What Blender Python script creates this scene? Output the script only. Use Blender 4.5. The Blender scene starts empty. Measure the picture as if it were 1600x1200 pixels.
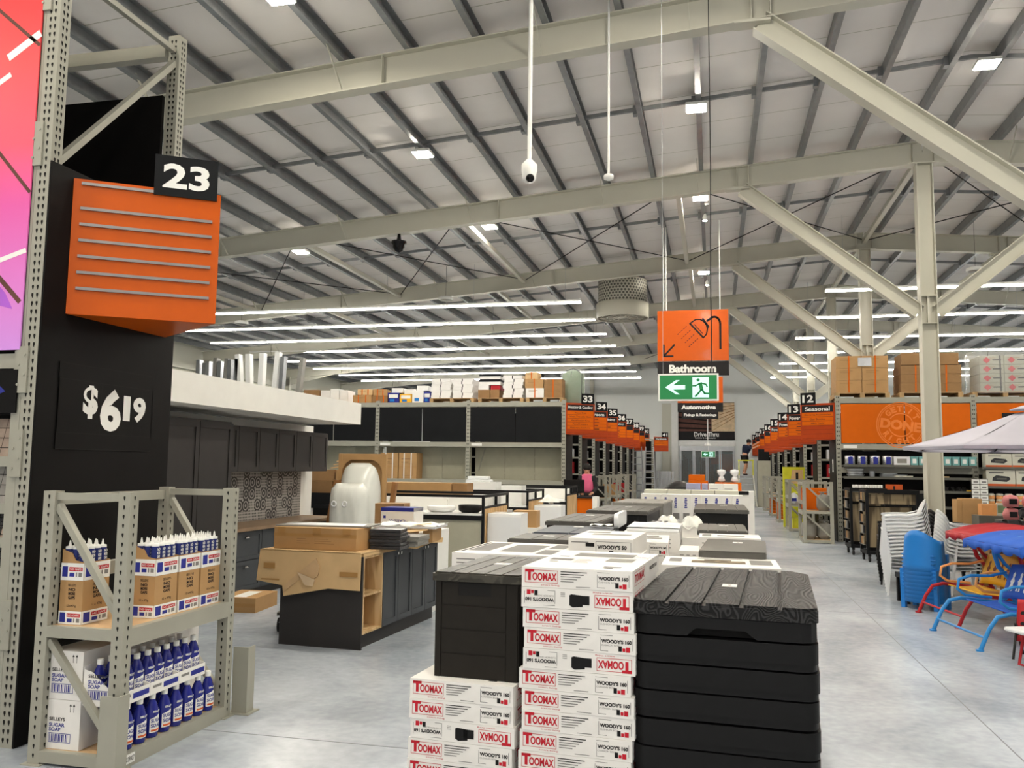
import bpy, bmesh, math, random
from mathutils import Vector, Matrix
R = math.radians
rnd = random.Random(7)
scene = bpy.context.scene
col = scene.collection

# ------------------------------------------------------------------ camera
FPX = 1335.0
cam_d = bpy.data.cameras.new('camera')
cam = bpy.data.objects.new('camera', cam_d)
col.objects.link(cam)
scene.camera = cam
cam_d.sensor_width = 36.0
cam_d.lens = 36.0 * FPX / 1600.0
cam_d.clip_end = 200
fy = Vector((314.0, 132.0, FPX)).normalized()            # aisle direction in camera axes (right, down, forward)
hz = Vector((math.cos(R(0.7)), math.sin(R(0.7)), 0))
up = -fy.cross(hz).normalized()
if up.y > 0:
    up = -up
ax = fy.cross(up).normalized()
if ax.x < 0:
    ax = -ax
rows = [Vector((ax[i], fy[i], up[i])) for i in range(3)]   # camera right, down, forward in world axes
right, down, fwd = rows
cam.matrix_world = Matrix(((right.x, -down.x, -fwd.x, 0.0),
                           (right.y, -down.y, -fwd.y, 0.0),
                           (right.z, -down.z, -fwd.z, 1.65),
                           (0, 0, 0, 1)))

# ------------------------------------------------------------------ world and exposure
world = bpy.data.worlds.new('world')
scene.world = world
world.use_nodes = True
bg = world.node_tree.nodes['Background']
bg.inputs['Color'].default_value = (1.0, 0.97, 0.93, 1)
bg.inputs['Strength'].default_value = 0.42
scene.view_settings.view_transform = 'Standard'
scene.view_settings.look = 'None'
scene.view_settings.gamma = 1
scene.view_settings.use_curve_mapping = False
scene.view_settings.exposure = 1.18
STRIP_E = 21.0
BAY_E = 235.0

# ------------------------------------------------------------------ materials
def lin(c):
    out = []
    for v in c:
        v /= 255.0
        out.append(v / 12.92 if v <= 0.04045 else ((v + 0.055) / 1.055) ** 2.4)
    return out

def mat(name, c, rough=0.5, metal=0.0, var=0.06, scale=6.0, bump=0.0, spec=0.3, coat=0.0):
    m = bpy.data.materials.new(name)
    m.use_nodes = True
    nt = m.node_tree
    b = nt.nodes['Principled BSDF']
    b.inputs['Roughness'].default_value = rough
    b.inputs['Metallic'].default_value = metal
    b.inputs['Specular IOR Level'].default_value = spec
    if coat:
        b.inputs['Coat Weight'].default_value = coat
        b.inputs['Coat Roughness'].default_value = 0.08
    l = lin(c)
    tc = nt.nodes.new('ShaderNodeTexCoord')
    nz = nt.nodes.new('ShaderNodeTexNoise')
    nz.inputs['Scale'].default_value = scale
    nz.inputs['Detail'].default_value = 4
    nt.links.new(tc.outputs['Object'], nz.inputs['Vector'])
    rp = nt.nodes.new('ShaderNodeValToRGB')
    rp.color_ramp.elements[0].position = 0.3
    rp.color_ramp.elements[1].position = 0.7
    rp.color_ramp.elements[0].color = [v * (1 - var) for v in l] + [1]
    rp.color_ramp.elements[1].color = [min(1, v * (1 + var)) for v in l] + [1]
    nt.links.new(nz.outputs['Fac'], rp.inputs['Fac'])
    nt.links.new(rp.outputs['Color'], b.inputs['Base Color'])
    if bump:
        bp = nt.nodes.new('ShaderNodeBump')
        bp.inputs['Strength'].default_value = bump
        bp.inputs['Distance'].default_value = 0.01
        nt.links.new(nz.outputs['Fac'], bp.inputs['Height'])
        nt.links.new(bp.outputs['Normal'], b.inputs['Normal'])
    return m

def emit(name, c, s):
    m = bpy.data.materials.new(name)
    m.use_nodes = True
    b = m.node_tree.nodes['Principled BSDF']
    b.inputs['Base Color'].default_value = lin(c) + [1]
    b.inputs['Emission Color'].default_value = lin(c) + [1]
    b.inputs['Emission Strength'].default_value = s
    return m

def glassy(name, tint, alpha, rough=0.05):
    m = bpy.data.materials.new(name)
    m.use_nodes = True
    nt = m.node_tree
    b = nt.nodes['Principled BSDF']
    b.inputs['Base Color'].default_value = lin(tint) + [1]
    b.inputs['Roughness'].default_value = rough
    b.inputs['Alpha'].default_value = alpha
    tc = nt.nodes.new('ShaderNodeTexCoord')
    nz = nt.nodes.new('ShaderNodeTexNoise')
    nz.inputs['Scale'].default_value = 9
    bp = nt.nodes.new('ShaderNodeBump')
    bp.inputs['Strength'].default_value = 0.42
    nt.links.new(tc.outputs['Object'], nz.inputs['Vector'])
    nt.links.new(nz.outputs['Fac'], bp.inputs['Height'])
    if 'film' in name:
        nt.links.new(bp.outputs['Normal'], b.inputs['Normal'])
    return m

def wood_mat(name, c1, c2, rough, axis, freq=9.0, dist=4.0, bump=0.0):
    m = bpy.data.materials.new(name)
    m.use_nodes = True
    nt = m.node_tree
    b = nt.nodes['Principled BSDF']
    b.inputs['Roughness'].default_value = rough
    b.inputs['Specular IOR Level'].default_value = 0.25
    tc = nt.nodes.new('ShaderNodeTexCoord')
    mp = nt.nodes.new('ShaderNodeMapping')
    sc = [1, 1, 1]
    sc[axis] = 0.12
    mp.inputs['Scale'].default_value = sc
    nz = nt.nodes.new('ShaderNodeTexNoise')
    nz.inputs['Scale'].default_value = freq
    nz.inputs['Detail'].default_value = 1.5
    nz.inputs['Distortion'].default_value = 0.3
    mul = nt.nodes.new('ShaderNodeMath'); mul.operation = 'MULTIPLY'; mul.inputs[1].default_value = dist * 9
    sn = nt.nodes.new('ShaderNodeMath'); sn.operation = 'SINE'
    rp = nt.nodes.new('ShaderNodeValToRGB')
    rp.color_ramp.elements[0].color = lin(c1) + [1]
    rp.color_ramp.elements[1].color = lin(c2) + [1]
    rp.color_ramp.elements[0].position = 0.05
    rp.color_ramp.elements[1].position = 0.75
    nt.links.new(tc.outputs['Object'], mp.inputs['Vector'])
    nt.links.new(mp.outputs['Vector'], nz.inputs['Vector'])
    nt.links.new(nz.outputs['Fac'], mul.inputs[0])
    nt.links.new(mul.outputs[0], sn.inputs[0])
    nt.links.new(sn.outputs[0], rp.inputs['Fac'])
    nt.links.new(rp.outputs['Color'], b.inputs['Base Color'])
    if bump:
        bp = nt.nodes.new('ShaderNodeBump')
        bp.inputs['Strength'].default_value = bump
        bp.inputs['Distance'].default_value = 0.004
        nt.links.new(sn.outputs[0], bp.inputs['Height'])
        nt.links.new(bp.outputs['Normal'], b.inputs['Normal'])
    return m

def concrete_mat():
    m = bpy.data.materials.new('polished_concrete')
    m.use_nodes = True
    nt = m.node_tree
    b = nt.nodes['Principled BSDF']
    tc = nt.nodes.new('ShaderNodeTexCoord')
    n1 = nt.nodes.new('ShaderNodeTexNoise'); n1.inputs['Scale'].default_value = 0.55; n1.inputs['Detail'].default_value = 6; n1.inputs['Roughness'].default_value = 0.6
    n1.inputs['Distortion'].default_value = 0.6
    n2 = nt.nodes.new('ShaderNodeTexNoise'); n2.inputs['Scale'].default_value = 14; n2.inputs['Detail'].default_value = 5
    mx = nt.nodes.new('ShaderNodeMath'); mx.operation = 'MULTIPLY_ADD'; mx.inputs[1].default_value = 0.25
    nt.links.new(tc.outputs['Object'], n1.inputs['Vector'])
    nt.links.new(tc.outputs['Object'], n2.inputs['Vector'])
    nt.links.new(n2.outputs['Fac'], mx.inputs[0])
    nt.links.new(n1.outputs['Fac'], mx.inputs[2])
    rp = nt.nodes.new('ShaderNodeValToRGB')
    rp.color_ramp.elements[0].position = 0.42
    rp.color_ramp.elements[1].position = 0.82
    rp.color_ramp.elements[0].color = lin((140, 149, 160)) + [1]
    rp.color_ramp.elements[1].color = lin((196, 203, 212)) + [1]
    nt.links.new(mx.outputs[0], rp.inputs['Fac'])
    nt.links.new(rp.outputs['Color'], b.inputs['Base Color'])
    b.inputs['Roughness'].default_value = 0.27
    b.inputs['Specular IOR Level'].default_value = 0.45
    return m

def splash_mat():
    # patchwork of patterned tiles: each 0.2 m tile gets one of several ring / dot / ray patterns
    m = bpy.data.materials.new('patchwork_tiles')
    m.use_nodes = True
    nt = m.node_tree
    N = nt.nodes.new
    L = nt.links.new
    b = nt.nodes['Principled BSDF']
    b.inputs['Roughness'].default_value = 0.35
    tc = N('ShaderNodeTexCoord')
    sp = N('ShaderNodeSeparateXYZ')
    L(tc.outputs['Object'], sp.inputs[0])
    cb = N('ShaderNodeCombineXYZ')
    L(sp.outputs['Y'], cb.inputs[0]); L(sp.outputs['Z'], cb.inputs[1])
    v1 = N('ShaderNodeTexVoronoi'); v1.inputs['Scale'].default_value = 6.5; v1.inputs['Randomness'].default_value = 0.0
    L(cb.outputs[0], v1.inputs['Vector'])
    v2 = N('ShaderNodeTexVoronoi'); v2.inputs['Scale'].default_value = 26; v2.inputs['Randomness'].default_value = 0.0
    L(cb.outputs[0], v2.inputs['Vector'])
    mu = N('ShaderNodeMath'); mu.operation = 'MULTIPLY'; mu.inputs[1].default_value = 22
    L(v1.outputs['Distance'], mu.inputs[0])
    s1 = N('ShaderNodeMath'); s1.operation = 'SINE'; L(mu.outputs[0], s1.inputs[0])
    mu2 = N('ShaderNodeMath'); mu2.operation = 'MULTIPLY'; mu2.inputs[1].default_value = 1.5
    L(v2.outputs['Distance'], mu2.inputs[0])
    sc = N('ShaderNodeSeparateColor'); L(v1.outputs['Color'], sc.inputs[0])
    gt = N('ShaderNodeMath'); gt.operation = 'GREATER_THAN'; gt.inputs[1].default_value = 0.5
    L(sc.outputs[0], gt.inputs[0])
    mx = N('ShaderNodeMix'); mx.data_type = 'FLOAT'
    L(gt.outputs[0], mx.inputs[0]); L(s1.outputs[0], mx.inputs[2]); L(mu2.outputs[0], mx.inputs[3])
    rp = N('ShaderNodeValToRGB')
    rp.color_ramp.elements[0].color = lin((30, 29, 30)) + [1]
    rp.color_ramp.elements[1].color = lin((165, 162, 158)) + [1]
    rp.color_ramp.elements[0].position = 0.3
    rp.color_ramp.elements[1].position = 0.6
    L(mx.outputs[0], rp.inputs['Fac'])
    L(rp.outputs['Color'], b.inputs['Base Color'])
    return m

M = {}
def mk(k, *a, **kw):
    M[k] = mat(k, *a, **kw)
mk('steel_cream', (196, 194, 180), 0.45, var=0.03, scale=1.5)
mk('galv', (142, 145, 147), 0.4, 0.55, var=0.12, scale=5)
mk('roof_foil', (236, 232, 228), 0.6, var=0.05, scale=0.8)
mk('wall_cream', (205, 204, 190), 0.7, var=0.03, scale=0.5)
mk('wall_grey', (236, 239, 235), 0.8, var=0.02, scale=0.4)
mk('rack_grey', (158, 157, 145), 0.42, var=0.05, scale=4)
mk('rack_dark', (96, 95, 88), 0.5)
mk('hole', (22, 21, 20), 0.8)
mk('black_panel', (17, 16, 16), 0.5, var=0.12, scale=3, spec=.12)
mk('black_board', (26, 27, 29), 0.5, var=0.1, scale=3, spec=.12)
mk('orange', (202, 88, 12), 0.3, var=0.03, spec=.2, coat=0.12)
mk('orange_sheet', (214, 100, 6), 0.5, var=0.03, spec=.15)
mk('orange_pale', (232, 128, 52), 0.45)
mk('orange_dark', (176, 66, 24), 0.4, spec=.2)
mk('rail', (150, 146, 144), 0.3, 0.6)
mk('white', (236, 236, 232), 0.5, var=0.02)
mk('white_gloss', (240, 241, 240), 0.15, var=0.01)
mk('white_plastic', (226, 228, 230), 0.35, var=0.02)
mk('card_white', (232, 230, 226), 0.6, var=0.03)
mk('card', (180, 142, 96), 0.75, var=0.07, scale=4)
mk('card_dark', (150, 116, 78), 0.8, var=0.08)
mk('card_light', (214, 180, 132), 0.75, var=0.06)
mk('tape', (176, 134, 82), 0.3, var=0.05)
mk('ply', (204, 170, 128), 0.6, var=0.1, scale=9)
mk('pallet_wood', (176, 146, 104), 0.8, var=0.18, scale=9)
mk('black_plastic', (20, 20, 21), 0.45, var=0.1, scale=20, spec=.2)
mk('brown_black', (36, 33, 29), 0.5, var=0.08, scale=20, spec=.15)
mk('lid_grey', (86, 84, 80), 0.5, var=0.08, scale=12)
mk('lid_blue', (74, 79, 88), 0.5, var=0.08, scale=12)
mk('bin_grey', (140, 138, 132), 0.55, var=0.06, scale=12)
mk('ink', (32, 30, 32), 0.7)
mk('ink_grey', (130, 128, 126), 0.7)
mk('ink_red', (190, 26, 44), 0.6)
mk('ink_blue', (40, 48, 140), 0.5)
mk('ink_orange', (214, 96, 40), 0.5)
mk('bottle_blue', (28, 36, 128), 0.22, var=0.05, coat=0.4)
mk('tube_blue', (34, 46, 112), 0.35, var=0.05)
mk('kitchen_dark', (54, 52, 52), 0.5, var=0.04, spec=.2)
mk('cabinet_blue', (68, 71, 76), 0.5, var=0.04, spec=.25)
mk('worktop', (140, 116, 92), 0.5, var=0.12, scale=7)
mk('greige', (168, 166, 148), 0.7, var=0.04)
mk('chrome', (205, 206, 208), 0.18, 1.0, var=0.02)
mk('alu', (176, 180, 184), 0.35, 0.8, var=0.04)
mk('red', (172, 32, 40), 0.5, var=0.05)
mk('blue_plastic', (38, 124, 205), 0.35, var=0.03)
mk('blue_cloth', (40, 92, 190), 0.75, var=0.08)
mk('blue_metal', (46, 132, 200), 0.3, var=0.03)
mk('yellow', (230, 176, 36), 0.5, var=0.05)
mk('hi_yellow', (206, 206, 50), 0.55, var=0.08)
mk('brown', (120, 66, 36), 0.6)
mk('teal', (120, 178, 178), 0.3, var=0.05)
mk('green_tank', (120, 146, 110), 0.6, var=0.05)
mk('umbrella_cloth', (182, 180, 192), 0.85, var=0.03, scale=3)
mk('purple_box', (160, 162, 190), 0.5)
mk('skin', (200, 150, 122), 0.6)
mk('hair', (26, 22, 20), 0.6)
mk('pink_vest', (236, 110, 150), 0.6)
mk('navy', (32, 38, 58), 0.8)
mk('rubber', (24, 24, 25), 0.7)
mk('foil', (214, 216, 220), 0.25, 0.8)
mk('wrap_dark', (54, 54, 56), 0.28, var=0.2, scale=20, bump=0.6)
mk('joint', (112, 116, 120), 0.7)
mk('timber', (150, 104, 62), 0.7, var=0.2)
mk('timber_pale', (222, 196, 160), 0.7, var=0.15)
mk('timber_red', (96, 62, 54), 0.7, var=0.15)
mk('lens', (14, 14, 16), 0.08)
mk('cup_orange', (226, 160, 100), 0.5, var=0.1)
mk('pink', (226, 140, 140), 0.5, var=0.1)
M['tile_photo'] = None
M['oak'] = wood_mat('oak', (190, 156, 110), (214, 184, 140), 0.5, 2, 8, 2.0)
M['slat'] = wood_mat('slat_oak', (196, 160, 110), (216, 182, 134), 0.5, 2, 8, 2.0)
M['rustic'] = wood_mat('rustic_panel', (96, 84, 66), (150, 134, 106), 0.7, 2, 5, 2.5)
M['lid_wood'] = wood_mat('lid_woodgrain', (15, 15, 16), (50, 50, 51), 0.5, 1, 6.0, 20.0, 0.4)
M['lid_wood_brown'] = wood_mat('brown_lid_woodgrain', (54, 52, 46), (70, 67, 60), 0.45, 1, 6, 7, 0.3)
M['concrete'] = concrete_mat()
M['splash'] = splash_mat()
M['glass'] = glassy('door_glass', (170, 180, 180), 0.22, 0.03)
M['film'] = glassy('clear_film', (235, 238, 240), 0.22, 0.1)
M['film_thick'] = glassy('bubble_film', (232, 234, 228), 0.8, 0.25)
M['strip'] = emit('led_strip', (255, 250, 242), STRIP_E)
M['bay'] = emit('led_lens', (255, 246, 228), BAY_E)
M['exit_green'] = emit('exit_green', (14, 112, 58), 0.22)
M['exit_white'] = emit('exit_white', (190, 236, 230), 0.32)
M['screen'] = mat('screen_black', (16, 16, 18), 0.15)

# ------------------------------------------------------------------ mesh toolkit
_txt = {}
def text_geo(s, bold):
    k = (s, bold)
    if k in _txt:
        return _txt[k]
    cu = bpy.data.curves.new('t', 'FONT')
    cu.body = s
    cu.size = 1.0
    cu.offset = bold
    cu.resolution_u = 3
    o = bpy.data.objects.new('t', cu)
    me = o.to_mesh()
    vs = [(v.co.x, v.co.y) for v in me.vertices]
    fs = [tuple(p.vertices) for p in me.polygons]
    o.to_mesh_clear()
    bpy.data.objects.remove(o)
    bpy.data.curves.remove(cu)
    if vs:
        x0 = min(v[0] for v in vs); x1 = max(v[0] for v in vs)
        y0 = min(v[1] for v in vs); y1 = max(v[1] for v in vs)
        vs = [((x - x0) / (x1 - x0), (y - y0) / (y1 - y0)) for x, y in vs]
    _txt[k] = (vs, fs)
    return _txt[k]

class MB:
    def __init__(s):
        s.v = []; s.f = []; s.m = []; s.sm = []
    def add(s, vs, fs, mi=0, smooth=False):
        n = len(s.v)
        s.v += [tuple(v) for v in vs]
        for f in fs:
            s.f.append(tuple(i + n for i in f)); s.m.append(mi); s.sm.append(smooth)
        return s
    def box(s, x0, x1, y0, y1, z0, z1, mi=0):
        vs = [(x0, y0, z0), (x1, y0, z0), (x1, y1, z0), (x0, y1, z0), (x0, y0, z1), (x1, y0, z1), (x1, y1, z1), (x0, y1, z1)]
        return s.add(vs, [(0, 3, 2, 1), (4, 5, 6, 7), (0, 1, 5, 4), (1, 2, 6, 5), (2, 3, 7, 6), (3, 0, 4, 7)], mi)
    def bar(s, p, q, w, d, mi=0, ref=(0, 0, 1)):
        # rectangular bar from p to q; w across (ref x axis), d along ref
        p = Vector(p); q = Vector(q)
        t = (q - p).normalized()
        r = Vector(ref)
        a = t.cross(r)
        if a.length < 1e-5:
            a = t.cross(Vector((1, 0, 0)))
        a.normalize(); b = a.cross(t).normalized()
        a *= w / 2; b *= d / 2
        vs = [p - a - b, p + a - b, p + a + b, p - a + b, q - a - b, q + a - b, q + a + b, q - a + b]
        return s.add(vs, [(0, 1, 2, 3), (7, 6, 5, 4), (4, 5, 1, 0), (5, 6, 2, 1), (6, 7, 3, 2), (7, 4, 0, 3)], mi)
    def ibeam(s, p, q, depth, width, tf, tw, up, mi=0):
        # I section from p to q: web plane contains `up`
        p = Vector(p); q = Vector(q); u = Vector(up).normalized()
        t = (q - p).normalized()
        n = t.cross(u).normalized(); u = n.cross(t).normalized()
        for sgn in (-1, 1):
            o = u * (sgn * (depth - tf) / 2)
            s.bar(p + o, q + o, width, tf, mi, u)
        s.bar(p, q, tw, depth - 2 * tf, mi, u)
        return s
    def quad(s, a, b, c, d, mi=0):
        return s.add([a, b, c, d], [(0, 1, 2, 3)], mi)
    def rect(s, o, u, v, x0, y0, x1, y1, mi=0):
        o = Vector(o); u = Vector(u); v = Vector(v)
        return s.quad(o + u * x0 + v * y0, o + u * x1 + v * y0, o + u * x1 + v * y1, o + u * x0 + v * y1, mi)
    def frame(s, o, u, v, x0, y0, x1, y1, t, mi=0):
        s.rect(o, u, v, x0, y0, x1, y0 + t, mi); s.rect(o, u, v, x0, y1 - t, x1, y1, mi)
        s.rect(o, u, v, x0, y0 + t, x0 + t, y1 - t, mi); s.rect(o, u, v, x1 - t, y0 + t, x1, y1 - t, mi)
        return s
    def poly(s, o, u, v, pts, mi=0):
        o = Vector(o); u = Vector(u); v = Vector(v)
        return s.add([o + u * x + v * y for x, y in pts], [tuple(range(len(pts)))], mi)
    def prism(s, o, u, v, pts, t, mi=0, smooth=False):
        # polygon pts in the (u,v) plane thickened by t along u x v
        o = Vector(o); u = Vector(u); v = Vector(v); n = u.cross(v).normalized() * t
        k = len(pts)
        a = [o + u * x + v * y for x, y in pts]
        b = [p + n for p in a]
        fs = [tuple(range(k))[::-1], tuple(range(k, 2 * k))]
        s.add(a + b, fs, mi)
        return s.add(a + b, [(i, (i + 1) % k, k + (i + 1) % k, k + i) for i in range(k)], mi, smooth)
    def text(s, t, o, u, v, x, y, w, h, mi=0, bold=0.03):
        vs, fs = text_geo(t, bold)
        o = Vector(o); u = Vector(u); v = Vector(v)
        return s.add([o + u * (x + a * w) + v * (y + b * h) for a, b in vs], fs, mi)
    def cyl(s, p, q, r, mi=0, seg=12, r2=None, cap=True):
        return s.tube([p, q], r, mi, seg, r2=r2, cap=cap)
    def tube(s, path, r, mi=0, seg=8, r2=None, cap=True, closed=False):
        path = [Vector(p) for p in path]
        n = len(path)
        vs = []
        prev = None
        for i, p in enumerate(path):
            if closed:
                t = path[(i + 1) % n] - path[i - 1]
            elif i == 0:
                t = path[1] - p
            elif i == n - 1:
                t = p - path[i - 1]
            else:
                t = (path[i + 1] - p).normalized() + (p - path[i - 1]).normalized()
            t.normalize()
            if prev is None:
                a = t.orthogonal().normalized()
            else:
                a = (prev - t * prev.dot(t)).normalized()
            prev = a
            b = t.cross(a)
            rr = r if r2 is None else r + (r2 - r) * i / max(1, n - 1)
            if isinstance(r, (list, tuple)):
                rr = r[i]
            for k in range(seg):
                an = 2 * math.pi * k / seg
                vs.append(p + a * (math.cos(an) * rr) + b * (math.sin(an) * rr))
        fs = []
        for i in range(n if closed else n - 1):
            j = (i + 1) % n
            for k in range(seg):
                l = (k + 1) % seg
                fs.append((i * seg + k, i * seg + l, j * seg + l, j * seg + k))
        s.add(vs, fs, mi, True)
        if cap and not closed:
            s.add(vs[:seg], [tuple(range(seg))[::-1]], mi)
            s.add(vs[-seg:], [tuple(range(seg))], mi)
        return s
    def lathe(s, prof, mi=0, seg=20, c=(0, 0, 0), sx=1.0, sy=1.0, cap=True):
        vs = []
        for r, z in prof:
            for k in range(seg):
                a = 2 * math.pi * k / seg
                vs.append((c[0] + math.cos(a) * r * sx, c[1] + math.sin(a) * r * sy, c[2] + z))
        fs = []
        for i in range(len(prof) - 1):
            for k in range(seg):
                l = (k + 1) % seg
                fs.append((i * seg + k, i * seg + l, (i + 1) * seg + l, (i + 1) * seg + k))
        s.add(vs, fs, mi, True)
        if cap:
            s.add(vs[:seg], [tuple(range(seg))[::-1]], mi)
            s.add(vs[-seg:], [tuple(range(seg))], mi)
        return s
    def grid(s, nx, ny, fn, mi=0, smooth=True, both=0.0):
        vs = [fn(i / nx, j / ny) for j in range(ny + 1) for i in range(nx + 1)]
        w = nx + 1
        fs = [(j * w + i, j * w + i + 1, (j + 1) * w + i + 1, (j + 1) * w + i) for j in range(ny) for i in range(nx)]
        return s.add(vs, fs, mi, smooth)
    def build(s, name, mats, parent=None, bevel=0.0, loc=None, solid=0.0, sub=0):
        me = bpy.data.meshes.new(name)
        me.from_pydata(s.v, [], s.f)
        if not isinstance(mats, (list, tuple)):
            mats = [mats]
        for m in mats:
            me.materials.append(M[m] if isinstance(m, str) else m)
        me.polygons.foreach_set('material_index', s.m)
        me.polygons.foreach_set('use_smooth', s.sm)
        me.update()
        o = bpy.data.objects.new(name, me)
        col.objects.link(o)
        if parent:
            o.parent = parent
        if loc is not None:
            o.location = loc
        if solid:
            md = o.modifiers.new('solid', 'SOLIDIFY'); md.thickness = solid; md.offset = 0
        if sub:
            md = o.modifiers.new('sub', 'SUBSURF'); md.levels = sub; md.render_levels = sub
        if bevel:
            md = o.modifiers.new('bevel', 'BEVEL'); md.width = bevel; md.segments = 2; md.limit_method = 'ANGLE'; md.angle_limit = R(50)
        return o

def tag(o, label, cat, group=None, kind=None):
    if label: o['label'] = label
    if cat: o['category'] = cat
    if group: o['group'] = group
    if kind: o['kind'] = kind
    return o

def thing(name, label, cat, loc=(0, 0, 0), rz=0.0, group=None):
    o = bpy.data.objects.new(name, None)
    o.empty_display_size = 0.1
    col.objects.link(o)
    o.location = loc
    o.rotation_euler = (0, 0, rz)
    return tag(o, label, cat, group)

def solo(name, mb, mats, label, cat, loc=(0, 0, 0), rz=0.0, group=None, bevel=0.0, **kw):
    o = mb.build(name, mats, None, bevel, **kw)
    o.location = loc
    o.rotation_euler = (0, 0, rz)
    return tag(o, label, cat, group)

def dup(root, loc, rz=0.0, label=None, group=None):
    def cp(o, par):
        c = o.copy(); col.objects.link(c)
        if par: c.parent = par
        for ch in kids.get(o, ()):
            cp(ch, c)
        return c
    kids = {}
    stack = [root]
    while stack:
        o = stack.pop()
        kids[o] = list(o.children)
        stack += kids[o]
    r = cp(root, None)
    r.location = loc
    r.rotation_euler = (0, 0, rz)
    if label: r['label'] = label
    if group: r['group'] = group
    return r

def struct(name, mb, mats, label=None, **kw):
    o = mb.build(name, mats, None, **kw)
    o['kind'] = 'structure'
    if label: o['label'] = label
    return o

ORD = ['first', 'second', 'third', 'fourth', 'fifth', 'sixth', 'seventh', 'eighth', 'ninth', 'tenth', 'eleventh', 'twelfth', 'thirteenth',
       'fourteenth', 'fifteenth', 'sixteenth', 'seventeenth', 'eighteenth', 'nineteenth', 'twentieth', 'twenty-first', 'twenty-second',
       'twenty-third', 'twenty-fourth', 'twenty-fifth', 'twenty-sixth']
XU = (1, 0, 0); YU = (0, 1, 0); ZU = (0, 0, 1); XN = (-1, 0, 0); YN = (0, -1, 0)

def holes(mb, o, u, w, z0, z1, pitch, cols, mi, size):
    # teardrop slots on an upright face: o is the face's bottom-left corner, u its horizontal axis
    z = z0
    a = size
    while z < z1:
        for c in range(cols):
            x = w * (c + 1) / (cols + 1)
            pts = [(x - a * .42, z + a), (x + a * .42, z + a), (x + a * .5, z + a * .3), (x + a * .1, z - a), (x - a * .2, z - a * .5), (x - a * .5, z + a * .3)]
            mb.poly(o, u, ZU, pts, mi)
        z += pitch
    return mb
# ------------------------------------------------------------------ the building
XR, XL, XRW, YF, YB = 3.8, -19.2, 27.0, -8.0, 48.0
def zb(x):                                   # underside of the rafters
    return 7.25 - 0.078 * abs(XR - x)
RAFT_Y = [3.91, 10.21, 16.51, 22.81, 29.11, 35.41, 41.71]
RD = 0.42                                    # rafter depth

struct('floor', MB().box(XL, XRW, YF, 54, -0.12, 0.0), 'concrete')
jm = MB()
for x in (-12.4, -6.6, 1.72, 7.2, 13.0):
    jm.box(x - .004, x + .004, YF, 47.5, 0.0, 0.0008)
for y in (-2, 4.9, 10.8, 16.7, 22.6, 28.5, 34.4, 40.3):
    jm.box(XL, XRW, y - .004, y + .004, 0.0, 0.0009)
struct('floor_joints', jm, 'joint')

rm = MB()
def zroof(x): return zb(x) + RD + 0.22
for a, b in ((XL, XR), (XR, XRW)):
    rm.add([(a, YF, zroof(a)), (b, YF, zroof(b)), (b, YB, zroof(b)), (a, YB, zroof(a)),
            (a, YF, zroof(a) + .1), (b, YF, zroof(b) + .1), (b, YB, zroof(b) + .1), (a, YB, zroof(a) + .1)],
           [(0, 3, 2, 1), (4, 5, 6, 7), (0, 1, 5, 4), (2, 3, 7, 6), (3, 0, 4, 7), (1, 2, 6, 5)])
struct('ceiling', rm, 'roof_foil')
# liner sheet laps
lm = MB()
y = -7.0
while y < 47:
    for a, b in ((XL + .1, XR), (XR, XRW - .1)):
        lm.add([(a, y, zroof(a) - .002), (b, y, zroof(b) - .002), (b, y + .012, zroof(b) - .002), (a, y + .012, zroof(a) - .002)], [(0, 3, 2, 1)])
    y += 1.2
struct('ceiling_laps', lm, 'greige')

# purlins: C sections along the aisle, one object each
xs = [-0.2 + .92 * k for k in range(-20, 5)]
xs += [2 * XR - x for x in xs if 2 * XR - x < XRW - .3]
pm = MB()
L0, L1 = YF, YB - .05
pm.box(-.006, 0.006, L0, L1, 0, .2)
pm.box(0.006, .075, L0, L1, .188, .2); pm.box(0.006, .075, L0, L1, 0, .012)
pm.box(.063, .075, L0, L1, .012, .04)
pr = None
for i, x in enumerate(xs):
    if pr is None:
        pr = struct('roof_purlin', pm, 'galv'); o = pr
    else:
        o = pr.copy(); col.objects.link(o)
    o.location = (x, 0, zb(x) + RD + .002)
# bridging lines mid bay, with cleats
bm_ = None
for k, y in enumerate([7.06, 13.36, 19.66, 25.96, 32.26, 38.56, 44.9]):
    if bm_ is None:
        b = MB()
        for a, c in ((XL + .1, XR), (XR, XRW - .1)):
            b.bar((a, 0, zb(a) + RD + .1), (c, 0, zb(c) + RD + .1), .05, .06)
        for x in xs:
            b.box(x - .075, x - .012, -.06, .06, zb(x) + RD + .0, zb(x) + RD + .15)
        bm_ = struct('roof_bridging', b, 'galv'); o = bm_
    else:
        o = bm_.copy(); col.objects.link(o)
    o.location = (0, y, 0)

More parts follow.
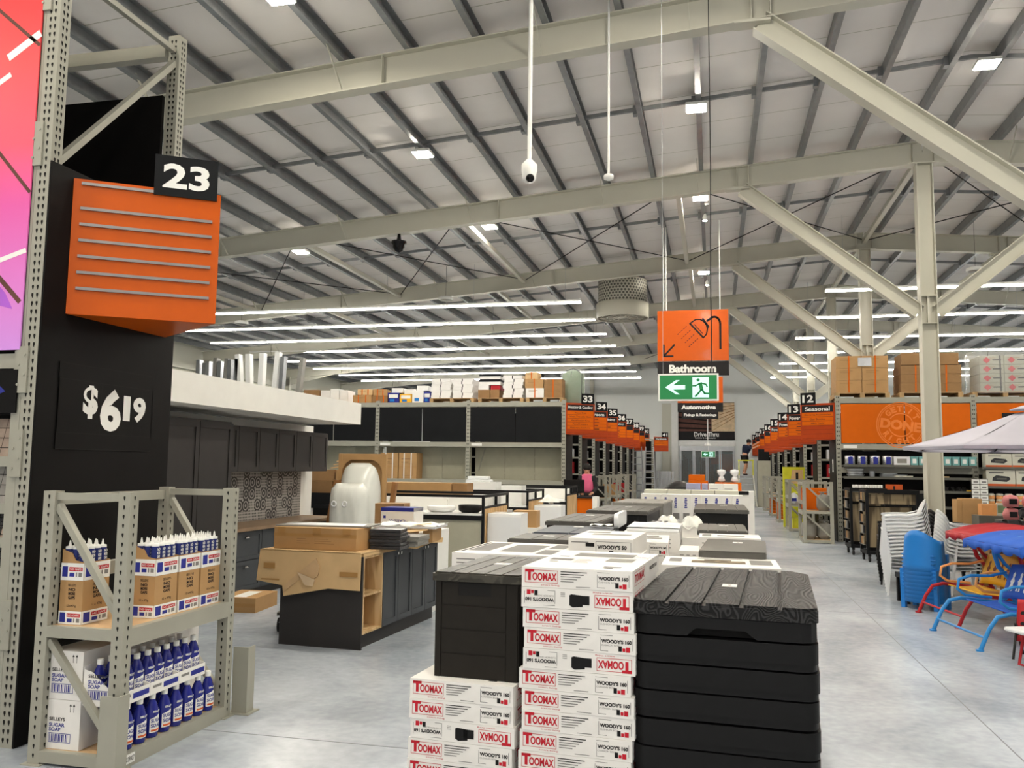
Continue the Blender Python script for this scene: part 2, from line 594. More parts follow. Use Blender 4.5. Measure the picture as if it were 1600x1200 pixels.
# rafters with stiffeners and fly braces
rf = None
for k, y in enumerate(RAFT_Y):
    if rf is None:
        b = MB()
        h = RD / 2
        b.ibeam((XL + .1, 0, zb(XL) + h), (XR, 0, zb(XR) + h), RD, .2, .016, .012, ZU)
        b.ibeam((XR, 0, zb(XR) + h), (XRW - .1, 0, zb(XRW) + h), RD, .2, .016, .012, ZU)
        for x in (-16.2, -10.5, -4.2, .5, .72, 3.62, 3.98, 6.9, 7.1, 12, 18):
            b.box(x - .006, x + .006, -.095, .095, zb(x) + .016, zb(x) + RD - .016)
        for x in (-15.8, -13.04, -10.28, -7.5, -4.75, -2.05, -.22, 5.2, 8.9, 12.6):
            for s in (-1, 1):
                b.bar((x, s * .1, zb(x) + .02), (x - .02, s * .62, zb(x) + RD + .06), .045, .006, 0, XU)
        # haunch at the eaves
        b.prism((XL + .1, .006, zb(XL) - .34), XU, ZU, [(0, 0), (2.6, .34 + .078 * 2.6), (0, .36)], .012)
        rf = struct('roof_rafter', b, 'steel_cream'); o = rf
    else:
        o = rf.copy(); col.objects.link(o)
    o.location = (0, y, 0)

# struts and rod bracing between rafters
for y0, y1, sx in ((16.51, 22.81, (-13.1, -8.7, -5.05, -.62, 3.8)), (22.81, 29.11, (-11.3, -6.0, -.55, 3.8)), (29.11, 35.41, (-9.4, -3.2, .4, 3.8))):
    for x in sx:
        struct('roof_strut', MB().box(-.05, .05, y0 + .01, y1 - .01, -.05, .05), 'steel_cream', loc=(x, 0, zb(x) + .2))
for y0, y1, pr_ in ((16.51, 22.81, ((-13.1, -8.7), (-8.7, -5.05), (-5.05, -.62), (-.62, 3.8), (3.8, 8.2))), (35.41, 41.71, ((-3.2, .4),))):
    for x0, x1 in pr_:
        b = MB()
        b.cyl((x0, y0, zb(x0) + .25), (x1, y1, zb(x1) + .25), .012, 0, 6)
        b.cyl((x1, y0, zb(x1) + .22), (x0, y1, zb(x0) + .22), .012, 0, 6)
        struct('roof_bracing', b, 'rubber')

# portal columns with knee braces
cm = None
for y in RAFT_Y[1:] :
    if cm is None:
        b = MB()
        b.ibeam((0, 0, 0), (0, 0, zb(XR) - .02), .28, .26, .018, .014, XU)
        b.box(-.24, .24, -.16, .16, 0, .03); b.box(-.26, .26, -.14, .14, zb(XR) - .02, zb(XR) + .004)
        for z in (4.28, 4.78):
            b.box(-.14, .14, -.12, .12, z, z + .016)
        for s in (-1, 1):
            b.ibeam((s * .15, 0, 4.5), (s * 3.2, 0, zb(.6) - .02), .26, .2, .016, .012, ZU)
            b.box(s * 3.2 - .3, s * 3.2 + .12, -.1, .1, zb(.6) - .035, zb(.6) - .005)
        b.box(-.02, .02, -.08, .08, 4.296, 4.78)
        cm = struct('portal_column', b, 'steel_cream'); o = cm
    else:
        o = cm.copy(); col.objects.link(o)
    o.location = (XR, y, 0)

# walls
wl = MB()
wl.box(XL - .12, XL, YF, YB, 0, 6.4)
for z in (1.3, 2.6, 3.9, 5.1):
    wl.box(XL, XL + .16, YF, YB - .05, z, z + .2)
struct('wall_left', wl, 'wall_cream')
for y in RAFT_Y:
    struct('wall_column', MB().ibeam((XL + .34, y, 0), (XL + .34, y, zb(XL) + .1), .34, .2, .014, .012, XU), 'steel_cream')
we = MB()
DX0, DX1, DZ = -1.78, 1.16, 2.86
ztop = lambda x: zroof(x) + .02
def wall_piece(x0, x1, z0, z1=None):
    a = ztop(x0) if z1 is None else z1; c = ztop(x1) if z1 is None else z1
    we.add([(x0, YB, z0), (x1, YB, z0), (x1, YB, c), (x0, YB, a), (x0, YB + .2, z0), (x1, YB + .2, z0), (x1, YB + .2, c), (x0, YB + .2, a)],
           [(0, 1, 2, 3), (7, 6, 5, 4), (0, 3, 7, 4), (1, 5, 6, 2), (0, 4, 5, 1), (3, 2, 6, 7)])
wall_piece(XL, DX0, 0); wall_piece(DX0, DX1, DZ); wall_piece(DX1, XR, 0); wall_piece(XR, XRW, 0)
struct('wall_back', we, 'wall_grey')
struct('wall_right', MB().box(XRW, XRW + .12, YF, YB, 0, 6.2), 'wall_cream')
struct('trim_1', MB().box(-2.2, -1.84, 47.7, 48, 0, 6.0), 'white')
struct('trim_2', MB().box(-2.72, -2.2, 47.85, 48, 0, 5.2), 'wall_cream')
for x in (-6.6, -12.2, 7.6, 12.5):
    struct('wall_mullion', MB().ibeam((x, 47.8, 0), (x, 47.8, zb(x) + .4), .3, .2, .014, .012, YU), 'steel_cream')
struct('trim_3', MB().box(DX0 - .06, DX1 + .06, 47.86, 47.995, DZ, DZ + .3), 'white')

# sliding doors
def door_unit(n, x0, x1):
    b = MB()
    t = .07
    b.box(x0, x0 + t, 47.93, 48.0, 0, 2.7); b.box(x1 - t, x1, 47.93, 48.0, 0, 2.7)
    b.box(x0 + t, x1 - t, 47.93, 48.0, 0, .14); b.box(x0 + t, x1 - t, 47.93, 48.0, 2.6, 2.7)
    o = struct(n, b, 'alu')
    g = MB().box(x0 + t, x1 - t, 47.96, 47.97, .14, 2.6).build('glass_pane', 'glass', o)
door_unit('door_1', -1.74, -1.02); door_unit('door_2', -1.0, -.32); door_unit('door_3', -.3, .38); door_unit('door_4', .4, 1.12)
struct('door_frame', MB().box(DX0, DX1, 47.9, 48.02, 2.7, 2.86).box(DX0, DX0 + .04, 47.9, 48.02, 0, 2.7).box(DX1 - .04, DX1, 47.9, 48.02, 0, 2.7), 'alu')
# timber yard seen through the doors
struct('wall_yard', MB().box(-6, 6, 53.8, 54, 0, 4).box(-6, 6, 48.3, 54, 4, 4.1).box(-6.1, -6, 48.3, 54, 0, 4).box(6, 6.1, 48.3, 54, 0, 4), 'wall_cream')
for i, x in enumerate([-1.6, -1.15, -.55, -.15, .35]):
    b = MB()
    for k in range(4):
        b.box(-.2 + k * .1, -.11 + k * .1, 0, .05, 0, 2.1 + .1 * ((k * 7 + i) % 4))
    solo('timber_bundle', b, ['timber' if i % 2 else 'card_dark'], 'upright brown timber boards seen through the glass doors, %s from the left' % ORD[i], 'timber', (x, 51.5, 0))
solo('yard_sign', MB().box(-.4, .4, 0, .04, 0, 1.0), 'orange_sheet', 'orange board seen through the right glass door', 'sign', (.8, 50.5, 1.5))
solo('yard_sign', MB().box(-.25, .25, 0, .04, 0, .5), 'orange_sheet', 'small orange board seen through the middle glass doors', 'sign', (.15, 51.0, 1.9))

# ------------------------------------------------------------------ lamps
for i in range(8):
    y = 21.2 + 2.65 * i
    x0 = -13.7 if i == 0 else -17.1
    t = thing('strip_light', 'long white LED strip light over the kitchen and bathroom side, %s from the front' % ORD[i], 'ceiling light', ((x0 - 3.22) / 2, y, 5.8), 0, 'LED strips on the left')
    w = (-3.22 - x0) / 2
    MB().box(-w, w, -.1, .1, .021, .06).build('housing', 'white', t)
    MB().box(-w, w, -.025, .025, -.016, .02).build('diffuser', 'strip', t)
    n = 5
    for k in range(n):
        x = -w + .4 + (2 * w - .8) * k / (n - 1)
        zz = zb(x + (x0 - 3.22) / 2) + RD - 5.8
        MB().cyl((x, 0, .06), (x, 0, zz), .004, 0, 5).build('suspension_wire', 'alu', t)
for i, y in enumerate([20.8, 24.5, 28.3, 31.9, 35.1, 37.8, 40.4]):
    t = thing('strip_light', 'long white LED strip light over the seasonal side on the right, %s from the front' % ORD[i], 'ceiling light', (12.0, y, 5.8), 0, 'LED strips on the right')
    w = 9.4
    MB().box(-w, w, -.1, .1, .021, .06).build('housing', 'white', t)
    MB().box(-w, w, -.025, .025, -.016, .02).build('diffuser', 'strip', t)
    for k in range(4):
        x = -w + .4 + (2 * w - .8) * k / 3
        MB().cyl((x, 0, .06), (x, 0, zb(12 + x) + RD - 5.8), .004, 0, 5).build('suspension_wire', 'alu', t)
bays = [(-.2, 13.2), (-.2, 17.8), (-.2, 24.8), (-.2, 30.1), (-.2, 36.2), (-4.75, 8.35), (-4.75, 13.35), (-4.75, 17.85), (-9.29, 17.85), (3.95, 13.2),
        (-4.75, 2.6), (-4.75, -3), (-.2, 3.0), (-.2, -3), (4.1, 6.0), (4.1, 0.5), (8.6, 6), (8.6, 12.2), (-9.3, 1.5), (-9.3, -4), (8.6, -1), (8.6, 17.5), (-.2, 8.0)]
names = ['first over the main aisle', 'second over the main aisle', 'third over the main aisle', 'fourth over the main aisle', 'last over the main aisle',
         'at the top edge left of centre', 'left of the white dome camera pole', 'behind the second rafter left of the drum', 'far left beside the orange 23 sign', 'at the top right above the diagonal brace']
bl = None
for i, (x, y) in enumerate(bays):
    lab = 'square LED lamp under the roof, ' + names[i] if i < 10 else 'square LED lamp under the roof nearer than the first rafter'
    z = zb(x) + RD - .1
    if bl is None:
        bl = thing('high_bay_lamp', lab, 'ceiling light', (x, y, z), 0, 'high bay lamps')
        MB().box(-.16, .16, -.16, .16, 0, .05).box(-.05, .05, -.05, .05, .05, .1).build('housing', 'white', bl, .008)
        MB().box(-.14, .14, -.14, .14, -.012, 0).build('lens', 'bay', bl)
    else:
        dup(bl, (x, y, z), 0, lab)
# ------------------------------------------------------------------ pallet racking toolkit
def post_mb(z0, z1, w=.09, d=.08, pitch=.05, size=.018, cols=2, faces=('f', 'r')):
    b = MB()
    b.box(-w / 2, w / 2, -d / 2, d / 2, z0, z1)
    if 'f' in faces: holes(b, (-w / 2, -d / 2 - .0012, 0), XU, w, z0 + .04, z1 - .03, pitch, cols, 1, size)
    if 'r' in faces: holes(b, (w / 2 + .0012, -d / 2, 0), YU, d, z0 + .04, z1 - .03, pitch, cols, 1, size)
    if 'l' in faces: holes(b, (-w / 2 - .0012, d / 2, 0), YN, d, z0 + .04, z1 - .03, pitch, cols, 1, size)
    return b

# ------------------------------------------------------------------ aisle 23 rack end on the left
rk = thing('pallet_rack', 'tall grey pallet rack with black end panel carrying the price panel', 'rack', (-3.98, 4.34, 0))
pa = post_mb(0, 5.6, .1, .09, .05, .016, 2).build('post', ['rack_grey', 'hole'], rk, loc=(0, 0, 0))
p2 = pa.copy(); col.objects.link(p2); p2.location = (.0, 1.2, 0); p2.scale = (1, 1, .875)
MB().box(-.115, -.052, -.045, -.012, 0, 5.6).build('post_splice', 'rack_grey', rk)
for z in (.55, 1.55, 2.05, 3.45, 4.45):
    b = MB().box(-.09, -.01, -.058, -.045, z, z + .28)
    for k in range(4):
        b.cyl((-.07 + .04 * (k % 2), -.058, z + .05 + .06 * k), (-.07 + .04 * (k % 2), -.063, z + .05 + .06 * k), .008, 0, 8)
    b.build('beam_connector', 'rack_grey', rk)
MB().box(-.02, .02, .045, 1.155, 4.76, 4.8).build('frame_rail', 'rack_grey', rk)
MB().bar((0, .05, 3.5), (0, 1.16, 4.68), .04, .05, 0, XU).build('brace', 'rack_grey', rk)
MB().box(-2.6, -.05, 1.12, 1.2, 4.72, 4.82).build('beam', 'rack_grey', rk)
MB().box(-2.6, -.055, -.04, .01, 2.2, 2.29).build('beam', 'rack_grey', rk)
e = MB().box(.045, .06, -.045, 1.25, 0.0, 3.48)
e.build('end_panel', 'black_panel', rk, .002)
b = MB().box(-2.6, -.06, 1.13, 1.16, .1, 4.42)
b.build('back_panel', 'black_panel', rk)
MB().box(-2.6, -.055, -.02, .0, 1.92, 2.2).build('header_panel', 'black_panel', rk)
# price holder recessed frame with the ticket digits
ph = thing('price_holder', 'black price panel reading $6.19 on the end of the left rack', 'price sign', (-3.918, 0, 0))
b = MB()
O = (.002, 4.48, 1.72)
b.box(-.001, .004, 4.46, 5.37, 1.72, 2.26)
b.frame((.0045, 4.46, 1.72), YU, ZU, 0, 0, .91, .54, .006, 1)
b.frame((.0045, 4.46, 1.72), YU, ZU, 0, .1, .91, .44, .005, 1)
for y in (.38, .57, .7, .79):
    b.rect((.0047, 4.46, 1.72), YU, ZU, y, .1, y + .003, .43, 1)
b.build('frame', ['black_panel', 'hole'], ph)
t = MB()
for s, y, z, w, h in (('$', .215, .2, .135, .215), ('6', .375, .125, .205, .285), ('1', .6, .205, .07, .17), ('9', .7, .2, .135, .175)):
    t.text(s, (.006, 4.46, 1.72), YU, ZU, y, z, w, h, 0, .045)
t.build('digits', 'white', ph)

# bright tile picture on the rack front
def band_mat():
    m = bpy.data.materials.new('tile_photo')
    m.use_nodes = True
    nt = m.node_tree
    N = nt.nodes.new; L = nt.links.new
    b = nt.nodes['Principled BSDF']; b.inputs['Roughness'].default_value = .4
    tc = N('ShaderNodeTexCoord'); sp = N('ShaderNodeSeparateXYZ'); L(tc.outputs['Object'], sp.inputs[0])
    rp = N('ShaderNodeValToRGB')
    mr = N('ShaderNodeMapRange'); mr.inputs['From Min'].default_value = 2.2; mr.inputs['From Max'].default_value = 4.6
    L(sp.outputs['Z'], mr.inputs['Value']); L(mr.outputs[0], rp.inputs['Fac'])
    e = rp.color_ramp.elements
    e[0].position = 0; e[0].color = lin((206, 150, 236)) + [1]
    e[1].position = 1; e[1].color = lin((236, 52, 56)) + [1]
    for p, c in ((.18, (222, 130, 214)), (.42, (226, 90, 170)), (.58, (242, 84, 112)), (.8, (242, 76, 82))):
        n = e.new(p); n.color = lin(c) + [1]
    L(rp.outputs['Color'], b.inputs['Base Color'])
    return m
M['tile_photo'] = band_mat()
b = MB()
b.box(-2.6, -.07, -.06, -.05, 2.31, 5.6).box(-2.6, -.07, -.0498, -.044, 2.31, 5.6, 4)  # thin black backing added to keep the pink bounce off the rack
o_ = (0, -.062, 0)
# dark and pale joints of the pictured tiles (printed pattern)
for p, q, w, mi in (((-.75, 4.02), (-.07, 3.28), .022, 1), ((-.75, 4.78), (-.07, 4.22), .022, 1), ((-.75, 3.24), (-.09, 2.6), .03, 1), ((-.75, 5.5), (-.07, 4.95), .022, 1),
                    ((-.75, 3.78), (-.27, 4.05), .035, 2), ((-.3, 4.16), (-.07, 4.3), .05, 2), ((-.75, 2.72), (-.07, 2.92), .03, 2), ((-.75, 4.62), (-.45, 4.82), .04, 2)):
    d = Vector((q[0] - p[0], 0, q[1] - p[1])).normalized(); n = Vector((-d.z, 0, d.x)) * w / 2
    P = Vector((p[0], -.0612, p[1])); Q = Vector((q[0], -.0612, q[1]))
    b.quad(P - n, Q - n, Q + n, P + n, mi)
b.poly((0, -.0611, 0), XU, ZU, [(-.75, 3.2), (-.2, 2.66), (-.14, 2.56), (-.3, 2.6), (-.75, 2.95)], 3)
solo('tile_banner', b, ['tile_photo', 'timber_red', 'white', mat('violet_print', (176, 96, 210), .4), 'black_panel'], 'large pink and red picture of tiles at the top left corner', 'banner', (-3.98, 4.34, 0))
b = MB().box(-2.6, -.07, -.062, -.05, 1.93, 2.19)
b.poly((0, -.0625, 0), XU, ZU, [(-.6, 2.02), (-.42, 2.03), (-.2, 2.1), (-.15, 2.06), (-.3, 2.0), (-.5, 1.97)], 1)
solo('header_sign', b, ['black_panel', 'ink_blue'], 'black header strip with blue print under the pink tile picture', 'sign', (-3.98, 4.34, 0))
# sloping tile display boards on the rack
td = thing('tile_stand', 'black shelf stand with sloping tile sample ledges at the far left', 'shelf', (-3.98, 4.34, 0))
for z in (1.64, 1.36, 1.16, .98, .78, .55):
    MB().box(-1.5, -.06, -.01, .35, z - .02, z).box(-1.5, -.06, -.02, -.01, z - .03, z + .03).build('ledge', 'rack_grey', td)
MB().box(-1.5, -.06, .36, .39, 0, 1.92).build('back_board', 'black_panel', td)
MB().box(-1.5, -.06, -.02, .36, 0, .2).build('plinth', 'black_panel', td)
tm = {}
for nm, c1, c2 in (('grey', (150, 146, 140), (178, 172, 166)), ('dark', (60, 60, 62), (92, 90, 90)), ('beige', (176, 156, 140), (200, 184, 168))):
    tm[nm] = nm
    mk('tile_' + nm, c1, .45, var=.15, scale=14)
kinds = [(1.66, .25, 'beige', None), (1.37, .26, 'grey', None), (1.16, .19, 'dark', None), (1.16, .16, 'beige', 'ha'), (.98, .16, 'dark', 'hab'), (.78, .19, 'dark', None), (.55, .21, 'beige', 'ta')]
for i, (z, h, c, txt) in enumerate(kinds):
    for k in range(2):
        x0 = -.32 - .34 * k if not (txt) else -.3 - .36 * k
        w = .3 if not (i == 3) else .22
        if i in (2, 3): x0 = (-.36 if i == 2 else -.12) - .5 * k - (0 if i == 2 else .1)
        if i == 2: w = .16
        b = MB()
        b.box(x0, x0 + w, .0, .012, 0, h)
        for g in range(1, 4):
            b.rect((0, -.001, 0), XU, ZU, x0, h * g / 4, x0 + w, h * g / 4 + .004, 1)
            b.rect((0, -.001, 0), XU, ZU, x0 + w * g / 4, 0, x0 + w * g / 4 + .003, h, 1)
        if txt:
            b.text(txt, (0, -.002, 0), XU, ZU, x0 + w - .14, h * .45, .13, .05, 2, .02)
        o = solo('tile_board', b, ['tile_' + c, 'black_panel', 'white'], '%s tile board on the %s ledge of the left stand, %s' % (c, ORD[i], 'beside the rack post' if k == 0 else 'further left'), 'tile board', (-3.98, 4.36, z))
        o.rotation_euler = (R(-14), 0, 0)

# ------------------------------------------------------------------ aisle signs (three sided boards with a number card)
def aisle_sign(num, label, loc, side, z0, z1, head=None, lines=(), card_left=False, rails=7, group='aisle number signs', reach=.73, half=.5):
    # loc: point on the rack end where the near edge of the board is fixed; side +1 sticks out towards +x, -1 towards -x
    h = z1 - z0
    t = thing('aisle_sign', label, 'sign', (loc[0], loc[1], z0), 0, group)
    A = Vector((0, 0, 0)); P = Vector((side * reach, half, 0)); B = Vector((0, 2 * half, 0))
    b = MB()
    if side > 0: L0, L1 = A, P
    else: L0, L1 = P, A
    u = (L1 - L0); W = u.length; u = u / W
    n = u.cross(Vector(ZU))                   # towards the viewer
    tri = [A, P, B] if side > 0 else [A, B, P]
    v = [*tri, *[q + Vector((0, 0, h)) for q in tri]]
    b.add(v, [(2, 1, 0), (0, 1, 4, 3), (1, 2, 5, 4), (2, 0, 3, 5)])
    b.build('board', 'orange' if head is None else 'orange_dark', t, .003)
    m = MB()
    o = L0 + n * .004
    if head is None:
        ys = [.965] + [.78 - .118 * k for k in range(6)]
        for yy in ys:
            z = h * yy
            m.bar(o + u * (W * .055) + Vector((0, 0, z)), o + u * (W * .945) + Vector((0, 0, z)), .022, .018, 0, ZU)
        m.build('rail', 'rail', t)
    else:
        m.rect(o, u, ZU, W * .05, h * .76, W * .95, h * .945, 0)
        if head != ' ': m.text(head, o + n * .003, u, ZU, W * (.5 - min(.42, .045 * len(head))), h * .795, W * 2 * min(.42, .045 * len(head)), h * .115, 1, .02)
        for k in range(6):
            z = h * (.745 - .118 * k)
            if k < max(3, len(lines)): m.rect(o, u, ZU, W * .05, z - h * .112, W * .95, z - h * .004, 2)
            m.rect(o, u, ZU, W * .05, z - h * .1175, W * .95, z - h * .112, 0)
            if k < len(lines) and lines[k] == '~':
                m.rect(o + n * .002, u, ZU, W * (.36 - .03 * (k % 3)), z - h * .072, W * (.62 + .04 * (k % 2)), z - h * .048, 0)
            elif k < len(lines):
                ww = W * .04 * len(lines[k])
                m.text(lines[k], o + n * .003, u, ZU, W * .5 - ww / 2, z - h * .085, ww, h * .05, 0, .0)
        m.build('lettering', ['ink', 'white', 'orange_sheet'], t)
    # number card, standing up above the top edge
    cw, ch = W * .44, h * (.31 if head is None else .34)
    c0 = W * .53 if not card_left else W * .02
    zc = h * .97
    if num == '23': zc = h * .945; 
    k = MB()
    oc = L0 + n * .016
    k.prism(oc + n * -.012, u, ZU, [(c0, zc), (c0 + cw, zc), (c0 + cw, zc + ch), (c0, zc + ch)], .012 if True else 0, 0)
    k.text(num, oc + n * .002, u, ZU, c0 + cw * .13, zc + ch * .19, cw * .74, ch * .62, 1, .03)
    k.build('number_card', ['black_board', 'white'], t)
    # the card of the other face
    MB().prism(B * .5 + P * .5 + Vector((0, 0, zc)), (P - B).normalized(), ZU, [(0, 0), (cw * .8, 0), (cw * .8, ch), (0, ch)], .01).build('back_card', 'white', t)
    return t
aisle_sign('23', 'three-sided orange sign with empty grey rails and a black 23 card', (-3.918, 4.48), 1, 2.56, 3.43)

# ------------------------------------------------------------------ low end-of-aisle racks
def low_rack(label, loc, w=.56, l=1.1, h=1.48, zs=(.74,), guard=True, group=None, top_left=True, fine=True):
    t = thing('low_rack', label, 'rack', loc, 0, group)
    pw, pd = .075, .07
    pit = .05 if fine else .1
    for i, (sx, sy) in enumerate(((-1, -1), (1, -1), (-1, 1), (1, 1))):
        fc = ('f', 'r', 'l') if fine else ('r', 'l')
        post_mb(.006, h, pw, pd, pit, .013 if fine else .02, 1, fc).box(-.06, .06, -.06, .06, 0, .006).build('post', ['rack_grey', 'hole'], t, loc=(sx * (w / 2 - pw / 2), sy * (l / 2 - pd / 2), 0))
    hx, hy = w / 2 - pw, l / 2 - pd
    for sy in (-1, 1):
        y = sy * (l / 2 - .035)
        MB().box(-hx, hx, y - .02, y + .02, h - .05, h - .01).build('top_rail', 'rack_grey', t)
        MB().bar((-hx, y, h - .08), (hx + .02, y, zs[-1] + .06), .035, .04, 0, YU).build('brace', 'rack_grey', t)
        MB().bar((-hx, y, zs[-1] - .08), (hx + .02, y, .14), .035, .04, 0, YU).build('brace', 'rack_grey', t)
    if top_left:
        MB().box(-w / 2, -w / 2 + .05, -hy, hy, h - .08, h - .02).build('beam', 'rack_grey', t)
        MB().box(-w / 2, -w / 2 + .05, -hy, hy, h - .52, h - .44).build('beam', 'rack_grey', t)
    for z in (.075,) + tuple(zs):
        for sx in (-1, 1):
            x = sx * (w / 2 - .025)
            MB().box(x - .025, x + .025, -hy, hy, z - .095 if z > .2 else 0.0, z).build('beam', 'rack_grey', t)
        for sy in (-1, 1):
            y = sy * (l / 2 - .02)
            MB().box(-hx, hx, y - .02, y + .02, z - .06, z).build('cross_beam', 'rack_grey', t)
        MB().box(-w / 2 + .05, w / 2 - .05, -l / 2 + .04, l / 2 - .04, z - .02, z).build('shelf', 'ply', t)
    return t
SR = low_rack('low grey rack holding sealant cartons and blue bottles at the left front', (-3.38, 4.66, 0))
for y, lab in ((4.02, 'steel corner guard at the near front foot of the low rack'), (5.3, 'steel corner guard at the far foot of the low rack')):
    b = MB().prism((0, 0, 0), XU, YU, [(-.05, -.04), (.06, -.04), (.06, .05), (.052, .05), (.052, -.032), (-.05, -.032)], .43, 0).box(-.08, .09, -.07, .08, 0, .008)
    solo('corner_guard', b, 'rack_grey', lab, 'guard', (-3.07, y if y > 5 else 4.02, 0))
solo('shelf_tag', MB().box(0, .002, 0, .075, 0, .05).text('029807', (.0025, .004, .012), YU, ZU, 0, 0, .066, .025, 1, .01), ['white', 'ink'], 'small white number tag on the bottom beam of the low rack', 'tag', (-3.098, 4.18, .02))

# sealant cartons, closed below and open trays of tubes above
def print_band(b, o, u, w, z0, h):
    b.rect(o, u, ZU, w * .06, z0 + h * .1, w * .3, z0 + h * .9, 3)
    b.rect(o, u, ZU, w * .36, z0 + h * .55, w * .95, z0 + h * .85, 2)
    b.rect(o, u, ZU, w * .38, z0 + h * .12, w * .6, z0 + h * .42, 3)
    b.rect(o, u, ZU, w * .66, z0 + h * .12, w * .72, z0 + h * .45, 4)
    b.text('NO GAPS', Vector(o) + Vector(u).cross(Vector(ZU)) * .0006, u, ZU, w * .4, z0 + h * .62, w * .5, h * .16, 1, .01)
    b.rect(o, u, ZU, w * .78, z0 + h * .12, w * .93, z0 + h * .45, 4)
CW, CL, CH = .148, .212, .24
def closed_carton():
    b = MB().box(-CW / 2, CW / 2, -CL / 2, CL / 2, 0, CH, 0)
    e = .0012
    for o, u, w in (((-CW / 2, -CL / 2 - e, 0), XU, CW), ((CW / 2 + e, -CL / 2, 0), YU, CL)):
        b.rect(o, u, ZU, 0, 0, w, .072, 1)
        n = Vector(u).cross(Vector(ZU)) * .0008
        print_band(b, Vector(o) + n, u, w, .004, .066)
        b.text('SELLEYS', Vector(o) + n, u, ZU, w * .35, .208, w * .36, .014, 5, .01)
        for k, s in enumerate(('NO', 'MORE', 'GAPS')):
            b.text(s, Vector(o) + n, u, ZU, w * .38, .182 - .022 * k, w * .3, .017, 5, .03)
        b.text('12 x 475g', Vector(o) + n, u, ZU, w * .34, .092, w * .4, .016, 5, .01)
    return b
MS = ['card', 'white', 'ink_red', 'ink_blue', 'ink_grey', 'ink']
def open_tray():
    b = MB()
    t = .004
    hb, hf = .17, .1
    b.box(-CW / 2, CW / 2, -CL / 2, CL / 2, 0, t, 0)
    # back, far side, near side (sloping cut), front lip
    b.box(-CW / 2, -CW / 2 + t, -CL / 2, CL / 2, t, hb, 0)
    for y0 in (-CL / 2, CL / 2 - t):
        b.prism((-CW / 2, y0 + t, 0), XU, ZU, [(0, t), (CW, t), (CW, hf), (CW * .62, hf + .01), (CW * .45, hb - .02), (0.0, hb)], t, 0)
    b.box(CW / 2 - t, CW / 2, -CL / 2 + t, CL / 2 - t, t, hf, 0)
    e = .0012
    for o, u, w in (((-CW / 2, -CL / 2 - e, 0), XU, CW), ((CW / 2 + e, -CL / 2, 0), YU, CL)):
        b.rect(o, u, ZU, 0, 0, w, .095, 1)
        print_band(b, Vector(o) + Vector(u).cross(Vector(ZU)) * .0008, u, w, .012, .072)
    return b
def sealant_tube():
    b = MB()
    r = .0225
    b.lathe([(r, 0), (r, .055)], 0, 14)
    b.lathe([(r, .055), (r, .085)], 1, 14, cap=False)
    b.lathe([(r, .085), (r, .165)], 0, 14, cap=False)
    b.lathe([(r, .165), (r * .98, .172), (r * .98, .178), (.008, .182), (.008, .186), (.003, .212)], 2, 14)
    for k, s in enumerate(('NO', 'MORE', 'GAPS')):
        b.text(s, (r + .0012, -.013, .14 - .021 * k), YU, ZU, 0, 0, .026, .016, 2, .03)
    return b
cl0 = tray0 = tube0 = None
cpos = [(-3.5, 4.285, 'at near left'), (-3.252, 4.575, 'nearest of three on the right'), (-3.245, 4.795, 'middle of three on the right'), (-3.238, 5.015, 'furthest of three on the right')]
for i, (x, y, wh) in enumerate(cpos):
    la = 'closed brown sealant carton on the low rack, ' + wh
    lb = 'open tray full of sealant tubes, ' + wh
    if cl0 is None:
        cl0 = solo('sealant_carton', closed_carton(), MS, la, 'carton', (x, y, .742), 0, 'sealant cartons'); c = cl0
        tray0 = solo('sealant_tray', open_tray(), MS, lb, 'display tray', (x, y, .983), 0, 'open sealant trays')
    else:
        dup(cl0, (x, y, .742), 0, la); dup(tray0, (x, y, .983), 0, lb)
    for a in range(3):
        for k in range(4):
            lc = 'sealant tube, %s row, %s along, in the tray %s' % (ORD[a], ORD[k], wh)
            p = (x + CW / 2 - .03 - .0475 * a, y - CL / 2 + .03 + .0495 * k, .9885)
            if tube0 is None:
                tube0 = solo('sealant_tube', sealant_tube(), ['tube_blue', 'ink_red', 'white'], lc, 'tube', p, 0, 'sealant tubes')
            else:
                dup(tube0, p, 0, lc)

# blue bottles and white cartons on the bottom shelf
def bottle_parts(label, loc):
    t = thing('soap_bottle', label, 'bottle', loc, 0, 'blue soap bottles')
    r = .043
    MB().lathe([(r * .93, 0), (r, .008), (r, .135), (r * .96, .15), (r * .62, .19), (r * .36, .208), (r * .34, .214)], 0, 18, sx=.85).build('body', 'bottle_blue', t)
    MB().lathe([(.0175, .209), (.018, .236), (.0165, .24)], 0, 16).build('cap', 'white', t)
    b = MB()
    def cp(a, z, e=.0015): return (math.cos(a) * (r + e) * .85, math.sin(a) * (r + e), z)
    def arc(a0, a1, z0, z1, mi, e=.0015, slant=0.0):
        b.grid(8, 1, lambda s, q: cp(a0 + (a1 - a0) * s, z0 + (z1 - z0 + slant * (s - .5)) * q, e), mi)
    arc(R(-62), R(62), .028, .118, 0, .0015, .028)
    arc(R(-50), R(50), .034, .045, 1, .0025)
    def ctext(s, a0, a1, z, h, mi):
        vs, fs = text_geo(s, .03)
        b.add([cp(a0 + (a1 - a0) * p, z + h * q, .0025) for p, q in vs], fs, mi)
    ctext('SUGAR', R(-52), R(52), .084, .02, 2); ctext('SOAP', R(-52), R(36), .056, .02, 2); ctext('SELLEYS', R(-40), R(42), .138, .011, 0)
    b.build('label', ['white', 'ink_orange', 'ink_blue'], t)
    return t
bt0 = None
def put_bottle(x, y, z, label):
    global bt0
    if bt0 is None: bt0 = bottle_parts(label, (x, y, z))
    else: dup(bt0, (x, y, z), 0, label)
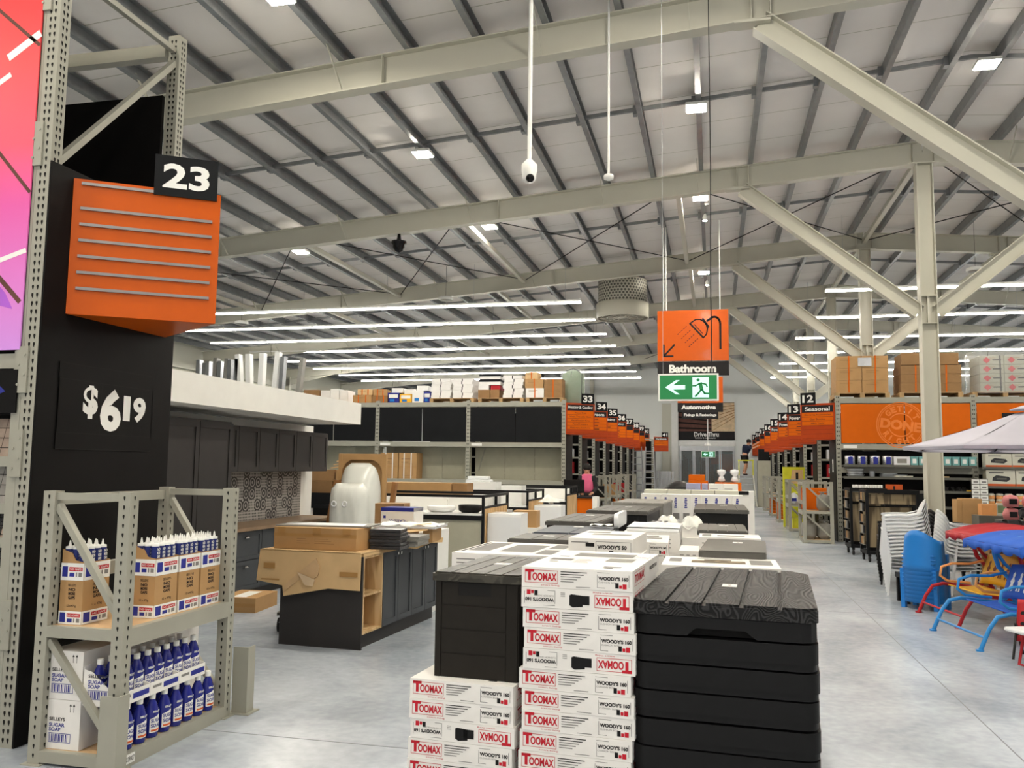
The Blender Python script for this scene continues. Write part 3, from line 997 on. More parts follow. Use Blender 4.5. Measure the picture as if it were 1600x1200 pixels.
for k in range(8):
    y = 4.262 + .112 * k
    put_bottle(-3.168, y, .078, 'blue sugar soap bottle on the bottom shelf, %s from the camera in the front row' % ORD[k])
    put_bottle(-3.27, y, .078, 'blue sugar soap bottle on the bottom shelf, %s from the camera in the second row' % ORD[k]) if k < 7 else None
def soap_carton(open_front):
    b = MB()
    w, l, h = .225, .27, .262
    t = .004
    if not open_front:
        b.box(-w / 2, w / 2, -l / 2, l / 2, 0, h, 0)
        hh = h
    else:
        b.box(-w / 2, w / 2, -l / 2, l / 2, 0, t, 0)
        b.box(-w / 2, -w / 2 + t, -l / 2, l / 2, t, h * .8, 0)
        b.box(w / 2 - t, w / 2, -l / 2 + t, l / 2 - t, t, .07, 0)
        for y0 in (-l / 2, l / 2 - t):
            b.prism((-w / 2, y0 + t, 0), XU, ZU, [(0, t), (w, t), (w, .07), (w * .8, .08), (w * .25, h * .68), (0, h * .74)], t, 0)
        b.rect((w / 2 + .001, -l / 2, 0), YU, ZU, .12, .02, .26, .05, 1)
        b.rect((w / 2 + .001, -l / 2, 0), YU, ZU, .02, .035, .1, .05, 2)
    o = (-w / 2, -l / 2 - .001, 0)
    b.text('SELLEYS', o, XU, ZU, .03, .15, .1, .018, 3, .03)
    b.text('SUGAR', o, XU, ZU, .03, .118, .1, .02, 1, .03); b.text('SOAP', o, XU, ZU, .03, .094, .075, .02, 1, .03)
    b.frame(o, XU, ZU, .03, .035, .17, .085, .003, 1)
    for k in range(11):
        b.rect(o, XU, ZU, .037 + .011 * k, .04, .037 + .011 * k + .004 + .003 * (k % 2), .08, 1)
    if not open_front:
        for k in range(2):
            x = .16 + .022 * k
            b.rect(o, XU, ZU, x, .2, x + .003, .235, 3); b.poly(o, XU, ZU, [(x - .006, .232), (x + .009, .232), (x + .0015, .245)], 3)
    return b
SC = ['card_white', 'ink_blue', 'ink_grey', 'ink']
sc0 = so0 = None
for lev in range(2):
    for k in range(4):
        y = 4.292 + .272 * k - (0.0)
        if y > 5.15: continue
        la = 'closed white soap carton behind the blue bottles, %s level, %s from the camera' % (('lower', 'upper')[lev], ORD[k])
        if sc0 is None: sc0 = solo('soap_carton', soap_carton(False), SC, la, 'carton', (-3.49, y, .077 + .264 * lev), 0, 'closed soap cartons')
        else: dup(sc0, (-3.49, y, .077 + .264 * lev), 0, la)
for k in range(3):
    la = 'white cut-open soap carton holding bottles on the upper level, %s from the camera' % ORD[k]
    y = 4.292 + .272 * k
    if so0 is None: so0 = solo('open_soap_carton', soap_carton(True), SC, la, 'carton', (-3.256, y, .319), 0, 'open soap cartons')
    else: dup(so0, (-3.256, y, .319), 0, la)
    for a in range(2):
        for j in range(3):
            put_bottle(-3.256 + .05 - .098 * a, y - .088 + .088 * j, .3235, 'blue sugar soap bottle in the %s open carton, %s of its %s row' % (ORD[k], ORD[j], ('front', 'rear')[a]))
# ------------------------------------------------------------------ kitchen display
KW, KU, KB = -6.13, -5.78, -5.53              # wall, upper and base cabinet faces
struct('wall_kitchen', MB().box(KW - .12, KW, 7.75, 12.42, 0, 2.235), 'white')
b = MB().box(KW - .12, -5.22, 7.42, 12.15, 2.25, 2.57)
solo('bulkhead', b, 'white', 'long white bulkhead box over the kitchen display', 'bulkhead')
solo('gable_panel', MB().box(-5.86, -5.44, 7.56, 7.72, 0, 2.249), 'white', 'white upright end panel under the near end of the bulkhead', 'panel')
solo('splashback', MB().box(KW + .001, KW + .012, 9.22, 12.03, .87, 1.53), 'splash', 'black and white patterned tile splashback', 'splashback')

def shaker(b, o, u, w, h, t=.02, fr=.055, mi=0):
    # framed door leaf lying on the plane (o, u, z)
    n = Vector(u).cross(Vector(ZU))
    o = Vector(o)
    def slab(x0, x1, z0, z1, d):
        b.prism(o + n * 0, u, ZU, [(x0, z0), (x1, z0), (x1, z1), (x0, z1)], d, mi)
    slab(0, w, 0, h, t * .5)
    slab(0, fr, 0, h, t); slab(w - fr, w, 0, h, t); slab(fr, w - fr, 0, fr, t); slab(fr, w - fr, h - fr, h, t)
    return b
def cup_handle(par, o, n, u):
    b = MB()
    o = Vector(o); n = Vector(n); u = Vector(u)
    pts = []
    b.grid(8, 4, lambda s, q: o + u * (.045 * math.cos(math.pi * s)) + n * (.022 * math.sin(math.pi * q * .5)) + Vector((0, 0, .022 * math.sin(math.pi * s) * math.cos(math.pi * q * .5))), 0)
    return b.build('cup_handle', 'chrome', par, solid=.003)

t = thing('tall_cabinet', 'tall charcoal pantry cabinet at the near end of the kitchen display', 'cabinet', (KW, 8.3, 0))
MB().box(0.001, .55, -.5, .86, 0.1, 2.13).build('body', 'kitchen_dark', t)
MB().box(0.001, .5, -.5, .86, 0, .1).build('plinth', 'kitchen_dark', t)
for k in range(2):
    shaker(MB(), (.552, -.495 + .68 * k, .11), YU, .67, 2.0, .022, .07).build('door', 'kitchen_dark', t)
for k in range(6):
    y0 = 9.17 + .51 * k
    t = thing('wall_cabinet', 'charcoal wall cabinet over the patterned splashback, %s from the near end' % ORD[k], 'cabinet', (KW, y0, 1.535), 0, 'kitchen wall cabinets')
    MB().box(0.001 if y0 < 11.9 else .001, .32, .002, .508, 0, .58).build('body', 'kitchen_dark', t)
    shaker(MB(), (.322, .006, .004), YU, .5, .572, .02, .06).build('door', 'kitchen_dark', t)
for k in range(4):
    y0 = 9.17 + .74 * k
    t = thing('base_cabinet', 'blue-grey drawer cabinet under the wooden worktop, %s from the near end' % ORD[k], 'cabinet', (KW, y0, 0), 0, 'kitchen base cabinets')
    MB().box(.001, .56, .002, .738, .1, .82).build('body', 'cabinet_blue', t)
    MB().box(.001, .52, .002, .738, 0, .1).build('plinth', 'kitchen_dark', t)
    for z, h in ((.47, .345), (.11, .35)):
        d = shaker(MB(), (.562, .006, z), YU, .728, h, .02, .05).build('drawer', 'cabinet_blue', t)
        cup_handle(d, (.585, .37, z + h - .08), (1, 0, 0), (0, 1, 0))
solo('worktop', MB().box(KW + .001, -5.5, 9.17, 12.16, .822, .865), 'worktop', 'brown wood worktop along the kitchen display', 'worktop', bevel=.004)
solo('floor_carton', MB().box(-.22, .22, -.3, .3, 0, .16).rect((0, 0, .161), XU, YU, -.08, -.24, .08, .2, 1).rect((-.22, -.301, 0), XU, ZU, 0, .06, .44, .1, 2), ['card', 'white', 'tape'], 'flat brown carton on the floor beside the kitchen base cabinets', 'carton', (-5.18, 9.0, 0), .1)
# castor trolley foot peeping out behind the island
t = thing('hand_trolley', 'small wheeled trolley behind the left end of the island', 'trolley', (-4.12, 7.95, 0), .3)
MB().box(-.1, .16, -.1, .3, .16, .19).build('deck', 'rack_dark', t)
for y in (-.08, .26):
    b = MB().cyl((-.09, y, .07), (-.06, y, .07), .068, 0, 18).cyl((-.095, y, .07), (-.055, y, .07), .035, 1, 14)
    w = b.build('wheel', ['rubber', 'alu'], t)
    MB().bar((-.075, y - .03, .07), (-.04, y - .05, .17), .012, .05, 0, YU).build('fork', 'alu', t)

# ------------------------------------------------------------------ island bench
isl = thing('kitchen_island', 'dark grey kitchen island with open oak shelves on its near corner', 'island', (-3.06, 7.28, 0), R(-3.8))
MB().box(-.86, 0, .0, 1.79, .82, .845).build('worktop', 'card_light', isl)
MB().box(-.84, -.008, .0, .02, 0, .82).build('end_panel', 'kitchen_dark', isl)
MB().box(-.82, -.05, .022, 1.77, 0, .13).build('plinth', 'kitchen_dark', isl)
MB().box(-.84, -.30, .022, 1.78, .13, .82).box(-.30, -.025, .42, 1.78, .13, .82).build('carcass', 'kitchen_dark', isl)
b = MB()
b.box(-.298, -.006, .022, .04, .13, .818); b.box(-.298, -.006, .40, .418, .13, .818)
b.box(-.298, -.006, .04, .4, .13, .15); b.box(-.298, -.012, .04, .4, .46, .48); b.box(-.298, -.006, .04, .4, .80, .818); b.box(-.298, -.29, .04, .4, .15, .8)
b.build('open_shelf', 'oak', isl, .001)
for k in range(4):
    d = shaker(MB(), (-.023, .425 + .34 * k, .135), YU, .333, .68, .02, .05).build('door', 'cabinet_blue', isl)
    MB().box(0, .012, .425 + .34 * k + (.29 if k % 2 == 0 else .02), .425 + .34 * k + (.313 if k % 2 == 0 else .043), .775, .80).build('pull', 'chrome', d)
# cardboard sheet draped over the near end
def sheet(fn, nx, ny): return MB().grid(nx, ny, fn, 0, False)
b = MB()
pts = [(-.17, .0), (.86, .0), (.855, -.33), (.545, -.325), (.09, -.415), (.075, -.32), (-.2, -.285)]
b.prism((-.86, -.06, .858), XU, ZU, pts, -.012, 0)
b.box(-1.03, .0, -.06, .5, .848, .858, 0)
b.prism((-.86, -.074, .858), XU, ZU, [(.1, -.37), (.12, -.3), (.24, -.2), (.42, -.06), (.46, -.14), (.44, -.22), (.36, -.27), (.3, -.22), (.22, -.28)], -.01, 1)
b.prism((-.86, -.088, .858), XU, ZU, [(.24, -.19), (.42, -.25), (.4, -.31), (.32, -.3)], -.006, 2)  # pale highlight of the torn flap, put in as colour
b.rect((-.86, -.0745, .858), XU, ZU, -.12, -.17, .0, -.12, 3); b.rect((-.86, -.0745, .858), XU, ZU, .66, -.21, .84, -.17, 3); b.rect((-.86, -.0745, .858), XU, ZU, -.14, -.275, .05, -.262, 3)
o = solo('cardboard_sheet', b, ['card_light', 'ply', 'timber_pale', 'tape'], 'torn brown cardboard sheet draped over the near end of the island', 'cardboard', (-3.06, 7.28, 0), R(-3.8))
b = MB()
b.box(-.74, .03, .62, 1.84, .8475, .856, 0)
b.prism((.03, .6, .856), YU, ZU, [(0, 0), (1.24, 0), (1.22, -.05), (.9, -.03), (.5, -.06), (.2, -.02)], .006, 0)
solo('cardboard_sheet', b, ['card_light'], 'brown cardboard covering the far part of the island top', 'cardboard', (-3.06, 7.28, 0), R(-3.8))
b = MB().box(-.42, .42, -.16, .16, 0, .2, 0)
for x in (-.38, -.02, .28):
    b.rect((0, -.1605, 0), XU, ZU, x, .13, x + .08, .2, 1)
b.rect((0, -.1605, 0), XU, ZU, -.42, .115, .42, .145, 1); b.rect((0, 0, .2006), XU, YU, -.42, -.02, .42, .03, 1)
b.rect((0, -.1607, 0), XU, ZU, -.2, .06, -.05, .1, 2) if False else None
for k in range(3): b.rect((0, -.1607, 0), XU, ZU, -.18, .055 + .02 * k, -.05 - .02 * k, .06 + .02 * k, 2)
for k in range(3): b.rect((0, -.1607, 0), XU, ZU, .0, .055 + .02 * k, .2 - .03 * k, .06 + .02 * k, 2)
solo('long_carton', b, ['card', 'tape', 'card_dark'], 'long brown taped carton lying on the near end of the island', 'carton', (-3.58, 7.52, .8595), R(-2), None, .004)
for k in range(6):
    o = solo('black_pack', MB().box(-.15, .15, -.13, .13, 0, .03), 'wrap_dark', 'flat pack in shiny black film on the island, %s from the bottom' % ORD[k], 'pack', (-2.985 - .01 * (k % 3), 7.72 + .012 * (k % 2), .8595 + .031 * k), .05 * (k % 3), 'black film packs', .006)
    o.location.x -= .0
b = MB().box(-.6, .3, -.2, .22, 0, .012, 0).poly((0, 0, .0125), XU, YU, [(-.55, -.12), (.25, -.18), (.2, .1), (-.4, .18)], 1)
solo('grey_sheet', b, ['bin_grey', 'white_plastic'], 'thin grey sheet in white film on top of the long carton', 'sheet', (-3.45, 7.7, 1.0605), .1)
solo('spacer_blocks', MB().box(-.4, -.1, -.1, .16, 0, .2, 0), 'card_dark', 'brown carton standing behind the long carton on the island', 'carton', (-3.4, 7.92, .8595), 0, None, .003)
for k in range(4):
    solo('grey_board', MB().box(-.22, .22, -.2, .2, 0, .024), 'bin_grey', 'grey board on the middle of the island top, %s from the bottom of its stack' % ORD[k], 'board', (-3.02 + .004 * k, 8.12 + .006 * (k % 2), .8595 + .0245 * k), .06 * (k % 2), 'grey boards', .003)
b = MB().box(-.3, .3, -.2, .2, .12, .14, 0).box(-.3, -.2, -.2, .2, 0, .12, 0).box(.2, .3, -.2, .2, 0, .12, 0).box(-.05, .05, -.2, .2, 0, .12, 0)
solo('wood_pallet', b, ['card'], 'small brown cardboard pallet on the island top behind the grey boards', 'pallet', (-3.12, 8.62, .8595), .08)
b = MB().grid(14, 10, lambda s, q: (-.34 + .68 * s, -.26 + .52 * q, .03 + .012 * math.sin(s * 19 + q * 7) * math.cos(q * 13)), 0)
solo('wrapped_panel', b.box(-.33, .33, -.25, .25, 0, .018, 1), ['film_thick', 'white_plastic'], 'white panel in crumpled clear wrap on the cardboard pallet of the island', 'panel', (-3.1, 8.62, 1.001), .05)
b = MB().poly((0, 0, 0), (1, .1, .12), (0, 1, .22), [(-.2, -.12), (.16, -.14), (.2, .1), (-.15, .14)], 0)
solo('cardboard_flap', b, ['card_light'], 'loose flap of cardboard leaning on the pallet on the island', 'cardboard', (-3.02, 8.42, 1.0), .3, solid=.006)
solo('open_carton', MB().box(-.2, .15, -.15, .15, 0, .29), 'card_dark', 'brown carton standing behind the white printed carton', 'carton', (-3.72, 9.75, .9), .1)
b = MB().box(-.2, .2, -.15, .15, 0, .26, 0).box(-.2, .2, -.151, .151, .22, .262, 1)
b.text('CAESAR', (.1, -.1515, .13), XN, (0, 0, -1), .0, 0, .2, .035, 1, .01); b.rect((0, -.1515, 0), XU, ZU, -.17, .14, -.14, .17, 1)
b.rect((0, -.1515, 0), XU, ZU, .11, .06, .16, .11, 2)
solo('white_carton', b, ['card_white', 'ink_blue', 'ink_grey'], 'white carton with blue lid and upside-down print behind the island', 'carton', (-3.5, 9.42, .9), -.03)
solo('display_plinth', MB().box(-.65, .4, -.2, .55, 0, .9), 'white', 'white plinth behind the far end of the island', 'plinth', (-3.5, 9.4, 0))

# ------------------------------------------------------------------ bathroom goods behind the island
t = thing('bathtub', 'white bathtub in bubble wrap standing on end against a cardboard frame', 'bathtub', (-4.92, 11.5, 0))
prof = []
b = MB()
def tub(s, q):
    a = (s - .5) * 2
    z = .0 + 1.66 * q
    hw = .31 * (1 - .0 * q)
    if q > .72: hw *= math.sqrt(max(0.0, 1 - ((q - .72) / .28) ** 2)) * .55 + .45 if q < 1 else .45
    d = .36 * (1 - abs(a) ** 3.2) * (1 - max(0, (q - .62) / .38) ** 2.2) * (.75 + .25 * math.cos(q * 2))
    if abs(a) < .62 and .55 < q < .74: d *= 1.06
    return (hw * a, -d, z)
b.grid(20, 26, tub, 0)
b.build('shell', 'film_thick', t, solid=.02)
MB().grid(18, 18, lambda s, q: (-.03 + .58 * (s - .5) * (1 if q < .72 else max(0, 1 - ((q - .72) / .28) ** 2.6) ** .4 * .3 + .7), -.3 - .15 * (1 - abs(2 * s - 1) ** 4) * (1 - max(0, (q - .78) / .22) ** 3) + .004 * math.sin(31 * s + 19 * q), 1.38 * q), 0).build('wrapped_base', 'film_thick', t, solid=.01)
for x in (-.17, -.01):
    MB().tube([(x + .034 * math.cos(k * .6283) - .02, -.458, 1.1 + .034 * math.sin(k * .6283)) for k in range(10)], .01, 0, 8, closed=True).build('foot_ring', 'white_plastic', t)
b = MB()
b.box(-.36, -.3, .0, .06, 0, 1.8); b.box(.31, .37, .0, .06, 0, 1.8); b.box(-.3, .31, .0, .06, 1.71, 1.8)
b.prism((-.3, .02, 1.71), XU, ZU, [(0, 0), (0, -.14), (.05, -.05), (.14, 0)], .02); b.prism((.31, .02, 1.71), XU, ZU, [(0, 0), (-.14, 0), (-.05, -.05), (0, -.14)], .02)
b.box(-.3, .31, .055, .06, 0, 1.71)
solo('cardboard_surround', b, ['card'], 'brown cardboard frame standing behind the wrapped bathtub', 'cardboard', (-4.92, 11.53, 0), 0, None, .003)
solo('timber_prop', MB().bar((-.32, 0, 0), (-.08, 0, 1.42), .05, .08, 0, YU).bar((.02, 0, 0), (-.05, 0, 1.42), .06, .1, 0, YU), 'timber', 'leaning pair of brown timber props left of the bathtub', 'timber', (-5.17, 11.42, 0))
solo('timber_prop', MB().bar((0, 0, 0), (.16, 0, 1.4), .06, .08, 0, YU), 'timber', 'brown timber prop leaning right of the bathtub', 'timber', (-4.6, 11.62, 0))
t = thing('bathroom_bench', 'low dark bench with cartons and black boards left of the bathtub', 'bench', (-6.2, 13.4, 0))
MB().box(-.6, .9, -.3, .3, .92, .98).build('top', 'black_board', t)
for x in (-.55, .85): MB().box(x - .04, x + .04, -.28, .28, 0, .92).build('leg', 'white', t)
for k in range(4):
    solo('brown_carton', MB().box(-.25, .25, -.2, .2, 0, .19), 'card' if k % 2 else 'card_dark', 'brown carton on the bench left of the bathtub, %s' % ['left of the lower pair', 'right of the lower pair', 'left of the upper pair', 'right of the upper pair'][k], 'carton', (-6.4 + .55 * (k % 2), 13.4, 1.17 + .192 * (k // 2)), .05 * k, None, .003)
solo('black_tray', MB().box(-.55, .55, -.26, .26, 0, .18), 'black_board', 'dark board pack under the cartons left of the bathtub', 'board', (-6.1, 13.4, .985), 0)
for k in range(3):
    solo('timber_offcut', MB().bar((-.25, 0, 0), (.2, .1, .08), .04, .02), 'card_light', 'pale timber offcut on the cartons left of the bathtub, %s' % ['lowest', 'middle', 'topmost'][k], 'timber', (-6.0 + .06 * k, 13.35, 1.58 + .055 * k), .1 * k)

# vanity display gondolas
def vanity(n, loc, w, d, cab_z=.95, top=1.22):
    t = thing('vanity_display', n, 'display', loc)
    MB().box(-w, -.03, 0, d, 0, cab_z - .1).build('plinth', 'greige', t)
    MB().box(-w, -.0, -.03, d, cab_z - .1, cab_z - .03).build('counter_edge', 'black_board', t)
    MB().box(-w, -.0, -.02, d, cab_z - .03, cab_z).build('counter', 'white_gloss', t)
    MB().box(-w, -.04, d * .5 - .02, d * .5 + .02, cab_z, top - .05).build('divider', 'white', t)
    b = MB()
    for y in (0, d):
        b.box(-.02, .02, y - .02, y + .02, 0, top)
        b.box(-w, -.02, y - .02, y + .02, top - .04, top)
        b.box(-w, -w + .04, y - .02, y + .02, cab_z, top - .04)
    b.box(-.02, .02, .02, d - .02, top - .04, top); b.box(-.02, .02, .02, d - .02, top - .2, top - .17)
    b.box(-.02, .02, d / 2 - .02, d / 2 + .02, top - .17, top - .04)
    b.build('frame', 'black_board', t)
    b = MB()
    k = 0.02
    while k < d - .06:
        b.box(0.0, .018, k, k + .045, .02, top - .2); k += .055
    b.build('slat_end', 'slat', t)
    return t
vanity('vanity display bench with white counter and slatted oak end, nearest of three', (-3.28, 12.2, 0), 2.0, 1.5)
vanity('vanity display bench with white counter and slatted oak end, middle of three', (-3.35, 15.6, 0), 2.4, 1.5, .92, 1.2)
vanity('vanity display bench with white counter and slatted oak end, furthest of three', (-3.2, 19.0, 0), 2.6, 1.5, .9, 1.2)
def basin(n, loc, r, m, hh=.1):
    b = MB().lathe([(r * .7, 0), (r * .96, .03), (r, hh), (r * .93, hh), (r * .85, .035), (.01, .025)], 0, 24)
    solo('basin', b, m, n, 'basin', loc)
basin('round white basin on the nearest vanity counter', (-4.0, 12.45, .951), .22, 'white_gloss', .09)
basin('round black basin on the nearest vanity counter', (-3.55, 12.45, .951), .18, 'black_plastic', .11)
b = MB().cyl((0, 0, 0), (0, 0, .16), .012, 0, 10).tube([(0, 0, .16), (0, -.02, .18), (0, -.1, .18)], .011, 0, 8)
solo('basin_tap', b, 'white', 'white tap beside the round white basin', 'tap', (-3.98, 12.72, .951))
for k, (x, y, w, h) in enumerate([(-3.95, 16.0, .5, .42), (-3.42, 16.05, .4, .36)]):
    solo('white_cabinet', MB().box(-w / 2, w / 2, -.2, .2, 0, h), 'white_gloss', 'white glossy cabinet on the middle vanity counter, %s of two' % ['left', 'right'][k], 'cabinet', (x - .3, y, .921))
b = MB().box(-.24, .24, -.24, .24, 0, .38, 0).box(-.03, .03, -.03, .03, .38, .43, 1)
for nm, loc in (('white glossy vanity cube in front of the nearest slatted end', (-3.0, 12.6, .27)), ('white glossy vanity cube in front of the middle slatted end', (-2.98, 15.9, .39))):
    t = thing('vanity_cube', nm, 'cabinet', (loc[0], loc[1], 0))
    MB().box(-.25, .25, -.25, .25, .25 if False else 0, .95 if loc[1] < 14 else .93).build('body', 'white_gloss', t, .004)
    MB().box(-.252, .252, -.252, -.2505, .1, .9).build('front', 'white_plastic', t)
    z = .95 if loc[1] < 14 else .93
    MB().box(-.04, .04, .08, .14, z, z + .05).build('tap_hole_cover', 'chrome', t)
b = MB().grid(12, 8, lambda s, q: (-.2 + .4 * s, -.13 + .26 * q, .01 + .12 * math.sin(math.pi * s) * math.sin(math.pi * q) * (1 + .25 * math.sin(11 * s + 7 * q))), 0)
solo('plastic_bag', b, 'film_thick', 'crumpled clear plastic bag on the middle vanity cube', 'bag', (-2.98, 15.82, .981))
solo('white_parcel', MB().box(-.3, .3, -.2, .2, 0, .12).box(-.26, .24, -.17, .17, .12, .2), 'white_plastic', 'white wrapped parcel on the furthest vanity bench', 'parcel', (-5.4, 19.7, 1.201), .1, None, .02)
b = MB().box(-.72, .5, -.25, .25, 0, .42, 0).box(.51, .78, -.2, .2, 0, .42, 1)
solo('large_carton', b, ['card', 'card_dark'], 'large brown carton standing behind the nearest vanity bench', 'carton', (-4.95, 14.6, .92), 0, None, .004)
solo('carton_stand', MB().box(-.75, .8, -.25, .25, 0, .919), 'white', 'white stand carrying the large brown carton', 'stand', (-4.95, 14.6, 0))
solo('mirror_case', MB().box(-.06, .06, -.18, .18, 0, .95), 'white', 'slim white panel standing beside the orange service desk', 'panel', (-2.72, 20.4, 0))
solo('small_carton', MB().box(-.2, .2, -.15, .15, 0, .28), 'card', 'brown carton between the nearest and middle vanity benches', 'carton', (-3.1, 14.4, .62))
solo('small_plinth', MB().box(-.24, .24, -.2, .2, 0, .619), 'white', 'white plinth under a brown carton between the vanity benches', 'plinth', (-3.1, 14.4, 0))

# ------------------------------------------------------------------ rear racking of the bathroom side (runs across, faces the camera)
YR = 23.0
def rack_run(name, label, y, xposts, z_top, panel_mat, mid_z, low_z, back, depth=1.1, boxed=True):
    t = thing('pallet_rack', label, 'rack', (0, y, 0))
    pm = post_mb(0, z_top + .05, .11, .09, .1, .022, 2, ('f', 'r')).build('post', ['rack_grey', 'hole'], t, loc=(xposts[0], .045, 0))
    for i, x in enumerate(xposts):
        for yy in (.045, depth - .045):
            if i == 0 and yy < .1: continue
            c = pm.copy(); col.objects.link(c); c.location = (x, yy, 0)
    for i in range(len(xposts) - 1):
        a, c = xposts[i] + .056, xposts[i + 1] - .056
        for z in (z_top, mid_z, low_z):
            if z is None: continue
            MB().box(a, c, 0, .05, z - .13, z).build('beam', 'rack_grey', t)
            MB().box(a, c, depth - .05, depth, z - .13, z).build('beam', 'rack_grey', t)
            MB().box(a, c, .05, depth - .05, z - .025, z).build('deck', 'pallet_wood' if z == z_top else 'rack_grey', t)
        if panel_mat:
            w = (c - a) / 2
            for k in range(2):
                MB().box(a + w * k + .012, a + w * (k + 1) - .012, .0, .02, mid_z + .02, z_top - .15).build('front_panel', panel_mat, t)
        if back:
            n = 3
            for k in range(n):
                MB().box(a + (c - a) * k / n + .004, a + (c - a) * (k + 1) / n - .004, depth * .55, depth * .55 + .02, low_z, mid_z - .14).build('back_panel', back, t)
        MB().box(a, c, depth * .6 + .03, depth * .6 + .05, 0, low_z - .14).build('kick_panel', 'black_panel', t)
        if mid_z:
            MB().box(a + .05, a + .35, -.006, -.001, mid_z - .1, mid_z - .03).build('shelf_label', 'white', t)
            MB().bar((a + .1, depth * .52, mid_z - .8), (a + .3, depth * .52, mid_z - .15), .03, .03).build('brace', 'rack_grey', t)
    return t
LX = [-3.95 - 2.71 * k for k in range(6)][::-1]
rack_run('rear', 'long grey rack with black top panels behind the bathroom displays', YR, LX, 3.42, 'black_board', 2.3, 1.26, 'greige')
# strapped cartons on its lower level
def carton_mb(w, d, h, strap=None, tape=True, sx=(.3, .7)):
    b = MB().box(-w / 2, w / 2, -d / 2, d / 2, 0, h, 0)
    if tape:
        b.rect((-w / 2, -d / 2 - .002, 0), XU, ZU, 0, h * .44, w, h * .47, 1)
    for k in range(2): b.rect((-w / 2, -d / 2 - .003, 0), XU, ZU, w * .15, h * (.62 + .13 * k), w * (.55 + .1 * k), h * (.66 + .13 * k), 2)
    if strap is not None:
        for s in sx:
            x = -w / 2 + w * s
            b.box(x - .015, x + .015, -d / 2 - .006, -d / 2 - .003, 0, h, strap); b.box(x - .015, x + .015, -d / 2 - .006, d / 2 + .006, h, h + .004, strap)
    return b
CM = ['card', 'tape', 'card_dark', 'white', 'orange_sheet', 'ink']
for k in range(2):
    b = carton_mb(.53, .5, .72, 3)
    b.frame((-.26, -.254, 0), XU, ZU, .1, .08, .42, .42, .012, 2)
    solo('strapped_carton', b, CM, 'brown strapped carton on the rear rack level above the bathtub, %s of two' % ['left', 'right'][k], 'carton', (-9.0 + .56 * k, YR + .3, 1.262), 0, 'strapped cartons in the rear rack')
# goods along the top of the rear rack
zt = 3.422
for i, (x, h, m, tilt) in enumerate([(-15.35, 1.35, 'alu', .02), (-15.15, 1.25, 'galv', .03), (-14.98, 1.3, 'alu', -.02), (-14.78, 1.4, 'bin_grey', .03), (-14.6, 1.3, 'alu', .0), (-14.42, 1.38, 'bin_grey', .04), (-14.25, 1.34, 'galv', -.01),
                                     (-14.05, 1.36, 'galv', .02), (-13.85, 1.5, 'white', -.1), (-13.55, 1.5, 'white', -.06), (-13.2, 1.52, 'white', .02), (-12.75, 1.55, 'white', .06), (-12.55, 1.4, 'galv', .04), (-12.0, 1.35, 'bin_grey', .1)]):
    o = solo('standing_length', MB().box(-.06 if m != 'white' else -.09, .06, -.1, .1, 0, h), m, '%s length standing on the rear rack top, %s from the left' % ({'alu': 'silver', 'galv': 'dark grey', 'bin_grey': 'grey', 'white': 'white'}[m], ORD[i]), 'profile', (x, YR + .2, zt), 0, 'standing lengths on the rear rack')
    o.rotation_euler = (0, tilt, 0)
    o.location.z += abs(math.sin(tilt)) * .09
def pallet(label, loc, w=1.15, d=.95):
    b = MB()
    for k in range(5): b.box(-w / 2, w / 2, -d / 2 + (d - .1) / 4 * k, -d / 2 + (d - .1) / 4 * k + .1, .1, .12)
    for x in (-w / 2, -.05, w / 2 - .1):
        b.box(x, x + .1, -d / 2, d / 2, .02, .1); b.box(x, x + .1, -d / 2, d / 2, 0, .02)
    return solo('pallet', b, 'pallet_wood', label, 'pallet', loc, 0, 'wooden pallets')
lowg = [(-16.4, .5, .3, 'card', 'brown'), (-11.65, .5, .42, 'card_dark', 'dark brown'), (-11.2, .3, .4, 'card_white', 'white'), (-10.9, .28, .44, 'white', 'white'), (-10.62, .24, .4, 'card_white', 'white'),
        (-12.9, .35, .2, 'card_dark', 'dark brown'), (-12.45, .4, .18, 'card', 'brown')]
for i, (x, w, h, m, cn) in enumerate(lowg):
    solo('top_carton', MB().box(-w / 2, w / 2, -.3, .3, 0, h), m, '%s carton seen over the white bulkhead, %s from the left' % (cn, ORD[sorted(v[0] for v in lowg).index(x)]), 'carton', (x, YR + .68, zt), .01 * i, None, .004)
for i, (x, w, h, z, m) in enumerate([(-9.95, .6, .24, 0, 'card'), (-9.4, .5, .22, 0, 'card_dark'), (-9.9, .45, .16, .245, 'card_light'), (-9.45, .4, .18, .225, 'card')]):
    solo('top_carton', carton_mb(w, .5, h, 4, False), [m] + CM[1:], 'orange-strapped brown carton in the small pile on the rear rack, %s' % ['lower left', 'lower right', 'upper left', 'upper right'][i], 'carton', (x, YR + .5, zt + z), .08 * (i - 1))
for i, (x, w, h, m) in enumerate([(-9.0, .35, .3, 'ink_blue'), (-8.62, .36, .26, 'yellow'), (-8.25, .34, .36, 'white'), (-7.97, .2, .32, 'ink_blue')]):
    b = MB().box(-w / 2, w / 2, -.25, .25, 0, h, 0).rect((0, -.252, 0), XU, ZU, -w * .4, h * .5, w * .4, h * .85, 1).rect((0, -.253, 0), XU, ZU, -w * .3, h * .15, w * .1, h * .4, 2)
    solo('printed_carton', b, [m, 'white', 'blue_plastic'], '%s printed carton beside the orange-strapped pile, %s from the left' % ({'ink_blue': 'blue', 'yellow': 'yellow', 'white': 'white', 'black_board': 'black'}[m], ORD[i]), 'carton', (x, YR + .5, zt), 0)
    if i < 3: solo('printed_carton', MB().box(-.17, .17, -.2, .2, 0, .14), ['white', 'card_white', 'white'][i], 'white carton lying on the printed cartons of the rear rack top, %s from the left' % ORD[i], 'carton', (x + .1, YR + .5, zt + h + .002), .06 * i)
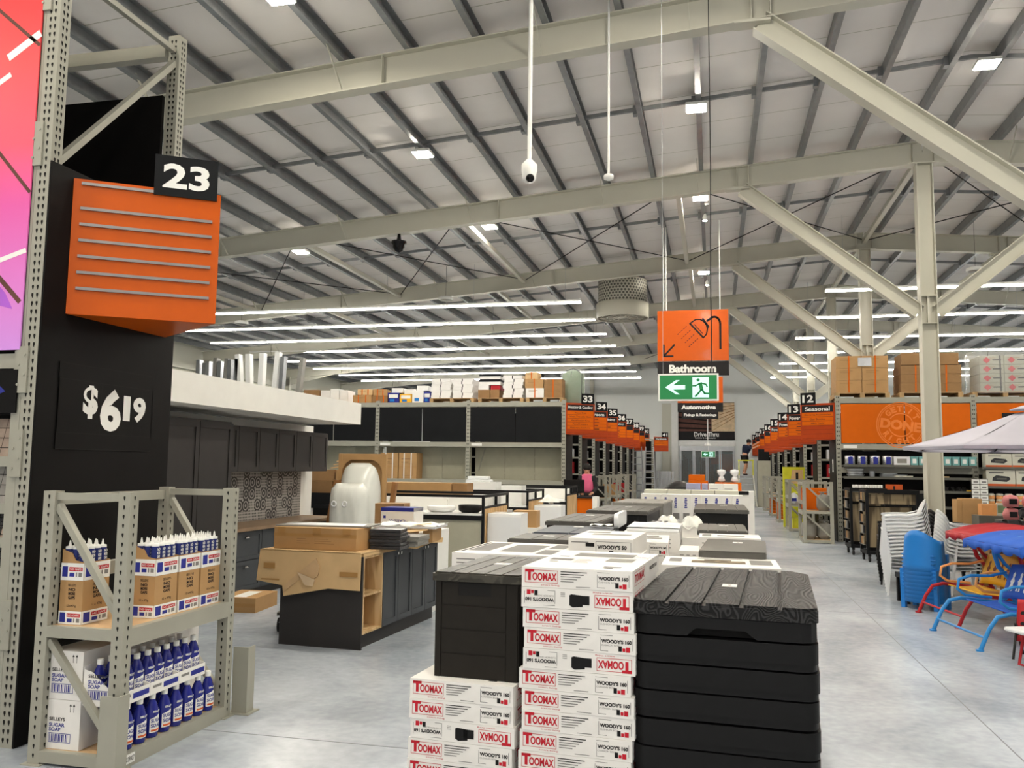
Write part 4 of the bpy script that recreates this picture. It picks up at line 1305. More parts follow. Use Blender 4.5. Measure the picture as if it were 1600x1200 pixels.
pallet('pallet under the two white stacks on the rear rack top', (-7.18, YR + .55, zt), 1.3)
for s in range(2):
    for k in range(7):
        o = solo('white_pack', MB().box(-.29, .29, -.35, .35, 0, .078, 0).rect((0, -.351, 0), XU, ZU, -.03, 0, -.005, .078, 1), ['card_white', 'ink'], 'flat white pack in the %s white stack on the rear rack, %s from the bottom' % (['left', 'right'][s], ORD[k]), 'pack', (-7.5 + .62 * s + .02 * ((k * 3 + s) % 3 - 1), YR + .5, zt + .122 + .0795 * k), .04 * ((k + s) % 3 - 1), 'flat white packs')
pallet('pallet under the dark and white stacks on the rear rack top', (-5.75, YR + .55, zt), 1.3)
for k, (w, h, z, x, m) in enumerate([(.34, .24, 0, -6.27, 'card_dark'), (.26, .24, 0, -5.95, 'card_dark'), (.3, .13, .241, -6.28, 'card_white'), (.26, .12, .241, -5.94, 'red'), (.62, .09, .372, -6.1, 'card_white'), (.62, .07, .463, -6.12, 'black_board'), (.6, .08, .535, -6.1, 'card_white'), (.62, .06, .617, -6.1, 'black_board')]):
    solo('mixed_pack', MB().box(-w / 2, w / 2, -.3, .3, 0, h), m, '%s pack in the mixed stack between the white stacks, %s from the bottom' % ({'card_dark': 'brown', 'card_white': 'white', 'red': 'red', 'black_board': 'black'}[m], ORD[k]), 'pack', (x, YR + .5, zt + .122 + z), 0)
for k in range(7):
    solo('white_pack', MB().box(-.28, .28, -.35, .35, 0, .088, 0).rect((0, -.351, 0), XU, ZU, -.02, 0, .005, .088, 1), ['card_white', 'ink'], 'flat white pack in the stack right of the mixed stack, %s from the bottom' % ORD[k], 'pack', (-5.42 + .012 * (k % 3), YR + .5, zt + .122 + .0895 * k), .03 * (k % 3 - 1), 'flat white packs')
pallet('pallet at the right end of the rear rack top', (-4.5, YR + .34, zt), 1.05, .56)
for k, (x, w, h, z, m) in enumerate([(-4.78, .5, .26, 0, 'card_white'), (-4.8, .52, .26, .262, 'card'), (-4.88, .36, .18, .524, 'card_light'), (-4.27, .5, .17, 0, 'card_dark'), (-4.27, .5, .17, .172, 'card_dark'), (-4.27, .5, .17, .344, 'card_dark')]):
    solo('top_carton', carton_mb(w, .5, h, 4, False, (.5,)), [m] + CM[1:], '%s carton on the right end pallet of the rear rack, %s' % ('white' if m == 'card_white' else 'brown', ['bottom of left pile', 'middle of left pile', 'top of left pile', 'bottom of right pile', 'middle of right pile', 'top of right pile'][k]), 'carton', (x, YR + .34, zt + .122 + z), 0)
t = thing('water_tank', 'pale green tank under clear film on the end of the rear rack', 'tank', (-3.86, YR + 1.02, zt))
MB().lathe([(.3, 0), (.33, .03), (.33, .72), (.3, .84), (.18, .95), (.06, .98)], 0, 24).build('body', 'green_tank', t)
MB().lathe([(.36, .0), (.35, .2), (.355, .8), (.32, .9), (.2, .99), (.02, 1.02)], 0, 20).build('film', 'film', t)
b = MB()
for k in range(3): b.tube([(-.37 + .37 * k * .9, -.36 + .1 * (k == 1), 0), (-.3 + .3 * k, -.33, .85), (0, 0, 1.03)], .008, 0, 5)
b.build('strap', 'ink', t)
# ------------------------------------------------------------------ centre row: flat-pack garden boxes
TW, TD, TH = .545, .88, .0955
TM = ['card_white', 'ink_red', 'ink', 'ink_grey', 'black_plastic', 'bin_grey']
def logo(b, o, u, w, h, x, z, mi=1):
    # red outlined logo: big first letter hanging over small capitals
    n = Vector(u).cross(Vector(ZU)) * .0006 if True else 0
    b.frame(o, u, ZU, x, z, x + w, z + h, h * .035, mi)
    b.text('T', o, u, ZU, x + w * .04, z + h * .22, w * .22, h * .86, mi, .05)
    b.text('OOMAX', o, u, ZU, x + w * .2, z + h * .22, w * .76, h * .58, mi, .03)
def toomax_mb(flip, text='160', side=True, w=TW, d=TD, h=TH):
    b = MB().box(-w / 2, w / 2, -d / 2, d / 2, 0, h, 0)
    e = .0012
    o = Vector((-w / 2, -d / 2 - e, 0)); u = Vector(XU); v = Vector(ZU)
    if flip:
        o = Vector((w / 2, -d / 2 - e, h)); u = Vector(XN); v = Vector((0, 0, -1))
    # everything below in (u, v) so the flipped carton reads upside down
    def T(s, x, z, ww, hh, mi, bo=.02): b.text(s, o, u, v, x, z, ww, hh, mi, bo)
    def Rr(x0, z0, x1, z1, mi): b.rect(o, u, v, x0, z0, x1, z1, mi)
    b.frame(o, u, v, w * .03, h * .22, w * .335, h * .86, .0022, 1)
    T('T', w * .03, h * .33, w * .085, h * .56, 1, .06)
    T('OOMAX', w * .1, h * .33, w * .225, h * .4, 1, .035)
    T('smart living', w * .18, h * .07, w * .17, h * .09, 1, .0)
    if not flip:
        for k in range(5):
            Rr(w * .36, h * (.8 - .12 * k), w * (.6 - .03 * k), h * (.83 - .12 * k) + .001, 2 if k < 2 else 3)
        Rr(w * .5, h * .09, w * .63, h * .12, 3)
    else:
        Rr(w * .38, h * .3, w * .48, h * .75, 4); b.poly(o, u, v, [(w * .44, h * .3), (w * .54, h * .25), (w * .56, h * .3), (w * .56, h * .8), (w * .53, h * .9), (w * .44, h * .84)], 4)
        for k in range(3): Rr(w * .6, h * (.2 + .08 * k), w * .64, h * (.23 + .08 * k), 3)
    # bracket frame and name
    f = .0016
    for a in ((.69, .12, .76, 0), (.69, .12, 0, .78), (.69, .86, .8, 0), (.97, .2, 0, .8)):
        x0, z0, x1, z1 = a
        if z1 == 0: Rr(w * x0, h * z0, w * x1, h * z0 + f, 2)
        else: Rr(w * x0, h * z0, w * x0 + f, h * z1, 2)
    T("WOODY'S " + text, w * .7, h * .5, w * .265, h * .19, 2, .05)
    T('CUSHION BOX', w * .7, h * .36, w * .16, h * .08, 3, .0)
    Rr(w * .85, h * .14, w * .88, h * .4, 4); Rr(w * .885, h * .14, w * .91, h * .3, 1); Rr(w * .915, h * .12, w * .95, h * .36, 1)
    # long side
    o2 = Vector((w / 2 + e, -d / 2, 0))
    if side:
        b.frame(o2, YU, ZU, d * .06, h * .2, d * .42, h * .86, .002, 1)
        b.text('TOOMAX', o2, YU, ZU, d * .08, h * .32, d * .32, h * .44, 1, .035)
        b.text("WOODY'S " + text, o2, YU, ZU, d * .6, h * .45, d * .3, h * .22, 2, .04)
    # printed top
    zt_ = h + .0012
    o3 = Vector((-w / 2, -d / 2, zt_))
    for x0, y0, x1, y1, mi in ((.08, .4, .3, .5, 3), (.12, .3, .2, .34, 5), (.62, .42, .88, .6, 5), (.22, .66, .82, .86, 3), (.1, .6, .2, .64, 5), (.7, .12, .86, .17, 3), (.72, .08, .8, .1, 2)):
        b.rect(o3, XU, YU, x0 * w, y0 * d, x1 * w, y1 * d, mi)
    b.frame(o3, XU, YU, .84 * w, .64 * d, .97 * w, .8 * d, .002, 1); b.text('TOOMAX', o3, XU, YU, .855 * w, .7 * d, .1 * w, .03 * d, 1, .03)
    for k in range(6): b.rect(o3, XU, YU, .34 * w, (.3 + .035 * k) * d, (.5 - .02 * (k % 3)) * w, (.308 + .035 * k) * d, 3)
    return b
tA = tB = None
def toomax_stack(x, y, rz, pattern, jit, where):
    global tA, tB
    n = len(pattern)
    for i, p in enumerate(pattern):          # from the top down
        z = .0015 + (TH + .0012) * (n - 1 - i)
        lab = 'white carton with %s red lettering in the %s stack, %s from the top' % ('upside-down' if p == 'F' else 'upright', where, ORD[i])
        c, s = math.cos(rz), math.sin(rz)
        loc = (x + c * jit[i], y + s * jit[i], z)
        r = rz + (.012 if i % 3 == 1 else -.008)
        src = tB if p == 'F' else tA
        if src is None:
            o = solo('garden_box_carton', toomax_mb(p == 'F'), TM, lab, 'carton', loc, r, 'garden box cartons')
            if p == 'F': tB = o
            else: tA = o
        else: dup(src, loc, r, lab)
rzt = R(-4)
c_, s_ = math.cos(rzt), math.sin(rzt)
def centre(fl, w, d, rz):                     # front-left corner to centre
    return fl[0] + math.cos(rz) * w / 2 - math.sin(rz) * d / 2, fl[1] + math.sin(rz) * w / 2 + math.cos(rz) * d / 2
cx, cy = centre((-.915, 4.16), TW, TD, rzt)
jt = [(v - 630) * .00097 for v in (630, 622, 638, 646, 634, 622, 637, 630, 628, 622, 610, 612)]
toomax_stack(cx, cy, rzt, 'NFNNFNNNNNNN', jt, 'tall middle')
cx, cy = centre((-1.495, 4.2), TW, TD, R(-4))
js = [(v - 65) * .00097 for v in (66, 57, 74, 62, 52, 60)]
toomax_stack(cx, cy, R(-4), 'NNFNNN', js, 'short left')

# dark lidded bin on the short stack
def lid_planks(b, w, d, z, n, gap=.014, h=.008, cut=0.0, mi=0):
    pw = (w - gap * (n - 1)) / n
    for k in range(n):
        x0 = -w / 2 + k * (pw + gap)
        pts = [(x0, -d / 2), (x0 + pw, -d / 2), (x0 + pw, d / 2), (x0, d / 2)]
        if cut and k == 0: pts = [(x0 + cut * .4, -d / 2), (x0 + pw, -d / 2), (x0 + pw, d / 2), (x0 + cut, d / 2), (x0, d / 2 - cut * 1.5), (x0, -d / 2 + cut * .4)]
        if cut and k == n - 1: pts = [(x0, -d / 2), (x0 + pw - cut * .4, -d / 2), (x0 + pw, -d / 2 + cut * .4), (x0 + pw, d / 2 - cut * 1.5), (x0 + pw - cut, d / 2), (x0, d / 2)]
        b.prism((0, 0, z), XU, YU, pts, h, mi)
    return b
def sticker(par, x, y, z, w, h):
    b = MB().box(x - w / 2, x + w / 2, y - h / 2, y + h / 2, z, z + .001, 0)
    for k in range(4): b.rect((x, y, z + .0015), XU, YU, -w * .1 + k * w * .06, -h * .3, -w * .1 + k * w * .06 + w * .03, h * .3, 1)
    return b.build('label_sticker', ['white', 'ink_grey'], par)
def rrect(x0, x1, y0, y1, r, n=5):
    pts = []
    for cx_, cy_, a0 in ((x1 - r, y0 + r, -90), (x1 - r, y1 - r, 0), (x0 + r, y1 - r, 90), (x0 + r, y0 + r, 180)):
        for k in range(n + 1):
            a = R(a0 + 90 * k / n)
            pts.append((cx_ + r * math.cos(a), cy_ + r * math.sin(a)))
    return pts
def plank_bin(label, loc, rz, w, d, h, body, lid, n=4, handle=True, sticker_at=(0, 0), bands=4, lidover=.02, panel=True):
    t = thing('storage_bin', label, 'storage box', loc, rz)
    b = MB()
    hb = h - .045
    b.box(-w / 2, w / 2, -d / 2, d / 2, 0, hb, 0)
    # raised corner posts and plank bands on the front and right faces
    for x0, x1 in ((-w / 2, -w / 2 + w * .07), (w / 2 - w * .13, w / 2)):
        b.box(x0, x1, -d / 2 - .006, -d / 2, 0, hb, 0)
    for y0, y1 in ((-d / 2, -d / 2 + .06), (d / 2 - .06, d / 2)):
        b.box(w / 2, w / 2 + .006, y0, y1, 0, hb, 0)
    for k in range(bands):
        z0 = hb * k / bands + .004; z1 = hb * (k + 1) / bands - .004
        if handle and k == bands - 1:
            cx0, cx1 = -w * .22, w * .18
            b.box(-w / 2 + w * .08, cx0, -d / 2 - .003, -d / 2, z0, z1, 0); b.box(cx1, w / 2 - w * .14, -d / 2 - .003, -d / 2, z0, z1, 0); b.box(cx0, cx1, -d / 2 - .003, -d / 2, z0, (z0 + z1) / 2 - .01, 0)
            b.box(cx0, cx1, -d / 2 - .0015, -d / 2, (z0 + z1) / 2 - .01, z1, 1)  # hand recess filled in a dark colour, its shade painted in
        else:
            b.box(-w / 2 + w * .08, w / 2 - w * .14, -d / 2 - .003, -d / 2, z0, z1, 0)
        b.box(w / 2, w / 2 + .003, -d / 2 + .065, d / 2 - .065, z0, z1, 0)
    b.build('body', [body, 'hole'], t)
    l = MB()
    W, D = w + 2 * lidover, d + 2 * lidover
    l.prism((0, 0, hb + .001), XU, YU, rrect(-W / 2, W / 2, -D / 2, D / 2, .02), .036, 0)
    lid_planks(l, W - .03, D - .03, hb + .037, n, .008, .008)
    lo = l.build('lid', lid, t)
    if sticker_at is not None: sticker(lo, sticker_at[0], sticker_at[1], hb + .046, .09, .07)
    return t
cx, cy = centre((-1.41, 4.27), .47, .86, R(-4))
ztop_short = .0015 + (TH + .0012) * 6
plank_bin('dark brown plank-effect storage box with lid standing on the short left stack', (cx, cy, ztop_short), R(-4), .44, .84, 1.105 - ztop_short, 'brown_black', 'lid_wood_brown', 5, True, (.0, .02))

# stack of nested black storage boxes with a wood-grain lid
SW, SD = .83, 1.46
sx_, sy_ = .085, 4.83
shell0 = None
zt_s = [0.0, .125, .25, .374, .502, .627, .753]
for i, z in enumerate(zt_s):
    lab = 'black plastic storage box nested in the front stack, %s from the floor' % ORD[i]
    if shell0 is None:
        t = thing('nested_storage_box', lab, 'storage box', (sx_, sy_, z + .001), R(-4), 'nested black storage boxes'); shell0 = t
        b = MB()
        b.prism((0, 0, .0), XU, YU, rrect(-SW / 2 + .006, SW / 2 - .006, -SD / 2 + .006, SD / 2 - .006, .07), .112, 0, True)
        b.build('wall', 'black_plastic', t, .008)
        MB().prism((0, 0, .03), XU, YU, rrect(-SW / 2, SW / 2, -SD / 2, SD / 2, .075), .088, 0, True).build('rim_band', 'black_plastic', t, .012)
    else: dup(shell0, (sx_ + .004 * (i % 2), sy_, z + .001), R(-4), lab)
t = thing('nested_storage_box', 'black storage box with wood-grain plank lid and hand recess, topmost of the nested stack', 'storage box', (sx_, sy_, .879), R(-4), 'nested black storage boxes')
MB().prism((0, 0, 0), XU, YU, rrect(-SW / 2 + .004, SW / 2 - .004, -SD / 2 + .05, SD / 2 - .004, .05), .089, 0, True).build('wall', 'hole', t, .006)  # dark backing set back, painting in the shade of the hand recess
b = MB()
y = -SD / 2
pts = [(-SW / 2 + .07, 0), (-.16, 0), (-.12, .036), (.1, .036), (.15, 0), (SW / 2 - .07, 0), (SW / 2 - .07, .085), (-SW / 2 + .07, .085)]
b.prism((0, y + .05, .002), XU, ZU, pts, .048, 0)
for s in (-1, 1): b.prism((0, 0, .002), XU, YU, [(s * (SW / 2 - .07), y + .002), (s * (SW / 2 - .03), y + .02), (s * (SW / 2 - .008), y + .06), (s * (SW / 2 - .07), y + .06)][::s], .085, 0)
b.build('front_panel', 'black_plastic', t)
def wood_lid(par, z, W, D, n=5, h=.062, cut=.09, matl='lid_wood', st=(0.0, .1)):
    b = MB()
    b.prism((0, 0, z), XU, YU, rrect(-W / 2, W / 2, -D / 2, D / 2, .05), h - .012, 0, False)
    lid_planks(b, W - .012, D - .012, z + h - .012, n, .02, .012, cut)
    o = b.build('lid', matl, par, .003)
    if st: sticker(o, st[0], st[1], z + h + .0005, .075, .1)
wood_lid(t, .0905, SW + .004, SD + .01, 5, .064, .09, 'lid_wood', (-.0, -.08))

# further stacks down the row
def carton_col(x, y, w, d, ztop, n, name, m='card_white', rz=0, topprint=None, lines=True, text=None):
    h = (ztop - .001 * n) / n
    for k in range(n):
        b = MB().box(-w / 2, w / 2, -d / 2, d / 2, 0, h, 0)
        o = (-w / 2, -d / 2 - .0015, 0)
        if lines:
            for j in range(3):
                for q in range(3): b.rect(o, XU, ZU, w * (.05 + .32 * j), h * (.25 + .2 * q), w * (.24 + .3 * j), h * (.31 + .2 * q), 1)
            for j in range(2): b.rect((w / 2 + .0015, -d / 2, 0), YU, ZU, d * (.1 + .45 * j), h * .3, d * (.4 + .45 * j), h * .4, 1)
        if text and k == n - 1:
            b.text(text, o, XU, ZU, w * .55, h * .5, w * .36, h * .2, 2, .04)
        if k == n - 1 and topprint:
            o3 = Vector((-w / 2, -d / 2, h + .0015))
            for x0, y0, x1, y1, mi in topprint: b.rect(o3, XU, YU, x0 * w, y0 * d, x1 * w, y1 * d, mi)
        solo('flat_carton', b, [m, 'ink_grey', 'ink', 'rustic', 'ink_red'], 'white carton %s, %s from top' % (name, ORD[n - 1 - k]), 'carton', (x, y, .001 + (h + .001) * k), rz + .01 * (k % 2), None)
PR = [(.08, .2, .3, .9, 1), (.4, .2, .75, .8, 1), (.8, .1, .97, .45, 1), (.8, .55, .97, .9, 1), (.03, .1, .06, .9, 2)]
carton_col(.04, 5.94, .74, .56, 1.03, 7, 'right behind the black wood-grain lid', topprint=[(.25, .35, .72, .62, 3), (.36, .62, .6, .72, 3), (.05, .4, .16, .8, 1), (.76, .3, .95, .8, 1), (.3, .8, .7, .86, 1)])
carton_col(.14, 6.74, .44, 1.0, 1.0, 6, 'under the plain dark lid on the right row')
t = thing('loose_grey_lid', 'plain dark grey storage box lid on the cartons, first behind the black wood-grain one', 'storage box', (.15, 6.72, 1.003), R(-3))
MB().prism((0, 0, 0), XU, YU, rrect(-.215, .215, -.51, .51, .04), .02, 0).build('body', 'brown_black', t)  # thin body added below; only a lid lies on the cartons
wood_lid(t, .0205, .46, 1.05, 1, .055, 0, 'lid_grey', (.02, .22))
carton_col(.13, 7.6, .5, .42, 1.08, 7, 'between the two dark lids on the right row', topprint=[(.3, .3, .75, .6, 1), (.05, .2, .2, .8, 1)])
carton_col(.08, 8.75, .42, .9, .86, 5, 'under the smaller black lid further down the right row')
plank_bin('black storage box with five-plank lid and sticker behind the cartons on the right row', (.08, 8.75, .862), 0, .42, 1.0, .215, 'black_plastic', 'lid_grey', 5, False, (.02, .2), 1)
carton_col(.1, 11.3, .55, 1.5, .74, 4, 'under the furthest black box of the right row')
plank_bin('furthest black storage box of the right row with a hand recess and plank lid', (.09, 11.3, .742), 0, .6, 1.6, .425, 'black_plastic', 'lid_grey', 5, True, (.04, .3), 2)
# left row
carton_col(-1.3, 5.78, .66, .84, 1.09, 9, 'behind the dark brown lidded box', topprint=PR, rz=R(-3))
carton_col(-1.24, 6.62, .5, .5, .85, 6, 'under the first grey lid of the left row')
plank_bin('grey-green lidded box with sticker, first behind the white cartons of the left row', (-1.24, 6.62, .852), R(-2), .5, .52, .255, 'brown_black', 'lid_grey', 3, False, (-.02, .05), 1)
carton_col(-1.2, 7.76, .6, .8, .8, 5, 'under the blue-grey lid of the left row')
plank_bin('blue-grey lidded box with a white label, second lid of the left row', (-1.2, 7.76, .802), R(-1), .6, .88, .285, 'lid_blue', 'lid_blue', 2, False, (-.04, .3), 1)
solo('paper_scrap', MB().grid(6, 4, lambda s, q: (-.1 + .2 * s, -.06 + .12 * q, .012 + .02 * math.sin(7 * s + 5 * q) ** 2), 0), 'white', 'crumpled white paper on the blue-grey lid', 'paper', (-1.02, 8.05, 1.092))
carton_col(-1.36, 9.3, .48, 1.4, .62, 4, 'under the third lid of the left row')
plank_bin('brown-grey lidded box with slatted side, third lid of the left row', (-1.36, 9.3, .622), R(-2), .5, 1.5, .485, 'brown_black', 'lid_grey', 4, False, (0, .35), 4)
carton_col(-1.15, 11.35, .66, 1.5, .55, 4, 'under the black ribbed box of the left row')
plank_bin('long black storage box with ribbed grey lid, fourth of the left row', (-1.12, 11.35, .552), R(-2), .72, 1.6, .57, 'black_plastic', 'lid_grey', 5, False, (0, .3), 2)
carton_col(-1.05, 13.1, .6, 1.4, .55, 4, 'under the pale grey box of the left row')
plank_bin('long pale grey storage box with ribbed lid, furthest of the left row', (-1.02, 13.1, .552), R(-2), .7, 1.5, .6, 'bin_grey', 'bin_grey', 5, False, None, 3)
# middle cartons
carton_col(-.72, 6.2, .44, .74, 1.035, 8, 'behind the tall middle stack, under the carton marked 50', rz=R(-3))
b = MB().box(-.22, .22, -.37, .37, 0, .13, 0)
o = (-.22, -.3715, 0)
b.text("WOODY'S 50", o, XU, ZU, .2, .06, .2, .028, 2, .05).frame(o, XU, ZU, .19, .02, .43, .11, .002, 2)
b.rect(o, XU, ZU, .02, .1, .14, .106, 3).rect(o, XU, ZU, .12, .075, .18, .1, 4).rect(o, XU, ZU, .28, .03, .31, .052, 4).rect(o, XU, ZU, .32, .028, .345, .045, 4)
b.rect((-.22, -.37, .1312), XU, YU, .1, .3, .38, .42, 5).rect((-.22, -.37, .1312), XU, YU, .03, .5, .2, .6, 3)
solo('garden_box_carton', b, TM, 'white carton marked 50 lying behind the tall middle stack', 'carton', (-.73, 6.22, 1.037), R(-3))
carton_col(-.6, 7.06, .46, .7, .98, 7, 'with red prints behind the carton marked 50')
b = toomax_mb(False, '160', True, .46, .72, .1)
solo('garden_box_carton', b, TM, 'white red-lettered carton behind the carton marked 50, half hidden', 'carton', (-.58, 7.06, .982), R(2))
carton_col(-.55, 8.3, .5, .9, 1.07, 6, 'under the white moulded seats in the middle of the row')
t = thing('moulded_seat', 'white moulded plastic seat wrapped in film with a raised back', 'seat', (-.55, 8.3, 1.072))
MB().box(-.22, .25, -.42, .42, 0, .03).grid(8, 8, lambda s, q: (-.22 + .47 * s, -.4 + .8 * q, .04 + .02 * math.sin(9 * s) * math.sin(6 * q)), 0).build('seat', 'white_plastic', t, .01)
MB().prism((-.3, .42, .02), YN, ZU, rrect(0, .8, 0, .13, .05), .04).build('back', 'white_plastic', t, .008) 
for k in range(3): MB().lathe([(.018, 0), (.018, .012)], 0, 10, (-.02 + .06 * k, .25, .052)).build('stud', 'ink_grey', t)
carton_col(-.2, 7.55, .16, .5, .97, 9, 'in the thin stack beside the moulded seats')
for k in range(2):
    solo('white_bag', MB().grid(10, 8, lambda s, q: (-.13 + .26 * s, -.2 + .4 * q, .12 * math.sin(math.pi * s) ** .5 * math.sin(math.pi * q) ** .5 + .02 * math.sin(13 * s + 9 * q)), 0).box(-.12, .12, -.19, .19, -.1, .02, 1), ['film_thick', 'card_white'], 'white bagged carton beside the furthest black box, %s of two' % ['left', 'right'][k], 'bag', (-.5 + .27 * k, 9.8, 1.0))
solo('carton_stand', MB().box(-.3, .32, -.25, .25, 0, .9), 'card_white', 'plain white carton under the two white bags', 'carton', (-.37, 9.8, 0))
# upright white cartons in a line across the row
uc = None
for k in range(10):
    lab = 'upright white carton in the line across the row, %s from the left' % ORD[k]
    loc = (-1.05 + .158 * k, 14.12 + .02 * (k % 3), .82)
    if uc is None:
        b = MB().box(-.078, .078, -.2, .2, 0, .41, 0)
        for q in range(6): b.rect((0, -.2015, 0), XU, ZU, -.03 + .004 * (q % 3), .2 + .028 * q, .015 - .006 * (q % 2), .222 + .028 * q, 1)
        b.rect((0, -.2015, 0), XU, ZU, -.05, .03, .05, .12, 3); b.rect((0, -.2015, 0), XU, ZU, -.06, .02, .06, .022, 1)
        uc = solo('upright_carton', b, ['card_white', 'ink_blue', 'ink_grey', 'ink_grey'], lab, 'carton', loc, 0, 'line of upright white cartons')
    else: dup(uc, loc, 0, lab)
    lab2 = 'white carton below the line of upright cartons, %s from the left' % ORD[k]
    dup(uc, (loc[0], loc[1], .408), 0, lab2); dup(uc, (loc[0], loc[1], -.002 + .001), 0, 'white floor-level carton below the line of upright cartons, %s from the left' % ORD[k])
for k in range(4):
    solo('cream_carton', MB().box(-.19, .19, -.25, .25, 0, 1.28), 'wall_cream', 'cream carton column behind the upright white cartons, %s from the left' % ORD[k], 'carton', (-.95 + .39 * k, 15.0, 0))
for k, (x, m, cn) in enumerate([(-.36, 'purple_box', 'purple'), (-.08, 'purple_box', 'narrow purple'), (.04, 'white', 'white'), (.3, 'white', 'white')]):
    w = .265 if cn != 'narrow purple' else .115
    solo('stacked_carton', MB().box(0, w - .01, -.2, .2, 0, .24, 0).rect((0, -.202, 0), XU, ZU, .02, .15, w * .6, .16, 1).rect((0, -.202, 0), XU, ZU, .02, .1, w * .7, .11, 1), [m, 'ink_grey'], '%s carton on the far stack before the doors, %s from the left' % (cn, ORD[k]), 'carton', (x - .12, 16.2, 1.13 if True else 0))
    solo('carton_column', MB().box(0, w - .01, -.2, .2, 0, 1.128), m, '%s carton column below the far cartons before the doors, %s from the left' % (cn, ORD[k]), 'carton', (x - .12, 16.2, 0))
for k in range(2):
    solo('flat_black_lid', MB().box(-.2, .2, -.15, .15, 0, .06), 'black_plastic', 'flat black lid before the white far cartons, %s of two' % ['left', 'right'][k], 'lid', (-.02 + .42 * k, 15.6, 1.2))  # two loose black lids lying flat on the carton block
solo('lid_stand', MB().box(-.42, .42, -.15, .15, 0, 1.199), 'card_white', 'white carton block under the two flat black lids', 'carton', (.19, 15.62, 0))
b = MB().grid(14, 8, lambda s, q: (-.45 + .9 * s, -.3 + .6 * q, .26 * math.sin(math.pi * s) ** .8 * (.4 + .6 * math.sin(math.pi * q))), 0)
solo('black_cover', b, 'black_plastic', 'rounded black cover over a stack before the glass doors', 'cover', (-.62, 17.2, 1.14), solid=.01)
solo('cover_stand', MB().box(-.4, .4, -.3, .3, 0, 1.139), 'card_white', 'white carton block under the rounded black cover', 'carton', (-.62, 17.2, 0))
t = thing('orange_crate', 'orange crate on the far stack before the glass doors', 'crate', (-.3, 18.2, 1.2))
MB().box(-.2, .2, -.15, .15, 0, .2).box(-.19, .14, -.14, .14, .2, .32).build('body', 'orange_sheet', t, .01)
t = thing('plush_pair', 'small orange tray with two white bow-shaped toys before the doors', 'toy', (.3, 18.2, 1.2))
MB().box(-.26, .26, -.1, .1, 0, .17).build('tray', 'orange_sheet', t)
for s in (-1, 1):
    MB().lathe([(.001, .17), (.08, .2), (.05, .27), (.03, .3), (.09, .36), (.08, .42), (.001, .44)], 0, 12, (s * .13, 0, 0)).build('toy', 'white_plastic', t)
solo('far_stand', MB().box(-.8, .8, -.3, .3, 0, 1.199), 'card_white', 'white stand before the glass doors carrying the orange crate', 'stand', (.0, 18.2, 0))
# ------------------------------------------------------------------ seasonal racking on the right
YS = 21.2
RX = [2.86 + 2.9 * k for k in range(4)]
rack_run('seasonal', 'long grey rack with orange top panels on the right', YS, RX, 3.34, 'orange_sheet', 2.26, 1.72, None, 1.1)
t = thing('slogan_roundel', 'pale orange round slogan reading GET IT DONE RIGHT on the first orange panels', 'sign', (4.22, YS - .004, 2.7))
b = MB()
def ring(r0, r1, z=0.0):
    n = 40
    vs = []
    for k in range(n):
        a = 2 * math.pi * k / n
        vs += [(r0 * math.cos(a), 0, r0 * math.sin(a)), (r1 * math.cos(a), 0, r1 * math.sin(a))]
    b.add(vs, [(2 * k, (2 * k + 2) % (2 * n), (2 * k + 3) % (2 * n), 2 * k + 1)[::-1] for k in range(n)], 0)
RRo = .53
ring(RRo - .025, RRo); ring(RRo - .06, RRo - .045)
for a0, a1 in ((25, 155), (205, 335)):
    n = 14
    vs = []
    for k in range(n + 1):
        a = R(a0 + (a1 - a0) * k / n)
        for r in (.25, .275): vs.append((r * math.cos(a), 0, r * math.sin(a)))
    b.add(vs, [(2 * k, 2 * k + 2, 2 * k + 3, 2 * k + 1)[::-1] for k in range(n)], 0)
b.text('DONE', (0, -.001, 0), XU, ZU, -.44, -.12, .88, .23, 0, .05)
def arc_text(s, a_mid, step, r, h, outward):
    n = len(s)
    for i, ch in enumerate(s):
        if ch == ' ': continue
        a = R(a_mid + (n - 1) * step / 2 * (1 if outward else -1) - i * step * (1 if outward else -1))
        rad = Vector((math.cos(a), 0, math.sin(a)))
        v = rad if outward else -rad
        u = Vector((v.z, 0, -v.x))
        b.text(ch, rad * r + Vector((0, -.001, 0)), u, v, -h * .4, -h / 2, h * .8 if ch != 'I' else h * .25, h, 0, .05)
arc_text('GET IT', 90, 21, .375, .14, True)
arc_text('RIGHT', 270, 24, .375, .14, False)
o = b.build('lettering', 'orange_pale', t)
o.rotation_euler = (0, R(8), 0)
solo('black_plate', MB().box(-.16, .16, -.02, 0, -.12, .12), 'ink', 'small black plate on the second orange panel behind the parasol', 'plate', (6.5, YS - .003, 2.85))

def shelf_unit(label, x0, x1, zs, y=YS):
    t = thing('display_shelf', label, 'shelf', (x0, y, 0))
    w = x1 - x0
    for z in zs:
        MB().box(0, w, -.28, .3, z - .025, z).box(0, w, -.29, -.28, z - .045, z + .012).build('shelf_board', 'rack_dark', t)
    MB().box(0, w, .3, .33, 0, 2.1).build('back_board', 'black_panel', t)
    return t
zsA = (1.77, 1.5, 1.2, .85, .5)
shelf_unit('dark shelf of foil tins and trays under the first orange panels', RX[0] + .06, RX[1] - .06, zsA)
zsB = (1.75, 1.33, .93, .5)
shelf_unit('dark shelf of pictured cartons and rolls under the second orange panels', RX[1] + .06, RX[2] - .06, zsB)
shelf_unit('dark shelf under the third orange panels', RX[2] + .06, RX[3] - .06, zsB)
def tins():
    return MB().lathe([(.1, 0), (.11, .01), (.11, .2), (.1, .21)], 0, 18).box(-.05, .05, -.113, -.1, .02, .19, 1)
for k in range(4):
    solo('foil_tin', tins(), ['foil', 'ink_blue'], 'silver tin with blue band on the top shelf, %s from the left' % ORD[k], 'tin', (3.08 + .27 * k, YS - .13, 1.771), 0, 'silver tins')
